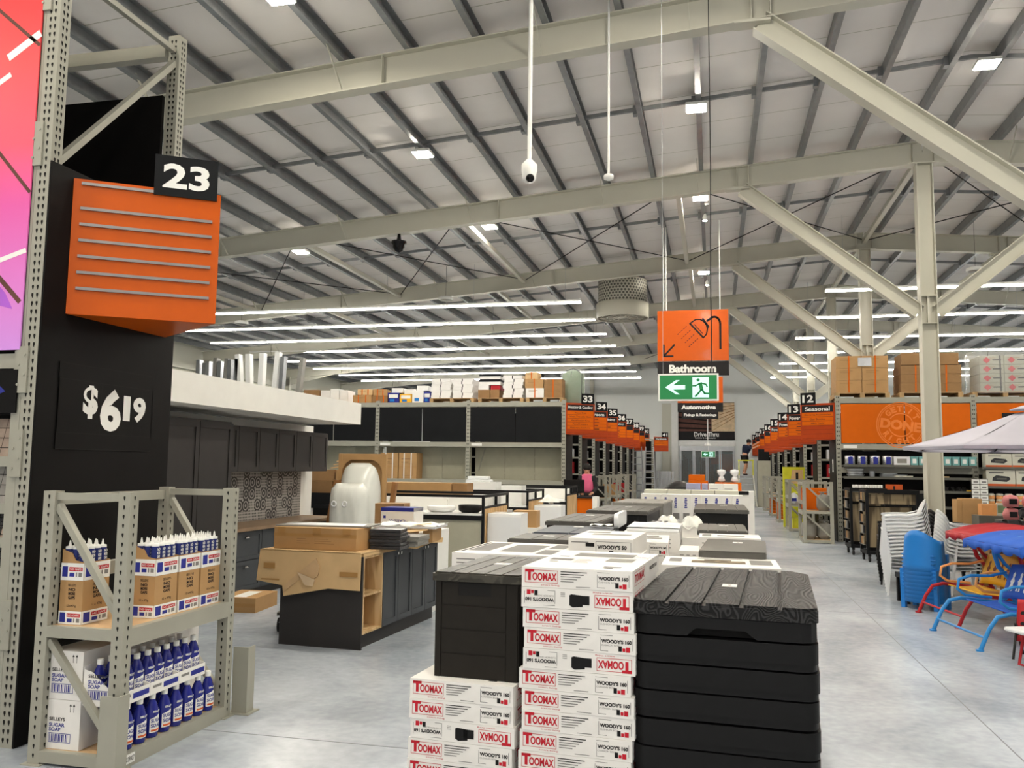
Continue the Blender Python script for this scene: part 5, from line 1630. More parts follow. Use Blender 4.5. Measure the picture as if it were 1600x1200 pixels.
solo('foil_pack', MB().box(-.17, .17, -.1, .1, 0, .2).rect((0, -.101, 0), XU, ZU, -.1, .05, .1, .15, 1), ['white_plastic', 'bin_grey'], 'white foil pack between the silver tins and teal tubs', 'pack', (4.18, YS - .12, 1.771))
for k in range(8):
    solo('teal_tub', MB().box(-.075, .075, -.09, .09, 0, .19).box(-.085, .085, -.1, .1, .19, .205).rect((0, -.092, 0), XU, ZU, -.04, .05, .04, .15, 1), ['teal', 'white'], 'teal tub on the top shelf right of the silver tins, %s from the left' % ORD[k], 'tub', (4.44 + .172 * k, YS - .14, 1.771), 0, 'teal tubs')
for k, (x, r, h, n) in enumerate([(3.2, .2, .06, 3), (3.55, .07, .14, 1), (3.9, .2, .03, 3), (4.15, .16, .03, 2)]):
    for j in range(n):
        solo('silver_tray', MB().lathe([(r * .8, 0), (r, h * .9), (r * .98, h), (r * .75, .008)], 0, 20, sy=.6), 'alu', 'silver tray on the second shelf, %s pile from left, %s from the bottom' % (ORD[k], ORD[j]), 'tray', (x, YS - .14, 1.501 + (h + .002) * j), 0, 'silver trays')
for k in range(3):
    solo('thin_pack', MB().box(-.2, .2, -.1, .1, 0, .035), ['wall_cream', 'card_light', 'yellow'][k], 'flat pale pack on the shelves beside the steel column, %s' % ['left of it', 'right of it', 'low right of it'][k], 'pack', (4.2 + .75 * k, YS - .13, (1.501, 1.501, 1.201)[k]))
for k in range(7):
    solo('black_tool', MB().cyl((-.1, 0, .03), (.1, 0, .03), .03, 0, 10).box(-.03, .03, -.03, .03, .0, .1), 'rubber', 'black barbecue tool right of the steel column, %s from the left' % ORD[k], 'tool', (4.75 + .12 * k, YS - .12 - .05 * (k % 2), 1.201), .4 * k, 'black barbecue tools')
def pic_carton(w, h, base):
    b = MB().box(-w / 2, w / 2, -.15, .12, 0, h, 0)
    o = (0, -.152, 0)
    b.rect(o, XU, ZU, -w / 2, 0, w / 2, h * .16, 1)
    b.poly(o, XU, ZU, [(-w * .3, h * .35), (w * .2, h * .28), (w * .34, h * .45), (w * .28, h * .6), (-w * .15, h * .68), (-w * .28, h * .55)], 2)
    b.rect((0, -.153, 0), XU, ZU, -w * .15, h * .42, w * .2, h * .52, 3)
    b.rect(o, XU, ZU, -w * .4, h * .8, w * .1, h * .86, 2)
    return b
for r, (z, h, ws) in enumerate([(1.752, .3, (.52, .52, .6, .5, .5)), (1.332, .36, (.58, .52, .6, .55, .4))]):
    x = RX[1] + .14
    for k, w in enumerate(ws):
        if x + w > RX[2] - .13: break
        solo('pictured_carton', pic_carton(w, h, 0), ['card_light' if (r, k) == (0, 2) else 'wall_cream', 'ink_orange', 'wrap_dark', 'rack_dark'], 'carton with black cooker picture on the %s shelf behind the parasol, %s from left' % (ORD[r], ORD[k]), 'carton', (x + w / 2, YS - .1, z), 0)
        x += w + .015
for k in range(12):
    for j in range(2):
        solo('firelighter_pot', MB().lathe([(.075, 0), (.08, .01), (.08, .07), (.07, .075)], 0, 14).lathe([(.078, .076), (.078, .1), (.06, .12)], 1, 14, cap=True), ['cup_orange', 'wall_cream'], 'small orange and cream pot on the low shelf, %s from the left, %s layer' % (ORD[k], ['lower', 'upper'][j]), 'pot', (RX[1] + .24 + .18 * k + .05 * (k // 3), YS - .15, .932 + .122 * j), 0, 'orange and cream pots') if not (j and k > 9) else None

# pallets along the top
zs = 3.342
def pal_goods(x0, cols, rowsn, w, h, d, m, label, dx=0.0, sx=(.5,)):
    for j in range(rowsn):
        for k in range(cols):
            b = carton_mb(w - .012, d, h - .006, 4, False, sx)
            yield solo('stacked_carton', b, [m] + CM[1:], label % (['bottom', 'second', 'third', 'top'][j] if rowsn == 4 else ['bottom', 'middle', 'top'][j], ['left', 'right'][k] if cols == 2 else ORD[k]), 'carton', (x0 + w * (k + .5) + dx * j, YS + .5, zs + .122 + h * j))
pallet('pallet of brown cartons at the left end of the orange rack', (3.42, YS + .52, zs), 1.2)
list(pal_goods(2.84, 2, 3, .58, .29, .85, 'card', 'orange-strapped brown carton on the first pallet, %s row, %s column', .006))
b = MB().box(0, .3, -.004, 0, 0, .2)
solo('silver_sheet', b, 'foil', 'shiny silver sheet stuck on the top cartons of the first pallet', 'sheet', (3.34, YS + .068, zs + .122 + .62))
pallet('pallet of brown cartons behind the steel column', (4.9, YS + .52, zs), 1.35)
list(pal_goods(4.26, 2, 3, .65, .21, .85, 'card_dark', 'brown carton on the second orange-rack pallet, %s row, %s column', .004))
for k in range(2): solo('stacked_carton', carton_mb(.6, .8, .27, None, False), ['card_dark'] + CM[1:], 'brown carton on top of the second pallet, %s of the steel column' % ['left', 'right'][k], 'carton', (4.6 + .62 * k, YS + .5, zs + .122 + .64))
pallet('pallet of film-wrapped cartons at the right of the orange rack', (6.45, YS + .52, zs), 1.35)
for j in range(4):
    for k in range(2):
        b = carton_mb(.5, .8, .2, 5, False, (.85,))
        b.poly((-.1, -.405, .1), XU, ZU, [(0, -.075), (.08, 0), (0, .075), (-.08, 0)], 6); b.rect((0, -.405, 0), XU, ZU, .02, .09, .2, .12, 5)
        solo('flammable_carton', b, ['greige'] + CM[1:] + ['ink_red'], 'pale carton with red diamond on the third pallet, %s row, %s column' % (['bottom', 'second', 'third', 'top'][j], ['left', 'right'][k]), 'carton', (6.2 + .51 * k, YS + .5, zs + .122 + .207 * j))
b = MB().grid(30, 12, lambda s, q: ((lambda a, r: (6.45 + math.cos(a) * .62 * r, YS + .5 + math.sin(a) * .5 * r, zs + .08 + .98 * q))(2 * math.pi * s, 1 / max(abs(math.cos(2 * math.pi * s)), abs(math.sin(2 * math.pi * s))) ** .85 * (1 + .03 * math.sin(31 * s + 17 * q)))), 0)
solo('pallet_film', b, 'film', 'clear crumpled stretch film around the third pallet of the orange rack', 'film')

# ------------------------------------------------------------------ wheeled display stands
def wheeled_stand(label, loc, w, h, rz):
    t = thing('wheeled_stand', label, 'display stand', loc, rz)
    b = MB()
    for x in (-w / 2, w / 2 - .05): 
        for y in (-.28, .23): b.box(x, x + .05, y, y + .05, .14, h)
    b.box(-w / 2 + .05, w / 2 - .05, -.28, -.23, h - .06, h); b.box(-w / 2 + .05, w / 2 - .05, .23, .28, h - .06, h)
    for y0 in (-w / 2, w / 2 - .05):
        b.box(y0, y0 + .05, -.23, .23, h - .06, h); b.box(y0, y0 + .05, -.23, .23, .14, .2)
    b.box(-w / 2 + .05, w / 2 - .05, -.28, -.23, .14, .2); b.box(-w / 2 + .05, w / 2 - .05, .23, .28, .14, .2)
    b.build('frame', 'black_board', t)
    MB().box(-w / 2 + .05, w / 2 - .05, -.03, .0, .2, h - .3).build('board', 'black_panel', t)
    MB().box(-w / 2 + .05, w / 2 - .05, -.2, -.18, h - .26, h - .08).build('header', 'rustic', t)
    MB().box(-w / 2 + .08, w / 2 - .08, -.05, -.032, .25, h - .32).build('picture_panel', 'rustic', t)
    for x in (-w / 2 + .05, w / 2 - .05):
        for y in (-.24, .24):
            MB().cyl((x - .015, y, .055), (x + .015, y, .055), .055, 0, 14).box(x - .025, x + .025, y - .02, y + .02, .1, .14).build('castor', ['rubber', 'rack_dark'], t)
    side = MB()
    for k in range(5):
        side.box(-w / 2 - .03, -w / 2 - .002, -.22, .22, .3 + .2 * k, .31 + .2 * k, 0)
        for q in range(3): side.box(-w / 2 - .022, -w / 2 - .004, -.2 + .14 * q, -.08 + .14 * q, .312 + .2 * k, .45 + .2 * k, 1 + (k * 2 + q) % 4)
    side.build('side_pockets', ['rack_dark', 'rustic', 'card_dark', 'black_board', 'bin_grey'], t)
    return t
wheeled_stand('black wheeled display stand with weathered panel, in front of its pair', (3.14, 17.0, 0), .92, 1.3, .05)
wheeled_stand('black wheeled display stand behind the other, with white papers along its top', (2.95, 18.3, 0), .7, 1.3, .05)
b = MB()
for k in range(11): b.box(-.28 + .05 * k, -.245 + .05 * k, -.1, .1, 0, .06)
solo('paper_row', b, 'white', 'row of white paper packets along the top of the rear wheeled stand', 'papers', (3.0, 18.3, 1.302))
solo('orange_card', MB().box(-.16, .16, -.01, .01, 0, .17).rect((0, -.011, 0), XU, ZU, -.02, .02, .02, .14, 1), ['ink_orange', 'ink'], 'orange card standing behind the wheeled stands', 'card', (3.6, 18.9, 1.2))
solo('card_stand', MB().box(-.5, .7, -.1, .15, 0, 1.199), 'black_board', 'black counter behind the wheeled display stands', 'counter', (3.6, 18.9, 0))
solo('leaflet_tower', MB().box(-.17, .17, -.08, .08, 0, .0), 'rack_dark', '', '') if False else None
t = thing('leaflet_holder', 'tall wire holder of white leaflets at the post between the two orange bays', 'leaflet holder', (5.72, YS - .42, 0))
MB().box(-.17, .17, .03, .05, .9, 1.5).box(-.02, .02, .03, .06, 0, .9).box(-.15, .15, -.1, .15, 0, .03).build('frame', 'rack_dark', t)
for k in range(5):
    for q in range(2):
        MB().box(-.16 + .165 * q, -.01 + .165 * q, .0, .028, .92 + .115 * k, 1.02 + .115 * k).rect((0, -.001, 0), XU, ZU, -.13 + .165 * q, .95 + .115 * k, -.04 + .165 * q, .98 + .115 * k, 1).build('leaflet', ['white', 'ink_grey'], t)

# ------------------------------------------------------------------ stacked chairs
def garden_chair(label, loc, rz, m, group):
    # moulded one-piece armchair, open side towards +y
    t = thing('plastic_chair', label, 'chair', loc, rz, group)
    t.scale = (.84, .84, .8)
    th = .012
    MB().grid(10, 10, lambda s, q: (-.23 + .46 * s, -.2 + .44 * q, .42 - .02 * math.sin(math.pi * s) - .015 * (1 - q)), 0).build('seat', m, t, solid=th)
    def back(s, q):
        a = (s - .5) * 2
        return (a * (.25 - .03 * q), -.2 - .17 * q - .05 * (1 - a * a), .41 + (.42 + .1 * (1 - a * a)) * q)
    MB().grid(12, 8, back, 0).build('backrest', m, t, solid=th)
    for s in (-1, 1):
        def arm(a, q):
            y = -.34 + .56 * a
            z = .66 + .12 * max(0, (.35 - a)) ** 1.2 * 2 + .02 * math.sin(a * 3)
            return (s * (.25 + .07 * q), y, z - .03 * q * q)
        MB().grid(12, 3, arm, 0).build('armrest', m, t, solid=.02)
        for y, dy in ((.2, .06), (-.22, -.08)):
            top = .65 if y > 0 else .42
            b = MB()
            b.prism((s * .27, y, top), (s * .06, dy, -top), XU if s > 0 else XN, [(0, -.02), (1, -.014), (1, .02), (0, .035)], .03)
            b.build('leg', m, t)
    return t
def chair_stack(n, x, y, rz, m, colour, where, dz=.062, group=None):
    first = None
    for k in range(n):
        lab = '%s plastic armchair in the stack %s, %s from the floor' % (colour, where, ORD[k])
        p = (x + math.sin(-rz) * .006 * k, y + math.cos(rz) * .006 * k, dz * k)
        if first is None:
            first = garden_chair(lab, p, rz, m, group)
        else: dup(first, p, rz, lab)
chair_stack(12, 2.5, 12.62, R(84), 'white_plastic', 'white', 'beside the blue chairs', .048, 'white stacking armchairs')
chair_stack(9, 3.3, 12.9, R(-84), 'white_plastic', 'white', 'behind the red canopy', .048, 'white stacking armchairs')
chair_stack(8, 2.62, 13.75, R(84), 'black_plastic', 'black', 'behind the first white stack', .05, 'black stacking armchairs')
chair_stack(8, 3.42, 13.85, R(-84), 'black_plastic', 'black', 'behind the second white stack', .05, 'black stacking armchairs')
# blue children's chairs, solid tub shape
def tub_chair(label, loc, rz):
    t = thing('tub_chair', label, 'chair', loc, rz, 'blue stacked tub chairs')
    def shell(s, q):
        # outer skirt: rounded back and open front, flaring to the foot
        a = math.pi * (.0 + s)
        fl = 1 + .14 * (1 - q)
        x = -.21 * math.cos(a) * fl
        y = -(.24 * math.sin(a) ** .6) * fl + .05
        top = .44 + .13 * math.sin(a) ** 2
        return (x, y, .08 + (top - .08) * q)
    b = MB().grid(18, 6, shell, 0)
    b.build('backrest', 'blue_plastic', t, solid=.014)
    MB().grid(8, 8, lambda s, q: (-.2 + .4 * s, -.17 + .36 * q, .27 - .01 * math.sin(3.1 * s)), 0).build('seat', 'blue_plastic', t, solid=.014)
    for sx in (-1, 1):
        for y in (.12, -.15):
            b = MB().prism((sx * .2 - .025, y - .02, 0), XU, YU, [(0, 0), (.05, 0), (.05, .05), (0, .05)], .28 if y > 0 else .1)
            b.build('leg', 'blue_plastic', t)
    return t
tc0 = None
for k in range(9):
    lab = "blue tub chair stacked in front of the white chairs, %s from the floor" % ORD[k]
    p = (2.5, 11.42 + .003 * k, .046 * k)
    if tc0 is None: tc0 = tub_chair(lab, p, R(-40))
    else: dup(tc0, p, R(-40), lab)
solo('black_stool', MB().box(-.17, .17, -.17, .17, .3, .36).box(-.16, -.12, -.16, -.12, 0, .3).box(.12, .16, -.16, -.12, 0, .3).box(-.16, -.12, .12, .16, 0, .3).box(.12, .16, .12, .16, 0, .3).box(-.14, .14, -.14, .14, .2, .3), 'black_plastic', 'dark plastic step stool between the white and blue chair stacks', 'stool', (2.46, 11.85, 0), .2)

# ------------------------------------------------------------------ children's swing seats with canopies
def swing_seat(label, loc, rz, frame_m, cloth_m, seat_m, arm_m, prints):
    t = thing('swing_seat', label, 'swing seat', loc, rz)
    W = .5                                       # half width along local x; the seat faces -y
    r = .02
    for s in (-1, 1):
        x = s * W
        b = MB().tube([(x, -.57, .0), (x, -.48, .2), (x, -.4, .31), (x, -.28, .34), (x, .1, .3), (x, .3, .3)], r, 0, 10)
        b.lathe([(.035, 0), (.035, .015)], 0, 10, (x, -.57, 0))
        b.build('foot', frame_m, t)
        b = MB().tube([(x, .42, 0), (x, .34, .2), (x, .26, .34), (x, .2, .42)], r, 0, 10)
        b.build('foot', frame_m, t)
        b = MB().tube([(x, .1, .3), (x, .22, .38), (x, .26, .5), (x, .12, .66), (x, .08, .8), (x, .08, 1.0)], r * 1.15, 0, 10)
        b.tube([(x, .1, .3), (x, .3, .42), (x, .34, .54), (x, .18, .7), (x, .1, .82), (x, .1, 1.0)], r * .9, 0, 10)
        b.build('upright', frame_m, t)
        b = MB().tube([(x * .86, .16, .62), (x * .86, .0, .58), (x * .86, -.2, .58), (x * .86, -.32, .54), (x * .86, -.34, .44), (x * .86, -.26, .38), (x * .86, .0, .36)], .015, 0, 10)
        b.build('armrest', arm_m, t)
    MB().tube([(-W, -.52, .12), (W, -.52, .12)], .012, 0, 8).build('stretcher', frame_m, t)
    MB().tube([(-W, .36, .16), (W, .36, .16)], .012, 0, 8).build('stretcher', frame_m, t)
    # canopy: shallow roof with scalloped valance
    cw, cd = W + .07, .5
    b = MB()
    b.grid(16, 12, lambda s, q: (-cw + 2 * cw * s, -.2 + 2 * cd * q * .95, 1.0 + .07 * (1 - (2 * q - 1) ** 2) - .06 * (1 - q) + .005 * math.sin(22 * s)), 0)
    for y0, zz in ((-.2, .94), (.75, 1.0)):
        b.grid(32, 2, lambda s, q, y0=y0, zz=zz: (-cw + 2 * cw * s, y0 + .012 * math.sin(40 * s) * q, zz - q * (.07 + .018 * math.cos(2 * math.pi * s * 5))), 0)
    for s in (-1, 1):
        b.grid(20, 2, lambda a, q, s=s: (s * cw + .01 * math.sin(30 * a) * q, -.2 + .95 * a, 1.0 + .07 * (1 - (2 * a - 1) ** 2) - .06 * (1 - a) - q * (.07 + .015 * math.cos(2 * math.pi * a * 4))), 0)
    b.build('canopy', cloth_m, t, solid=.006)
    MB().tube([(-W, .09, 1.0), (W, .09, 1.0)], .018, 0, 8).build('canopy_bar', frame_m, t)
    # seat sling with printed patches
    b = MB().grid(14, 8, lambda s, q: (-W * .84 + 1.68 * W * s, -.26 + .34 * q, .34 - .025 * math.sin(math.pi * q)), 0)
    b.build('seat', seat_m, t, solid=.012)
    def bk(s, q): return (-W * .84 + 1.68 * W * s, .1 + .12 * q, .36 + .34 * q + .03 * math.sin(math.pi * s))
    MB().grid(14, 8, bk, 0).build('backrest', seat_m, t, solid=.012)
    for k in range(5):
        b = MB()
        cx_ = .15 + .17 * k
        body = [(-.018, -.3), (-.05, -.27), (-.028, -.08), (-.05, .0), (-.028, .06), (-.018, .1), (-.03, .2), (0, .27), (.03, .2), (.018, .1), (.028, .06), (.05, .0), (.028, -.08), (.05, -.27), (.018, -.3), (0, -.12)]
        b.add([Vector(bk(cx_ + dx, .5 + dz)) + Vector((0, -.009, .004)) for dx, dz in body], [tuple(range(len(body)))], 0)
        b.build('printed_patch', prints, t)
    return t
swing_seat("blue children's swing seat with blue canopy and printed backrest, nearest on the right", (2.86, 9.46, 0), R(-80), 'blue_metal', 'blue_cloth', 'blue_cloth', 'blue_metal', 'white')
swing_seat("red children's swing seat with red canopy and yellow seat, behind the blue one", (2.98, 10.66, 0), R(-80), 'red', 'red', 'yellow', 'cup_orange', 'brown')
# folded ladybird chair
t = thing('ladybird_chair', 'folded red children\'s chair with black dots and a ladybird head at the right edge', 'chair', (2.77, 8.6, 0), R(-30))
b = MB().grid(10, 8, lambda s, q: (-.16 + .32 * s, .02 + .1 * q, .14 + .36 * q), 0)
b.build('backrest', 'red', t, solid=.015)
b = MB()
for k in range(9):
    x, z = -.11 + .11 * (k % 3), .2 + .09 * (k // 3)
    q = (z - .14) / .36
    b.add([(x + .022 * math.cos(j * .7854), .02 + .1 * q - .011 + 0, z + .022 * math.sin(j * .7854)) for j in range(8)], [tuple(range(8))], 0)
b.build('dots', 'ink', t)
h = MB().lathe([(.001, -.03), (.06, -.025), (.09, 0), (.06, .025), (.001, .03)], 0, 18, sy=1.0).build('head', 'ink', t)
h.location = (0, .12, .56); h.rotation_euler = (R(75), 0, 0)
b = MB()
for s in (-1, 1):
    b.lathe([(.001, .027), (.022, .028), (.001, .032)], 0, 12, (s * .032, .012, 0)); b.cyl((s * .05, .06, 0), (s * .075, .15, 0), .008, 1, 6)
b.build('eyes_and_feelers', ['white', 'ink'], h)
b = MB().tube([(-.16, -.12, .0), (-.16, .15, .42)], .011, 0, 8).tube([(.16, -.12, .0), (.16, .15, .42)], .011, 0, 8).tube([(-.15, .2, .0), (-.15, -.05, .3)], .011, 0, 8).tube([(.15, .2, .0), (.15, -.05, .3)], .011, 0, 8)
b.build('frame', 'black_plastic', t)
# white lounger corner
t = thing('sun_lounger', 'white sling lounger with dark red folding legs, its corner at the right edge', 'lounger', (2.95, 8.1, 0), R(22))
MB().box(-.45, 1.2, -.32, .34, .3, .335).build('sling', 'white_plastic', t, .015)
MB().tube([(-.3, -.28, .3), (-.36, -.28, .03), (-.36, .28, .03), (-.3, .28, .3)], .013, 0, 8).tube([(.9, -.28, .3), (.96, -.28, .03), (.96, .28, .03), (.9, .28, .3)], .013, 0, 8).tube([(-.36, -.28, .02), (.1, -.28, .02)], .012, 0, 8).build('legs', 'red', t)

# ------------------------------------------------------------------ parasol
t = thing('parasol', 'large pale grey parasol open over the seasonal goods at the right edge', 'parasol', (4.12, 12.6, 0))
n = 8
rim = [(1.6 * math.cos(R(22.5 + 45 * k) + R(157.5)), 1.6 * math.sin(R(22.5 + 45 * k) + R(157.5))) for k in range(n)]
b = MB()
for k in range(n):
    p, q = rim[k], rim[(k + 1) % n]
    def pan(s, a, p=p, q=q):
        x = (p[0] + (q[0] - p[0]) * s) * a; y = (p[1] + (q[1] - p[1]) * s) * a
        sag = .035 * math.sin(math.pi * s) * a * math.sin(math.pi * min(a, 1)) 
        return (x * (1 - .05 * math.sin(math.pi * s) * a), y * (1 - .05 * math.sin(math.pi * s) * a), 2.5 - .53 * a - .03 * math.sin(math.pi * a) - sag)
    b.grid(6, 8, lambda s, a: pan(s, .1 + .9 * a), 0)
    b.add([(p[0], p[1], 1.97), (q[0], q[1], 1.97), (q[0] * .99, q[1] * .99, 1.93), (p[0] * .99, p[1] * .99, 1.93)], [(0, 1, 2, 3)], 0)
cn = b.build('canopy', 'umbrella_cloth', t, solid=.004)
MB().lathe([(.26, 2.475), (.1, 2.53), (.02, 2.54)], 0, 8, cap=False).build('vent_cap', 'umbrella_cloth', cn, solid=.004)
for k in range(n):
    MB().cyl((rim[k][0] * .98, rim[k][1] * .98, 1.955), (0, 0, 2.46), .009, 0, 6).build('rib', 'rubber', t)
    MB().cyl((rim[k][0] * .5, rim[k][1] * .5, 2.185), (0, 0, 1.95), .008, 0, 6).build('strut', 'rubber', t)
MB().cyl((0, 0, .05), (0, 0, 2.5), .022, 0, 12).build('pole', 'rubber', t)
MB().box(-.3, .3, -.3, .3, 0, .06).cyl((0, 0, .06), (0, 0, .3), .035, 0, 12).build('base', 'rubber', t, .01)

# ------------------------------------------------------------------ tables of bagged goods behind the swings
t = thing('goods_table', 'low timber table of black bags behind the swing canopies', 'table', (4.2, 11.75, 0))
MB().box(-1.0, .9, -.4, .4, .67, .72).build('tabletop', 'card_dark', t)
for x in (-.88, .8):
    for y in (-.38, .32): MB().box(x, x + .06, y, y + .06, 0, .67).build('leg', 'timber', t)
MB().box(-.82, .8, -.36, .36, .12, .15).build('lower_shelf', 'card_dark', t)
def bag(label, loc, rz, L=.62):
    b = MB()
    n = 9
    prof = []
    for k in range(n):
        q = k / (n - 1)
        r = .085 * (math.sin(math.pi * (.08 + .84 * q)) ** .4) * (1 + .1 * math.sin(k * 2.3))
        prof.append((r, L * (q - .5)))
    b.lathe(prof, 0, 12)
    for p in (-.3, -.05, .2): b.lathe([(.089, L * p), (.089, L * (p + .05))], 2, 12, cap=False)
    o = solo('chair_bag', b, ['wrap_dark', 'cup_orange', 'rubber'], label, 'bag', (loc[0], loc[1], loc[2] + .085), 0, 'black bagged folding chairs')
    o.rotation_euler = (R(90), 0, rz)
    bb = MB().lathe([(.001, .0), (.035, .0), (.035, .004), (.001, .005)], 0, 14)
    e = bb.build('round_label', 'cup_orange', o); e.location = (.0, .089 * .0 + .0, .0); e.location = (0.02, .0, -L * .45); e.rotation_euler = (R(180), 0, 0)
    e.location = (.06, .066, .08); e.rotation_euler = (R(-50), R(20), 0)
    return o
i = 0
for row, (zz, nn, off) in enumerate(((.721, 4, 0), (.895, 3, .2), (1.07, 1, .5))):
    for k in range(nn):
        bag('black bagged folding chair on the timber table, %s layer, %s from the left' % (['bottom', 'middle', 'top'][row], ORD[k]), (3.45 + off + .42 * k, 11.7 + .06 * (k % 2), zz), R(84 + 6 * ((k + row) % 3)))
for k in range(4):
    b = MB().lathe([(.001, 0), (.1, .01), (.12, .09), (.09, .17), (.001, .19)], 0, 14).box(-.05, .05, -.125, -.1, .05, .13, 1)
    solo('orange_net', b, ['pink', 'ink'], 'pink and orange rolled pack at the back of the table, %s' % ['lower left', 'lower right', 'upper left', 'upper right'][k], 'pack', (4.36 + .27 * (k % 2), 14.35, .93 + .192 * (k // 2)))
solo('pack_stand', MB().box(-.9, .4, -.2, .2, 0, .929), 'rack_dark', 'dark crate carrying the pink packs behind the table', 'crate', (5.1, 14.4, 0))
solo('brown_carton', MB().box(-.08, .0, -.15, .15, 0, .46).box(.0, .3, -.16, .16, 0, .48), 'card', 'brown cartons standing behind the second white chair stack', 'carton', (4.05, 15.9, .72))
solo('carton_column', MB().box(-.1, .6, -.2, .2, 0, .719), 'card_dark', 'brown block under the cartons behind the white chairs', 'carton', (4.05, 15.9, 0))
solo('orange_box', MB().box(0, .22, -.1, .1, 0, .18), 'cup_orange', 'flat orange box beside the brown cartons on the right', 'box', (4.22, 15.4, .95))
solo('green_picture', MB().box(0, .15, -.02, .02, 0, .2).rect((0, -.021, 0), XU, ZU, .02, .04, .13, .16, 1), ['wall_cream', 'green_tank'], 'small pale picture box with green print beside the orange box', 'box', (4.46, 15.4, .95))
solo('box_stand', MB().box(-.1, .5, -.2, .2, 0, .949), 'rack_dark', 'grey stand under the orange box and green picture', 'stand', (4.25, 15.4, 0))
for k in range(3):
    solo('white_board_pack', MB().box(-.6, .6, -.3, .3, 0, .06), 'card_white' if k != 1 else 'card_light', 'flat pale pack under the table of bags, %s from the bottom' % ORD[k], 'pack', (4.05, 11.72, .1515 + .0615 * k), .02 * k)
# ------------------------------------------------------------------ aisles behind: rack ends, signs and low racks
def rack_end(label, loc, side, h=3.34, L=5.0, colr='black_panel'):
    t = thing('aisle_rack', label, 'rack', loc)
    pm = post_mb(0, h, .1, .09, .1, .022, 2, ('f',) + (('r',) if side < 0 else ('l',))).build('post', ['rack_grey', 'hole'], t, loc=(0, .045, 0))
    c = pm.copy(); col.objects.link(c); c.location = (0, 1.05, 0)
    x = -side * .058
    MB().box(x - .007, x + .007, .0, 1.1, 0, h - .25).build('end_panel', colr, t)
    s = side
    for z in (.45, .95, 1.45, 1.95, 2.35, h):
        a, b_ = sorted((s * .06, s * L))
        MB().box(a, b_, .0, .5, z - .05, z).build('shelf', 'rack_grey', t)
    a, b_ = sorted((s * .06, s * L))
    MB().box(a, b_, .51, .53, 0, h - .1).build('back_panel', 'black_panel', t)
    return t
heads_r = ['Seasonal', 'Power Garden', 'Power Tools', 'Power Tools', 'Tools', ' ', ' ', ' ']
lines_r = [('Camping Accessories', 'Gas Bottles', 'BBQ Tools'), ('~',) * 4, ('~',) * 3, ('~',) * 3, ('~',) * 2, ('~',), ('~',), ()]
for k in range(8):
    y = YS + 3.75 * k
    aisle_sign(str(12 + k), '%s orange numbered sign from the front on the right rack ends, headed %s' % (ORD[k], heads_r[k]) if heads_r[k] != ' ' else '%s orange numbered sign from the front on the right rack ends' % ORD[k], (2.795, y - .02), -1, 2.36, 3.22, heads_r[k], lines_r[k], True, reach=.73, half=.45, group='aisle number signs')
    if k: rack_end('black-panelled rack end under the %s sign from the front on the right' % ORD[k], (2.86, y, 0), 1)
    else:
        t = thing('end_board', 'black end board of the orange rack under the 12 sign', 'panel', (2.797, YS, 0))
        MB().box(-.008, .0, 0, 1.1, 0, 3.2).build('board', 'black_panel', t)
        MB().rect((-.009, .5, 1.6), YN, ZU, -.1, 0, .1, .3, 0).rect((-.0095, .5, 1.6), YN, ZU, -.05, .04, .05, .2, 1).build('notice', ['white', 'ink'], t)
heads_l = ['Heating & Cooling', 'Bathroom', 'Plumbing', 'Plumbing', ' ', ' ', ' ', ' ']
lines_l = [('Wood Fires', 'Heat Transfer Kits', 'Ventilation Kits', 'Panel Heaters', 'Flatpack Kitchens'), ('~',) * 4, ('~',) * 2, ('~',) * 4, ('~',), (), (), ()]
for k in range(8):
    y = YR + 3.0 * k
    aisle_sign(str(33 + k), '%s orange numbered sign from the front on the left rack ends, headed %s' % (ORD[k], heads_l[k].replace('&', 'and')) if heads_l[k] != ' ' else '%s orange numbered sign from the front on the left rack ends' % ORD[k], (-3.89, y - .02), 1, 2.53, 3.39, heads_l[k], lines_l[k], False, reach=.73, half=.45)
    if k: rack_end('black-panelled rack end under the %s sign from the front on the left' % ORD[k], (-3.95, y, 0), -1, 3.42)
    else:
        t = thing('end_board', 'black end board of the rear rack under the 33 sign', 'panel', (-3.888, YR, 0))
        MB().box(-.0, .008, 0, 1.1, 0, 3.2).build('board', 'black_panel', t)
aisle_sign('41', 'orange sign board with black 41 card, standing alone at the far end', (-2.686, 40.6), 1, 2.42, 3.1, 'Hardware', ('~', '~'), False, reach=.66, half=.3)
rack_end('rack end under the 41 sign at the far end', (-2.75, 40.6, 0), -1, 3.0, .36)
# orange header panel seen past the 33 sign
solo('orange_header', MB().box(-.9, 0, 0, .03, 0, .55), 'orange_sheet', 'orange header panel in the aisle behind the 33 sign', 'panel', (-3.1, 25.0, 1.95)) if False else None
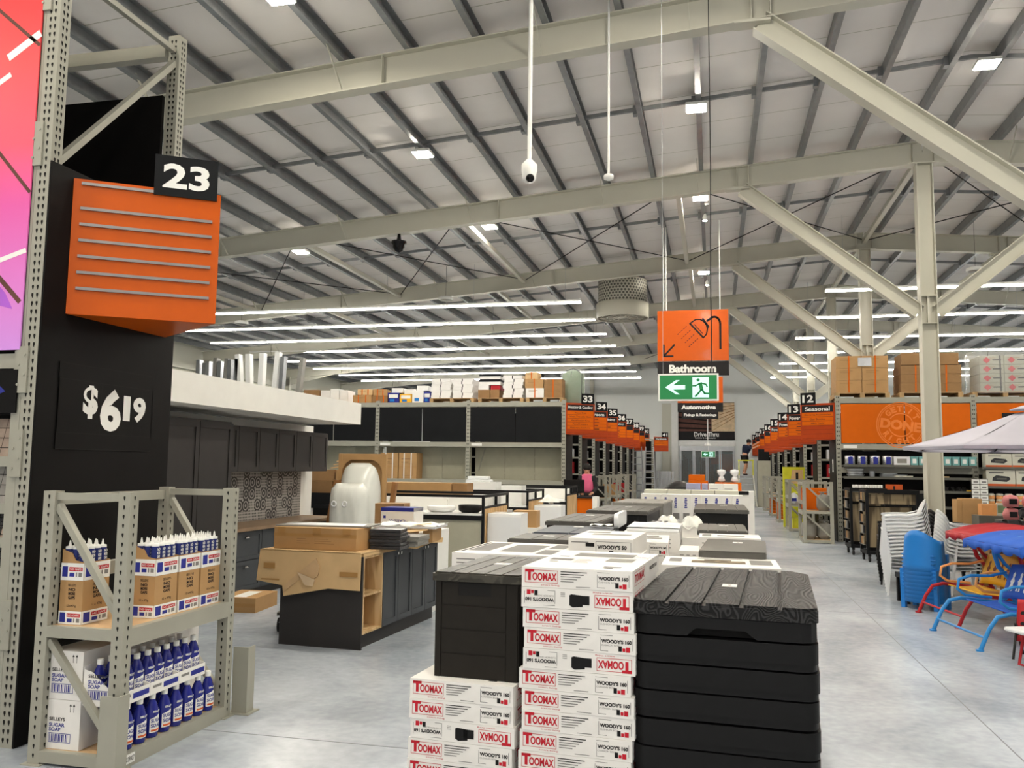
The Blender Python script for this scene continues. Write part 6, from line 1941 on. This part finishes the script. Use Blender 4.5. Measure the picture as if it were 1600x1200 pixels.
# goods on the aisle shelves that open to view
gi = 0
pal_ = ['white', 'teal', 'card', 'red', 'bin_grey', 'ink_blue', 'white_plastic', 'hi_yellow']
word = {'white': 'white', 'teal': 'teal', 'card': 'brown', 'red': 'red', 'bin_grey': 'grey', 'ink_blue': 'blue', 'white_plastic': 'white', 'hi_yellow': 'yellow'}
for k in range(1, 8):
    for side, x0, y0, nm in ((-1, -4.3, YR + 3.0 * k, 'left'), (1, 3.2, YS + 3.75 * k, 'right')):
        for zi, z in enumerate((.45, .95, 1.45, 1.95)):
            for q in range(2):
                gi += 1
                m = pal_[(gi * 5 + zi) % 8]
                hh = .2 + .05 * ((gi * 3) % 4)
                num = (33 + k) if side < 0 else (12 + k)
                solo('shelf_carton', MB().box(-.14, .14, -.12, .12, 0, hh, 0).rect((0, -.122, 0), XU, ZU, -.1, hh * .3, .1, hh * .7, 1), [m, 'card_white' if m != 'white' else 'ink_grey'], '%s pack, %s aisle on the %s, %s shelf up, %s from the end' % (word[m], ORD[k], nm, ORD[zi], ORD[q]), 'pack', (x0 + side * .36 * q, y0 + .16, z + .001))
# low racks standing in front of the rack ends
lows = []
for k in range(5):
    lows.append(low_rack('low grey end rack under the %s sign from the front on the right' % ORD[k], (2.3, 21.15 + 3.75 * k - .1, 0), .66, 1.1, 1.38, (.72,), group=None, top_left=True, fine=False))
for k in range(1, 5):
    low_rack('low grey end rack under the %s sign from the front on the left' % ORD[k], (-3.45, YR + .5 + 3.0 * k, 0), .66, 1.1, 1.38, (.72,), fine=False)
def gas_bottle(label, loc):
    t = thing('gas_bottle', label, 'gas bottle', loc, 0, 'grey gas bottles')
    MB().lathe([(.1, 0), (.105, .03), (.14, .05), (.15, .1), (.15, .28), (.13, .34), (.06, .37), (.02, .375)], 0, 18).build('tank', 'bin_grey', t)
    b = MB()
    b.tube([(.09 * math.cos(a * .5236), .09 * math.sin(a * .5236), .42) for a in range(12)], .01, 0, 6, closed=True)
    for a in range(3): b.cyl((.09 * math.cos(a * 2.1), .09 * math.sin(a * 2.1), .34), (.09 * math.cos(a * 2.1), .09 * math.sin(a * 2.1), .42), .008, 0, 6)
    b.build('collar', 'bin_grey', t)
    MB().cyl((0, 0, .37), (0, 0, .43), .02, 0, 8).build('valve', 'chrome', t)
    return t
gb = gas_bottle('grey gas bottle on the upper shelf of the low rack under the 12 sign', (2.44, 20.75, .722))
for k, (x, y, z, l) in enumerate([(2.14, 20.8, .077, 'front left'), (2.46, 20.8, .077, 'front right'), (2.14, 21.2, .077, 'rear left'), (2.46, 21.2, .077, 'rear right')]):
    dup(gb, (x, y, z), 0, 'grey gas bottle on the bottom shelf of the nearest right end rack, ' + l)
solo('orange_bin', MB().box(-.27, .27, -.2, .2, 0, .5), 'orange_sheet', 'orange crate at the back of the low rack under the 12 sign', 'crate', (2.3, 21.35, .722), 0, None, .01)
solo('white_sack', MB().lathe([(.001, 0), (.12, .01), (.13, .1), (.1, .24), (.03, .3)], 0, 12).box(-.06, .06, -.135, -.1, .08, .16, 1), ['white_plastic', 'ink_blue'], 'white and blue sack on the low rack under the 13 sign', 'sack', (2.12, 24.42, .722))
for k in range(3):
    solo('yellow_crate', MB().box(-.22, .22, -.14, .14, 0, .3).rect((0, -.141, 0), XU, ZU, -.1, .1, .1, .2, 1), ['hi_yellow', 'ink'], 'yellow pack on the low rack under the 13 sign, %s from the front' % ORD[k], 'pack', (2.35, 24.75 + .3 * k if k else 24.85, .722) if False else (2.42, 24.66 + .3 * k, .722))
for k in range(2):
    solo('yellow_crate', MB().box(-.22, .22, -.2, .2, 0, .26), 'hi_yellow', 'yellow pack on the bottom shelf under the 13 sign, %s' % ['front', 'rear'][k], 'pack', (2.3, 24.6 + .42 * k, .077))
b = MB().box(-.3, .3, -.12, .12, 0, 1.0, 0).poly((.05, -.122, .72), XU, ZU, [(-.15, -.2), (.2, -.2), (.2, .2), (-.1, .2)], 1).rect((0, -.123, 0), XU, ZU, .05, .62, .12, .84, 2)
solo('yellow_banner', b, ['hi_yellow', 'card_light', 'ink'], 'tall yellow display with a picture panel standing behind the 13 sign rack', 'display', (2.28, 26.2, .72))
solo('yellow_plinth', MB().box(-.3, .3, -.12, .12, 0, .719), 'hi_yellow', 'yellow base block of the tall display on the right', 'display', (2.28, 26.2, 0))
for k in range(2):
    b = MB()
    for q in range(6): b.box(-.2, .2, -.12, .12, .1 * q, .1 * q + .09)
    solo('orange_pack_tower', b, 'orange_sheet', 'orange tower of packs on the right low racks, %s' % ['nearer', 'further'][k], 'packs', (2.2, 28.8 + 3.75 * k, .077), 0)
for k in range(3):
    solo('dark_pack', MB().box(-.2, .2, -.2, .2, 0, .35), ['rubber', 'card', 'red'][k], '%s pack on the upper shelf of a low end rack on the left' % (['black', 'brown', 'red'][k]), 'pack', (-3.45, YR + 3.5 + 3.0 * k, .722))
    solo('dark_pack', MB().box(-.22, .22, -.25, .25, 0, .4), ['bin_grey', 'white_plastic', 'orange_sheet'][k], '%s pack on the bottom shelf of a low end rack on the left' % (['grey', 'white', 'orange'][k]), 'pack', (-3.45, YR + 3.5 + 3.0 * k, .077))
solo('blue_drum', MB().lathe([(.19, 0), (.2, .02), (.2, .3), (.19, .33), (.17, .34)], 0, 18), 'ink_blue', 'blue drum on the left racks near the ladders', 'drum', (-3.42, 35.4, 1.4)) if False else None

# ladders standing near the end wall on the left
for k, x in enumerate((-2.55, -2.0)):
    t = thing('step_ladder', 'aluminium step ladder standing under the 41 sign, %s of two' % ['left', 'right'][k], 'ladder', (x - .8, 39.4, 0))
    for s in (-1, 1):
        MB().bar((s * .25, -.25, 0), (s * .18, .05, 2.6), .03, .07, 0, YU).build('rail', 'alu', t); MB().bar((s * .25, .45, 0), (s * .18, .08, 2.55), .03, .05, 0, YU).build('rail', 'alu', t)
    for q in range(8):
        MB().box(-.22 + .006 * q, .22 - .006 * q, -.22 + .034 * q, -.12 + .034 * q, .3 * q + .28, .3 * q + .32).build('step', 'alu', t)
for k in range(5):
    o = solo('ladder_rail', MB().box(-.05, .05, -.02, .02, 0, 1.5).box(.2, .3, -.02, .02, 0, 1.5).box(.05, .2, -.015, .015, .3, .34).box(.05, .2, -.015, .015, .7, .74).box(.05, .2, -.015, .015, 1.1, 1.14), 'alu', 'short silver ladder leaning by the white pillar, %s from the left' % ORD[k], 'ladder', (-2.9 + .14 * k, 44.5 + .06 * k, 0), 0, 'leaning short ladders')
    o.rotation_euler = (R(-5), R(4), 0)

# ------------------------------------------------------------------ service desk with staff member
t = thing('service_desk', 'small orange service desk at the corner of the rear rack', 'desk', (-3.42, 21.9, 0))
MB().box(-.46, .46, -.25, .35, 0, .86).build('body', 'orange_sheet', t)
MB().box(-.5, .5, -.3, .4, .86, .9).build('desk_top', 'ink', t)
t = thing('monitor', 'black computer monitor on the orange service desk', 'monitor', (-3.5, 22.0, .902))
MB().box(-.27, .27, -.02, .02, .08, .42).build('screen', 'screen', t, .005)
MB().box(-.03, .03, .02, .05, .0, .2).box(-.1, .1, -.06, .1, 0, .012).build('stand', 'ink', t)
solo('desk_goods', MB().lathe([(.001, 0), (.08, .01), (.1, .08), (.07, .16), (.02, .2)], 0, 12), 'bin_grey', 'grey helmet-shaped item at the left end of the service desk', 'item', (-3.83, 21.75, .902))
t = thing('traffic_cone', 'orange and white cone in front of the service desk', 'cone', (-3.68, 21.45, 0))
MB().box(-.14, .14, -.14, .14, 0, .03).build('base', 'orange_sheet', t)
MB().lathe([(.11, .03), (.085, .25)], 0, 16, cap=False).lathe([(.085, .25), (.055, .5)], 1, 16, cap=False).lathe([(.055, .5), (.03, .72), (.025, .73)], 0, 16).build('cone', ['orange_sheet', 'white'], t)

def skin(name, verts, edges, radii, m, parent, root=0):
    me = bpy.data.meshes.new(name)
    me.from_pydata(verts, edges, [])
    me.materials.append(M[m])
    o = bpy.data.objects.new(name, me)
    col.objects.link(o)
    o.parent = parent
    md = o.modifiers.new('skin', 'SKIN'); md.use_smooth_shade = True
    if not me.skin_vertices: me.skin_vertices.new()
    for i, r in enumerate(radii):
        r = r if isinstance(r, tuple) else (r, r)
        me.skin_vertices[0].data[i].radius = r
    me.skin_vertices[0].data[root].use_root = True
    s = o.modifiers.new('sub', 'SUBSURF'); s.levels = 1; s.render_levels = 2
    return o
def chain(name, pts, radii, m, parent):
    return skin(name, pts, [(i, i + 1) for i in range(len(pts) - 1)], radii, m, parent)
def person(label, loc, rz, J, shirt, trousers, vest=None, shorts=False):
    t = thing('person', label, 'person', loc, rz)
    names = ['pelvis', 'waist', 'chest', 'neck', 'head', 'crown', 'shL', 'elL', 'wrL', 'haL', 'shR', 'elR', 'wrR', 'haR', 'hipL', 'knL', 'anL', 'toL', 'hipR', 'knR', 'anR', 'toR']
    idx = {n: i for i, n in enumerate(names)}
    rad = dict(pelvis=(.15, .11), waist=(.135, .1), chest=(.16, .11), neck=.055, head=(.078, .09), crown=(.07, .08), hip=.085, kn=.058, an=.04, to=.035, sh=.062, el=.042, wr=.03, ha=.036)
    rr = [rad.get(n, rad.get(n[:-1])) for n in names]
    E_ = [('pelvis', 'waist'), ('waist', 'chest'), ('chest', 'neck'), ('neck', 'head'), ('head', 'crown'), ('chest', 'shL'), ('shL', 'elL'), ('elL', 'wrL'), ('wrL', 'haL'), ('chest', 'shR'), ('shR', 'elR'), ('elR', 'wrR'), ('wrR', 'haR'),
          ('pelvis', 'hipL'), ('hipL', 'knL'), ('knL', 'anL'), ('anL', 'toL'), ('pelvis', 'hipR'), ('hipR', 'knR'), ('knR', 'anR'), ('anR', 'toR')]
    skin('body', [J[n] for n in names], [(idx[a], idx[b]) for a, b in E_], rr, 'skin', t)
    g = .018
    P_ = ['pelvis', 'waist', 'chest', 'shL', 'elL', 'shR', 'elR'] + ([] if shorts else ['wrL', 'wrR'])
    V = [J[n] for n in P_]
    nk = tuple(Vector(J['chest']).lerp(Vector(J['neck']), .55)); V.append(nk)
    ed = [(0, 1), (1, 2), (2, 3), (3, 4), (2, 5), (5, 6), (2, len(V) - 1)]
    if not shorts: ed += [(4, 7), (6, 8)]
    rs = [(.155, .12), (.15, .115), (.175, .125), .078, .06, .078, .06] if not vest else [(.13, .1), (.125, .1), (.12, .1), .085, .062, .085, .062] + ([] if shorts else [.045, .045]) + [.07]
    skin('shirt', V, ed, rs, shirt, t)
    if vest:
        up_ = Vector((0, -.01, .03))
        V2 = [J['pelvis'], J['waist'], tuple(Vector(J['chest']) + up_), tuple(Vector(J['chest']).lerp(Vector(J['shL']), .9) + up_), tuple(Vector(J['chest']).lerp(Vector(J['shR']), .9) + up_), nk]
        skin('vest', V2, [(0, 1), (1, 2), (2, 3), (2, 4), (2, 5)], [(.19, .16), (.19, .16), (.225, .185), .13, .13, .1], vest, t)
    q = .92 if not shorts else .85
    kl = tuple(Vector(J['hipL']).lerp(Vector(J['knL']), q)) if shorts else J['anL']; kr = tuple(Vector(J['hipR']).lerp(Vector(J['knR']), q)) if shorts else J['anR']
    if shorts: skin('shorts', [J['pelvis'], J['hipL'], kl, J['hipR'], kr], [(0, 1), (1, 2), (0, 3), (3, 4)], [(.165, .13), .11, .085, .11, .085], trousers, t)
    else: skin('trousers', [J['pelvis'], J['hipL'], J['knL'], kl, J['hipR'], J['knR'], kr], [(0, 1), (1, 2), (2, 3), (0, 4), (4, 5), (5, 6)], [(.165, .13), .105, .075, .055, .105, .075, .055], trousers, t)
    for s in 'LR':
        a, b_ = Vector(J['an' + s]), Vector(J['to' + s])
        chain('shoe', [tuple(a + Vector((0, 0, -.02))), tuple(a.lerp(b_, .5) + Vector((0, 0, -.03))), tuple(b_)], [.055, .052, .045], 'ink', t)
        h0 = Vector(J['wr' + s]); h1 = Vector(J['ha' + s]); d = (h1 - h0).normalized(); sd = d.cross(Vector((0, 0, 1))).normalized() if abs(d.z) < .9 else Vector((1, 0, 0))
        hand = MB()
        for f in range(4):
            p = h1 + sd * (-.027 + .018 * f)
            hand.tube([p, p + d * (.035 + .006 * (f in (1, 2))), p + d * (.06 + .008 * (f in (1, 2))) + Vector((0, 0, -.018))], .0085, 0, 6)
        hand.tube([h0 + d * .02 - sd * .03, h0 + d * .05 - sd * .055, h0 + d * .08 - sd * .055], .0095, 0, 6)
        hand.build('fingers', 'skin', t)
    hd = Vector(J['head']).lerp(Vector(J['crown']), .45); f = Vector(J['face']).normalized()
    hair = MB().lathe([(.001, .118), (.06, .105), (.095, .06), (.103, .0), (.09, -.05)], 0, 16, cap=False)
    ho = hair.build('hair', 'hair', t, solid=.01)
    ho.location = hd - f * .018 + Vector((0, 0, .03))
    ft = MB()
    sd = f.cross(Vector((0, 0, 1))).normalized()
    for s in (-1, 1):
        c = hd + f * .088 + sd * (s * .032) + Vector((0, 0, .0))
        ft.lathe([(.001, -.008), (.009, 0), (.001, .008)], 0, 8, c)
        e = hd + sd * (s * .088) + Vector((0, 0, -.01))
        ft.lathe([(.001, -.03), (.014, 0), (.001, .03)], 1, 8, e)
    n_ = hd + f * .1 + Vector((0, 0, -.03)); ft.lathe([(.014, -.012), (.008, .02), (.003, .04)], 1, 8, n_)
    m_ = hd + f * .086 + Vector((0, 0, -.062)); ft.bar(m_ - sd * .02, m_ + sd * .02, .01, .008, 2)
    ft.build('face', ['ink', 'skin', 'ink_red'], t)
    return t
J1 = dict(pelvis=(0, 0, .95), waist=(0, 0, 1.1), chest=(0, -.02, 1.32), neck=(0, -.03, 1.46), head=(0, -.06, 1.55), crown=(0, -.07, 1.64), shL=(.18, -.02, 1.37), elL=(.24, -.06, 1.1), wrL=(.16, -.28, .98), haL=(.12, -.36, .96),
          shR=(-.18, -.02, 1.37), elR=(-.24, -.06, 1.1), wrR=(-.16, -.28, .98), haR=(-.12, -.36, .96), hipL=(.09, 0, .9), knL=(.1, -.01, .5), anL=(.1, 0, .09), toL=(.1, -.15, .045), hipR=(-.09, 0, .9), knR=(-.1, -.01, .5), anR=(-.1, 0, .09), toR=(-.1, -.15, .045), face=(.15, -1, -.35))
person('person in a pink safety vest over black standing behind the orange desk', (-3.22, 22.42, 0), R(5), J1, 'ink', 'ink', 'pink_vest')
# person on the platform ladder at the far right
lad = thing('platform_ladder', 'white and yellow platform ladder with a person on it at the far right', 'ladder', (1.42, 39.2, 0))
for s in (-1, 1):
    MB().bar((s * .42, -.55, 0), (s * .3, .1, 1.35), .05, .09, 0, YU).build('rail', 'wall_cream', lad); MB().bar((s * .42, .75, 0), (s * .3, .35, 1.35), .05, .07, 0, YU).build('rail', 'wall_cream', lad)
    MB().bar((s * .3, .1, 1.35), (s * .3, .1, 2.05), .045, .07, 0, YU).build('rail', 'hi_yellow', lad)
for q in range(5): MB().box(-.38 + .018 * q, .38 - .018 * q, -.5 + .12 * q, -.36 + .12 * q, .25 * q + .2, .25 * q + .24).build('step', 'alu', lad)
MB().box(-.3, .3, .08, .5, 1.33, 1.37).build('platform', 'alu', lad)
MB().box(-.34, .34, .08, .13, 2.0, 2.05).build('hand_bar', 'hi_yellow', lad)
J2 = dict(pelvis=(0, .0, .84), waist=(.0, -.02, 1.0), chest=(.08, -.03, 1.22), neck=(.13, -.03, 1.35), head=(.17, -.03, 1.43), crown=(.2, -.03, 1.5), shL=(.1, .15, 1.26), elL=(.3, .14, 1.3), wrL=(.5, .1, 1.42), haL=(.57, .09, 1.46),
          shR=(.1, -.2, 1.26), elR=(.32, -.2, 1.18), wrR=(.5, -.14, 1.26), haR=(.57, -.13, 1.29), hipL=(-.02, .09, .79), knL=(.06, .1, .43), anL=(-.04, .1, .07), toL=(.09, .1, .04), hipR=(-.02, -.09, .79), knR=(.02, -.1, .43), anR=(-.1, -.1, .07), toR=(.03, -.1, .04), face=(1, -.1, .1))
person('person in a navy shirt and black shorts working on the platform ladder', (1.4, 39.47, 1.372), R(-6), J2, 'navy', 'ink', None, True)
solo('black_case', MB().box(-.2, .25, -.2, .2, 0, .5).box(-.15, .2, -.205, -.2, .1, .4), 'black_plastic', 'black case on a grey cabinet beside the platform ladder', 'case', (2.16, 39.5, 2.02), 0, None, .02)
solo('grey_cabinet', MB().box(-.25, .3, -.3, .3, 0, 2.019), 'greige', 'tall grey cabinet under the black case at the far right', 'cabinet', (2.16, 39.5, 0))

# ------------------------------------------------------------------ hanging signs
t = thing('hanging_sign', 'orange hanging sign with shower symbol and Bathroom below it', 'sign', (-.425, 20.0, 3.77))
W2 = .805
MB().box(-W2, W2, -.012, .012, .345, 1.53).build('symbol_board', 'orange', t)
MB().box(-W2, W2, -.014, .014, 0, .33).build('name_board', 'ink', t)
b = MB()
o = (0, -.016, 0)
def stroke(pts, w, z=0):
    pts = [(p[0], .345 + (p[1] - .33) * 1.3) for p in pts]
    for p, q in zip(pts[:-1], pts[1:]):
        d = Vector((q[0] - p[0], q[1] - p[1])); d.normalize(); n = Vector((-d.y, d.x)) * w / 2; e = d * w * .3
        b.poly(o, XU, ZU, [(p[0] - n.x - e.x, p[1] - n.y - e.y), (q[0] - n.x + e.x, q[1] - n.y + e.y), (q[0] + n.x + e.x, q[1] + n.y + e.y), (p[0] + n.x - e.x, p[1] + n.y - e.y)], 0)
arm = [(.62, .54), (.62, .98)] + [(.49 + .13 * math.cos(a * math.pi / 10), .98 + .13 * math.sin(a * math.pi / 10)) for a in range(0, 8)] + [(.33, 1.04)]
stroke(arm, .05)
stroke([(.23, 1.08), (.36, .93)], .045)
stroke([(-.06, 1.0), (.24, .74)], .04)
stroke([(.24, .74), (.31, .8), (.335, .9), (.31, .97), (.25, 1.03), (.17, 1.07), (.07, 1.07), (-.06, 1.0)], .03)
stroke([(.04, .98), (.22, .82)], .018)
for r_ in range(5):
    for c in range(4):
        x = -.12 - .045 * r_ + .085 * c - .02; z = .95 - .032 * r_ - .075 * c
        if r_ % 1 == 0: stroke([(x, z), (x - .022, z - .014)], .016)
b.build('shower_symbol', 'ink', t)
b = MB()
stroke([(-.42, .62), (-.64, .44)], .04); stroke([(-.66, .62), (-.66, .42), (-.45, .42)], .04)
b.build('arrow_symbol', 'ink', t)
MB().text('Bathroom', (0, -.0165, 0), XU, ZU, -.54, .07, 1.06, .19, 0, .045).build('lettering', 'white', t)
for x in (-.66, -.6, .62): MB().cyl((x, 0, 1.53), (x, 0, zb(-.4 + x) + RD - 3.77), .012, 0, 6).build('hanger', 'white', t)
t = thing('hanging_sign', 'hanging sign reading Automotive, mostly hidden behind the green exit sign', 'sign', (-.42, 31.0, 3.64))
MB().box(-.79, .79, -.012, .012, .33, 1.25).build('symbol_board', 'orange', t)
MB().box(-.79, .79, -.014, .014, 0, .32).text('Automotive', (0, -.0165, 0), XU, ZU, -.66, .09, 1.2, .16, 1, .045).build('name_board', ['ink', 'white'], t)
for x in (-.6, .6): MB().cyl((x, 0, 1.25), (x, 0, zb(-.4) + RD - 3.64), .012, 0, 6).build('hanger', 'white', t)
t = thing('hanging_sign', 'hanging sign reading Fixings and Fastenings below the Automotive one', 'sign', (-.5, 36.5, 3.7))
MB().box(-.74, .74, -.012, .012, .31, 1.2).build('symbol_board', 'orange', t)
MB().box(-.74, .74, -.014, .014, 0, .3).text('Fixings & Fastenings', (0, -.0165, 0), XU, ZU, -.66, .08, 1.32, .15, 1, .045).build('name_board', ['ink', 'white'], t)
for x in (-.6, .6): MB().cyl((x, 0, 1.2), (x, 0, zb(-.4) + RD - 3.7), .012, 0, 6).build('hanger', 'white', t)

def exit_sign(label, loc, w, h):
    t = thing('exit_sign', label, 'exit sign', loc)
    MB().box(-w / 2, w / 2, -.02, .02, 0, h).build('case', 'white', t, .004)
    b = MB()
    o = (0, -.021, 0)
    b.rect(o, XU, ZU, -w / 2 + .03 * w, .06 * h, w / 2 - .03 * w, .94 * h, 0)
    o2 = (0, -.0222, 0)
    b.poly(o2, XU, ZU, [(-.38 * w, .5 * h), (-.2 * w, .76 * h), (-.2 * w + .06 * w, .76 * h), (-.25 * w, .58 * h), (-.05 * w, .58 * h), (-.05 * w, .42 * h), (-.25 * w, .42 * h), (-.14 * w, .24 * h), (-.2 * w, .24 * h)], 1)
    b.rect(o2, XU, ZU, .07 * w, .12 * h, .34 * w, .86 * h, 1)
    o = (0, -.0234, 0)
    # running figure
    def st(pts, ww):
        for p, q in zip(pts[:-1], pts[1:]):
            d = Vector((q[0] - p[0], q[1] - p[1])); d.normalize(); n = Vector((-d.y, d.x)) * ww / 2; e = d * ww * .35
            b.poly(o, XU, ZU, [(p[0] - n.x - e.x, p[1] - n.y - e.y), (q[0] - n.x + e.x, q[1] - n.y + e.y), (q[0] + n.x + e.x, q[1] + n.y + e.y), (p[0] + n.x - e.x, p[1] + n.y - e.y)], 0)
    b.poly(o, XU, ZU, [(.165 * w + .027 * w * math.cos(a * .5236), .76 * h + .062 * h * math.sin(a * .5236)) for a in range(12)], 0)
    st([(.2 * w, .62 * h), (.22 * w, .42 * h)], .06 * w)
    st([(.19 * w, .63 * h), (.12 * w, .55 * h), (.08 * w, .55 * h)], .024 * w); st([(.22 * w, .64 * h), (.29 * w, .6 * h), (.31 * w, .52 * h)], .024 * w)
    st([(.21 * w, .4 * h), (.17 * w, .28 * h), (.12 * w, .17 * h)], .03 * w); st([(.23 * w, .4 * h), (.27 * w, .27 * h), (.37 * w, .26 * h)], .03 * w)
    b.build('face', ['exit_green', 'exit_white'], t)
    return t
t = exit_sign('large green exit sign with white arrow and running figure over the aisle', (-.255, 9.5, 2.38), .65, .3)
MB().cyl((-.27, 0, .3), (-.27, 0, zb(-.5) + RD - 2.38), .0025, 0, 5).build('hanger', 'alu', t)
MB().tube([(.255, 0, .3), (.25, 0, 1.2), (.262, 0, 2.6), (.255, 0, zb(0) + RD - 2.38)], .006, 0, 6).build('cable', 'rubber', t)
t = exit_sign('small green exit sign hanging before the far glass doors', (-.2, 40.0, 2.15), .62, .28)
MB().tube([(.0, 0, .28), (.0, 0, zb(-.2) + RD - 2.15)], .006, 0, 6).build('hanger', 'white', t)
t = thing('ceiling_sensor', 'white bell-shaped sensor on a pole before the far glass doors', 'sensor', (-.22, 39.0, 2.66))
MB().lathe([(.14, 0), (.12, .06), (.05, .12), (.015, .14)], 0, 16).build('dome', 'white', t); MB().cyl((0, 0, .14), (0, 0, zb(-.2) + RD - 2.66), .014, 0, 8).build('pole', 'white', t)

# drive thru picture over the doors
t = thing('wall_sign', 'large Drive Thru sign with timber picture above the glass doors', 'sign', (-.33, 47.95, 3.2))
w = 1.5
b = MB().box(-w, w, -.03, .03, 0, 2.05, 0)
o = (0, -.036, 0)
b.rect(o, XU, ZU, -w, .46, w, 2.02, 1)
b.poly((0, -.042, 0), XU, ZU, [(.28, .46), (w, .46), (w, 2.02), (.5, 2.02), (.28, 1.5)], 2)
for k in range(6): 
    z = .5 + .25 * k
    b.poly((0, -.05, 0), XU, ZU, [(.3, z), (w, z + .75 - .12 * k), (w, z + .71 - .12 * k), (.3, z - .02)], 3)
for k in range(5): b.poly((0, -.05, 0), XU, ZU, [(-w, 1.9 - .3 * k), (.28, 1.5 - .22 * k), (.28, 1.44 - .22 * k), (-w, 1.8 - .3 * k)], 4)
b.rect((0, -.058, 0), XU, ZU, -w, 0, w, .46, 0)
b.text('Drive Thru', (0, -.07, 0), XU, ZU, -.66, .17, 1.32, .26, 5, .03); b.text('Building & Landscaping', (0, -.07, 0), XU, ZU, -.6, .05, 1.1, .09, 5, .02)
b.build('board', ['ink', 'timber_red', 'timber_pale', 'timber', 'hole', 'white'], t)

# ------------------------------------------------------------------ cameras, fan and detectors under the roof
t = thing('dome_camera', 'white dome camera hanging on a long pole in the middle of the ceiling', 'camera', (-1.95, 9.0, 4.78))
MB().lathe([(.001, -.01), (.05, .0), (.075, .04), (.08, .1), (.085, .12), (.085, .2), (.05, .24), (.03, .26)], 0, 24).build('housing', 'white', t)
e = MB().lathe([(.001, -.045), (.03, -.04), (.045, -.015), (.048, .01)], 0, 20).build('lens_eye', 'lens', t); e.location = (.02, -.05, .03); e.rotation_euler = (R(-55), 0, R(20))
MB().cyl((0, 0, .25), (0, 0, zb(-1.95) + RD + .2 - 4.78), .024, 0, 12).build('pole', 'white', t)
t = thing('ceiling_sensor', 'white round sensor on a thin pole right of the dome camera', 'sensor', (-1.2, 10.1, 5.14))
MB().lathe([(.02, -.02), (.03, -.01), (.06, .0), (.062, .04), (.05, .055), (.015, .06)], 0, 20).build('sensor_head', 'white', t)
MB().cyl((0, 0, .06), (0, 0, zb(-1.2) + RD + .2 - 5.14), .014, 0, 10).build('pole', 'white', t)
t = thing('dome_camera', 'black dome camera under the second rafter at left', 'camera', (-6.35, 16.5, zb(-6.35) - .26))
MB().lathe([(.001, -.14), (.08, -.11), (.12, -.04), (.125, .02), (.16, .06), (.16, .1), (.05, .13), (.03, .26)], 0, 20).build('housing', 'lens', t)
t = thing('ventilation_fan', 'large round ventilation drum with perforated sleeve under the roof', 'fan', (-2.56, 25.0, 6.02))
MB().lathe([(.74, 0), (.76, .02), (.76, .42), (.74, .44)], 0, 48, cap=False).build('ring', 'steel_cream', t, solid=.02)
b = MB().lathe([(.71, .43), (.71, 1.12)], 0, 48, cap=False)
n = 44
for r_ in range(8):
    for k in range(n):
        a = 2 * math.pi * (k + .5 * (r_ % 2)) / n
        z = .49 + .082 * r_
        c = Vector((.7125 * math.cos(a), .7125 * math.sin(a), z)); u = Vector((-math.sin(a), math.cos(a), 0))
        b.poly(c, u, ZU, [(.037 * math.cos(R(30 + 60 * q)), .037 * math.sin(R(30 + 60 * q))) for q in range(6)], 1)
b.build('sleeve', ['steel_cream', 'rack_dark'], t)
b = MB()
for r_ in (.25, .45, .62): b.tube([(r_ * math.cos(k * math.pi / 16), r_ * math.sin(k * math.pi / 16), .03) for k in range(32)], .012, 0, 5, closed=True)
for k in range(16): a = k * math.pi / 8; b.cyl((.1 * math.cos(a), .1 * math.sin(a), .03), (.74 * math.cos(a), .74 * math.sin(a), .03), .01, 0, 5)
b.lathe([(.001, .01), (.13, .02), (.14, .06)], 0, 20)
b.build('grille', 'steel_cream', t)
MB().lathe([(.73, .3), (.001, .3)], 0, 32, cap=False).build('motor_plate', 'hole', t)
for k in range(4):
    a = k * math.pi / 2 + .6
    MB().cyl((.7 * math.cos(a), .7 * math.sin(a), 1.1), (.7 * math.cos(a), .7 * math.sin(a), zb(-2.56) + RD + .1 - 6.02), .012, 0, 6).build('hanger', 'galv', t)
for k, (x, y, z, wh) in enumerate([(-7.0, 21.8, 6.1, 'left of the ventilation drum'), (-13.6, 22.6, 5.75, 'far left'), (-9.6, 30.5, 6.0, 'over the rear rack'), (-4.2, 31.5, 6.3, 'beyond the ventilation drum'), (6.0, 21.5, 6.3, 'right of the steel column'), (5.4, 24.5, 6.2, 'second right of the steel column')]):
    t = thing('ring_speaker', 'white ring-shaped ceiling speaker hanging under the roof, ' + wh, 'speaker', (x, y, z))
    MB().lathe([(.17, 0), (.19, .02), (.19, .07), (.16, .08)], 0, 20, cap=False).build('ring', 'white', t, solid=.015); MB().lathe([(.16, .03), (.001, .03)], 0, 20, cap=False).build('grille', 'bin_grey', t)
    MB().cyl((0, 0, .03), (0, 0, zb(x) + RD + .225 - z), .004, 0, 5).build('cord', 'rubber', t)
for k, y in enumerate((19.3, 26.3, 31.5)):
    t = thing('spot_lamp', 'small round spotlight under the purlin over the main aisle, %s from the front' % ORD[k], 'ceiling light', (-.12, y, zb(-.12) + RD - .18))
    MB().lathe([(.05, .02), (.06, .1), (.02, .18)], 0, 12, cap=False).build('housing', 'white', t); MB().lathe([(.001, .02), (.048, .02)], 0, 12, cap=False).build('lens', 'bay', t)
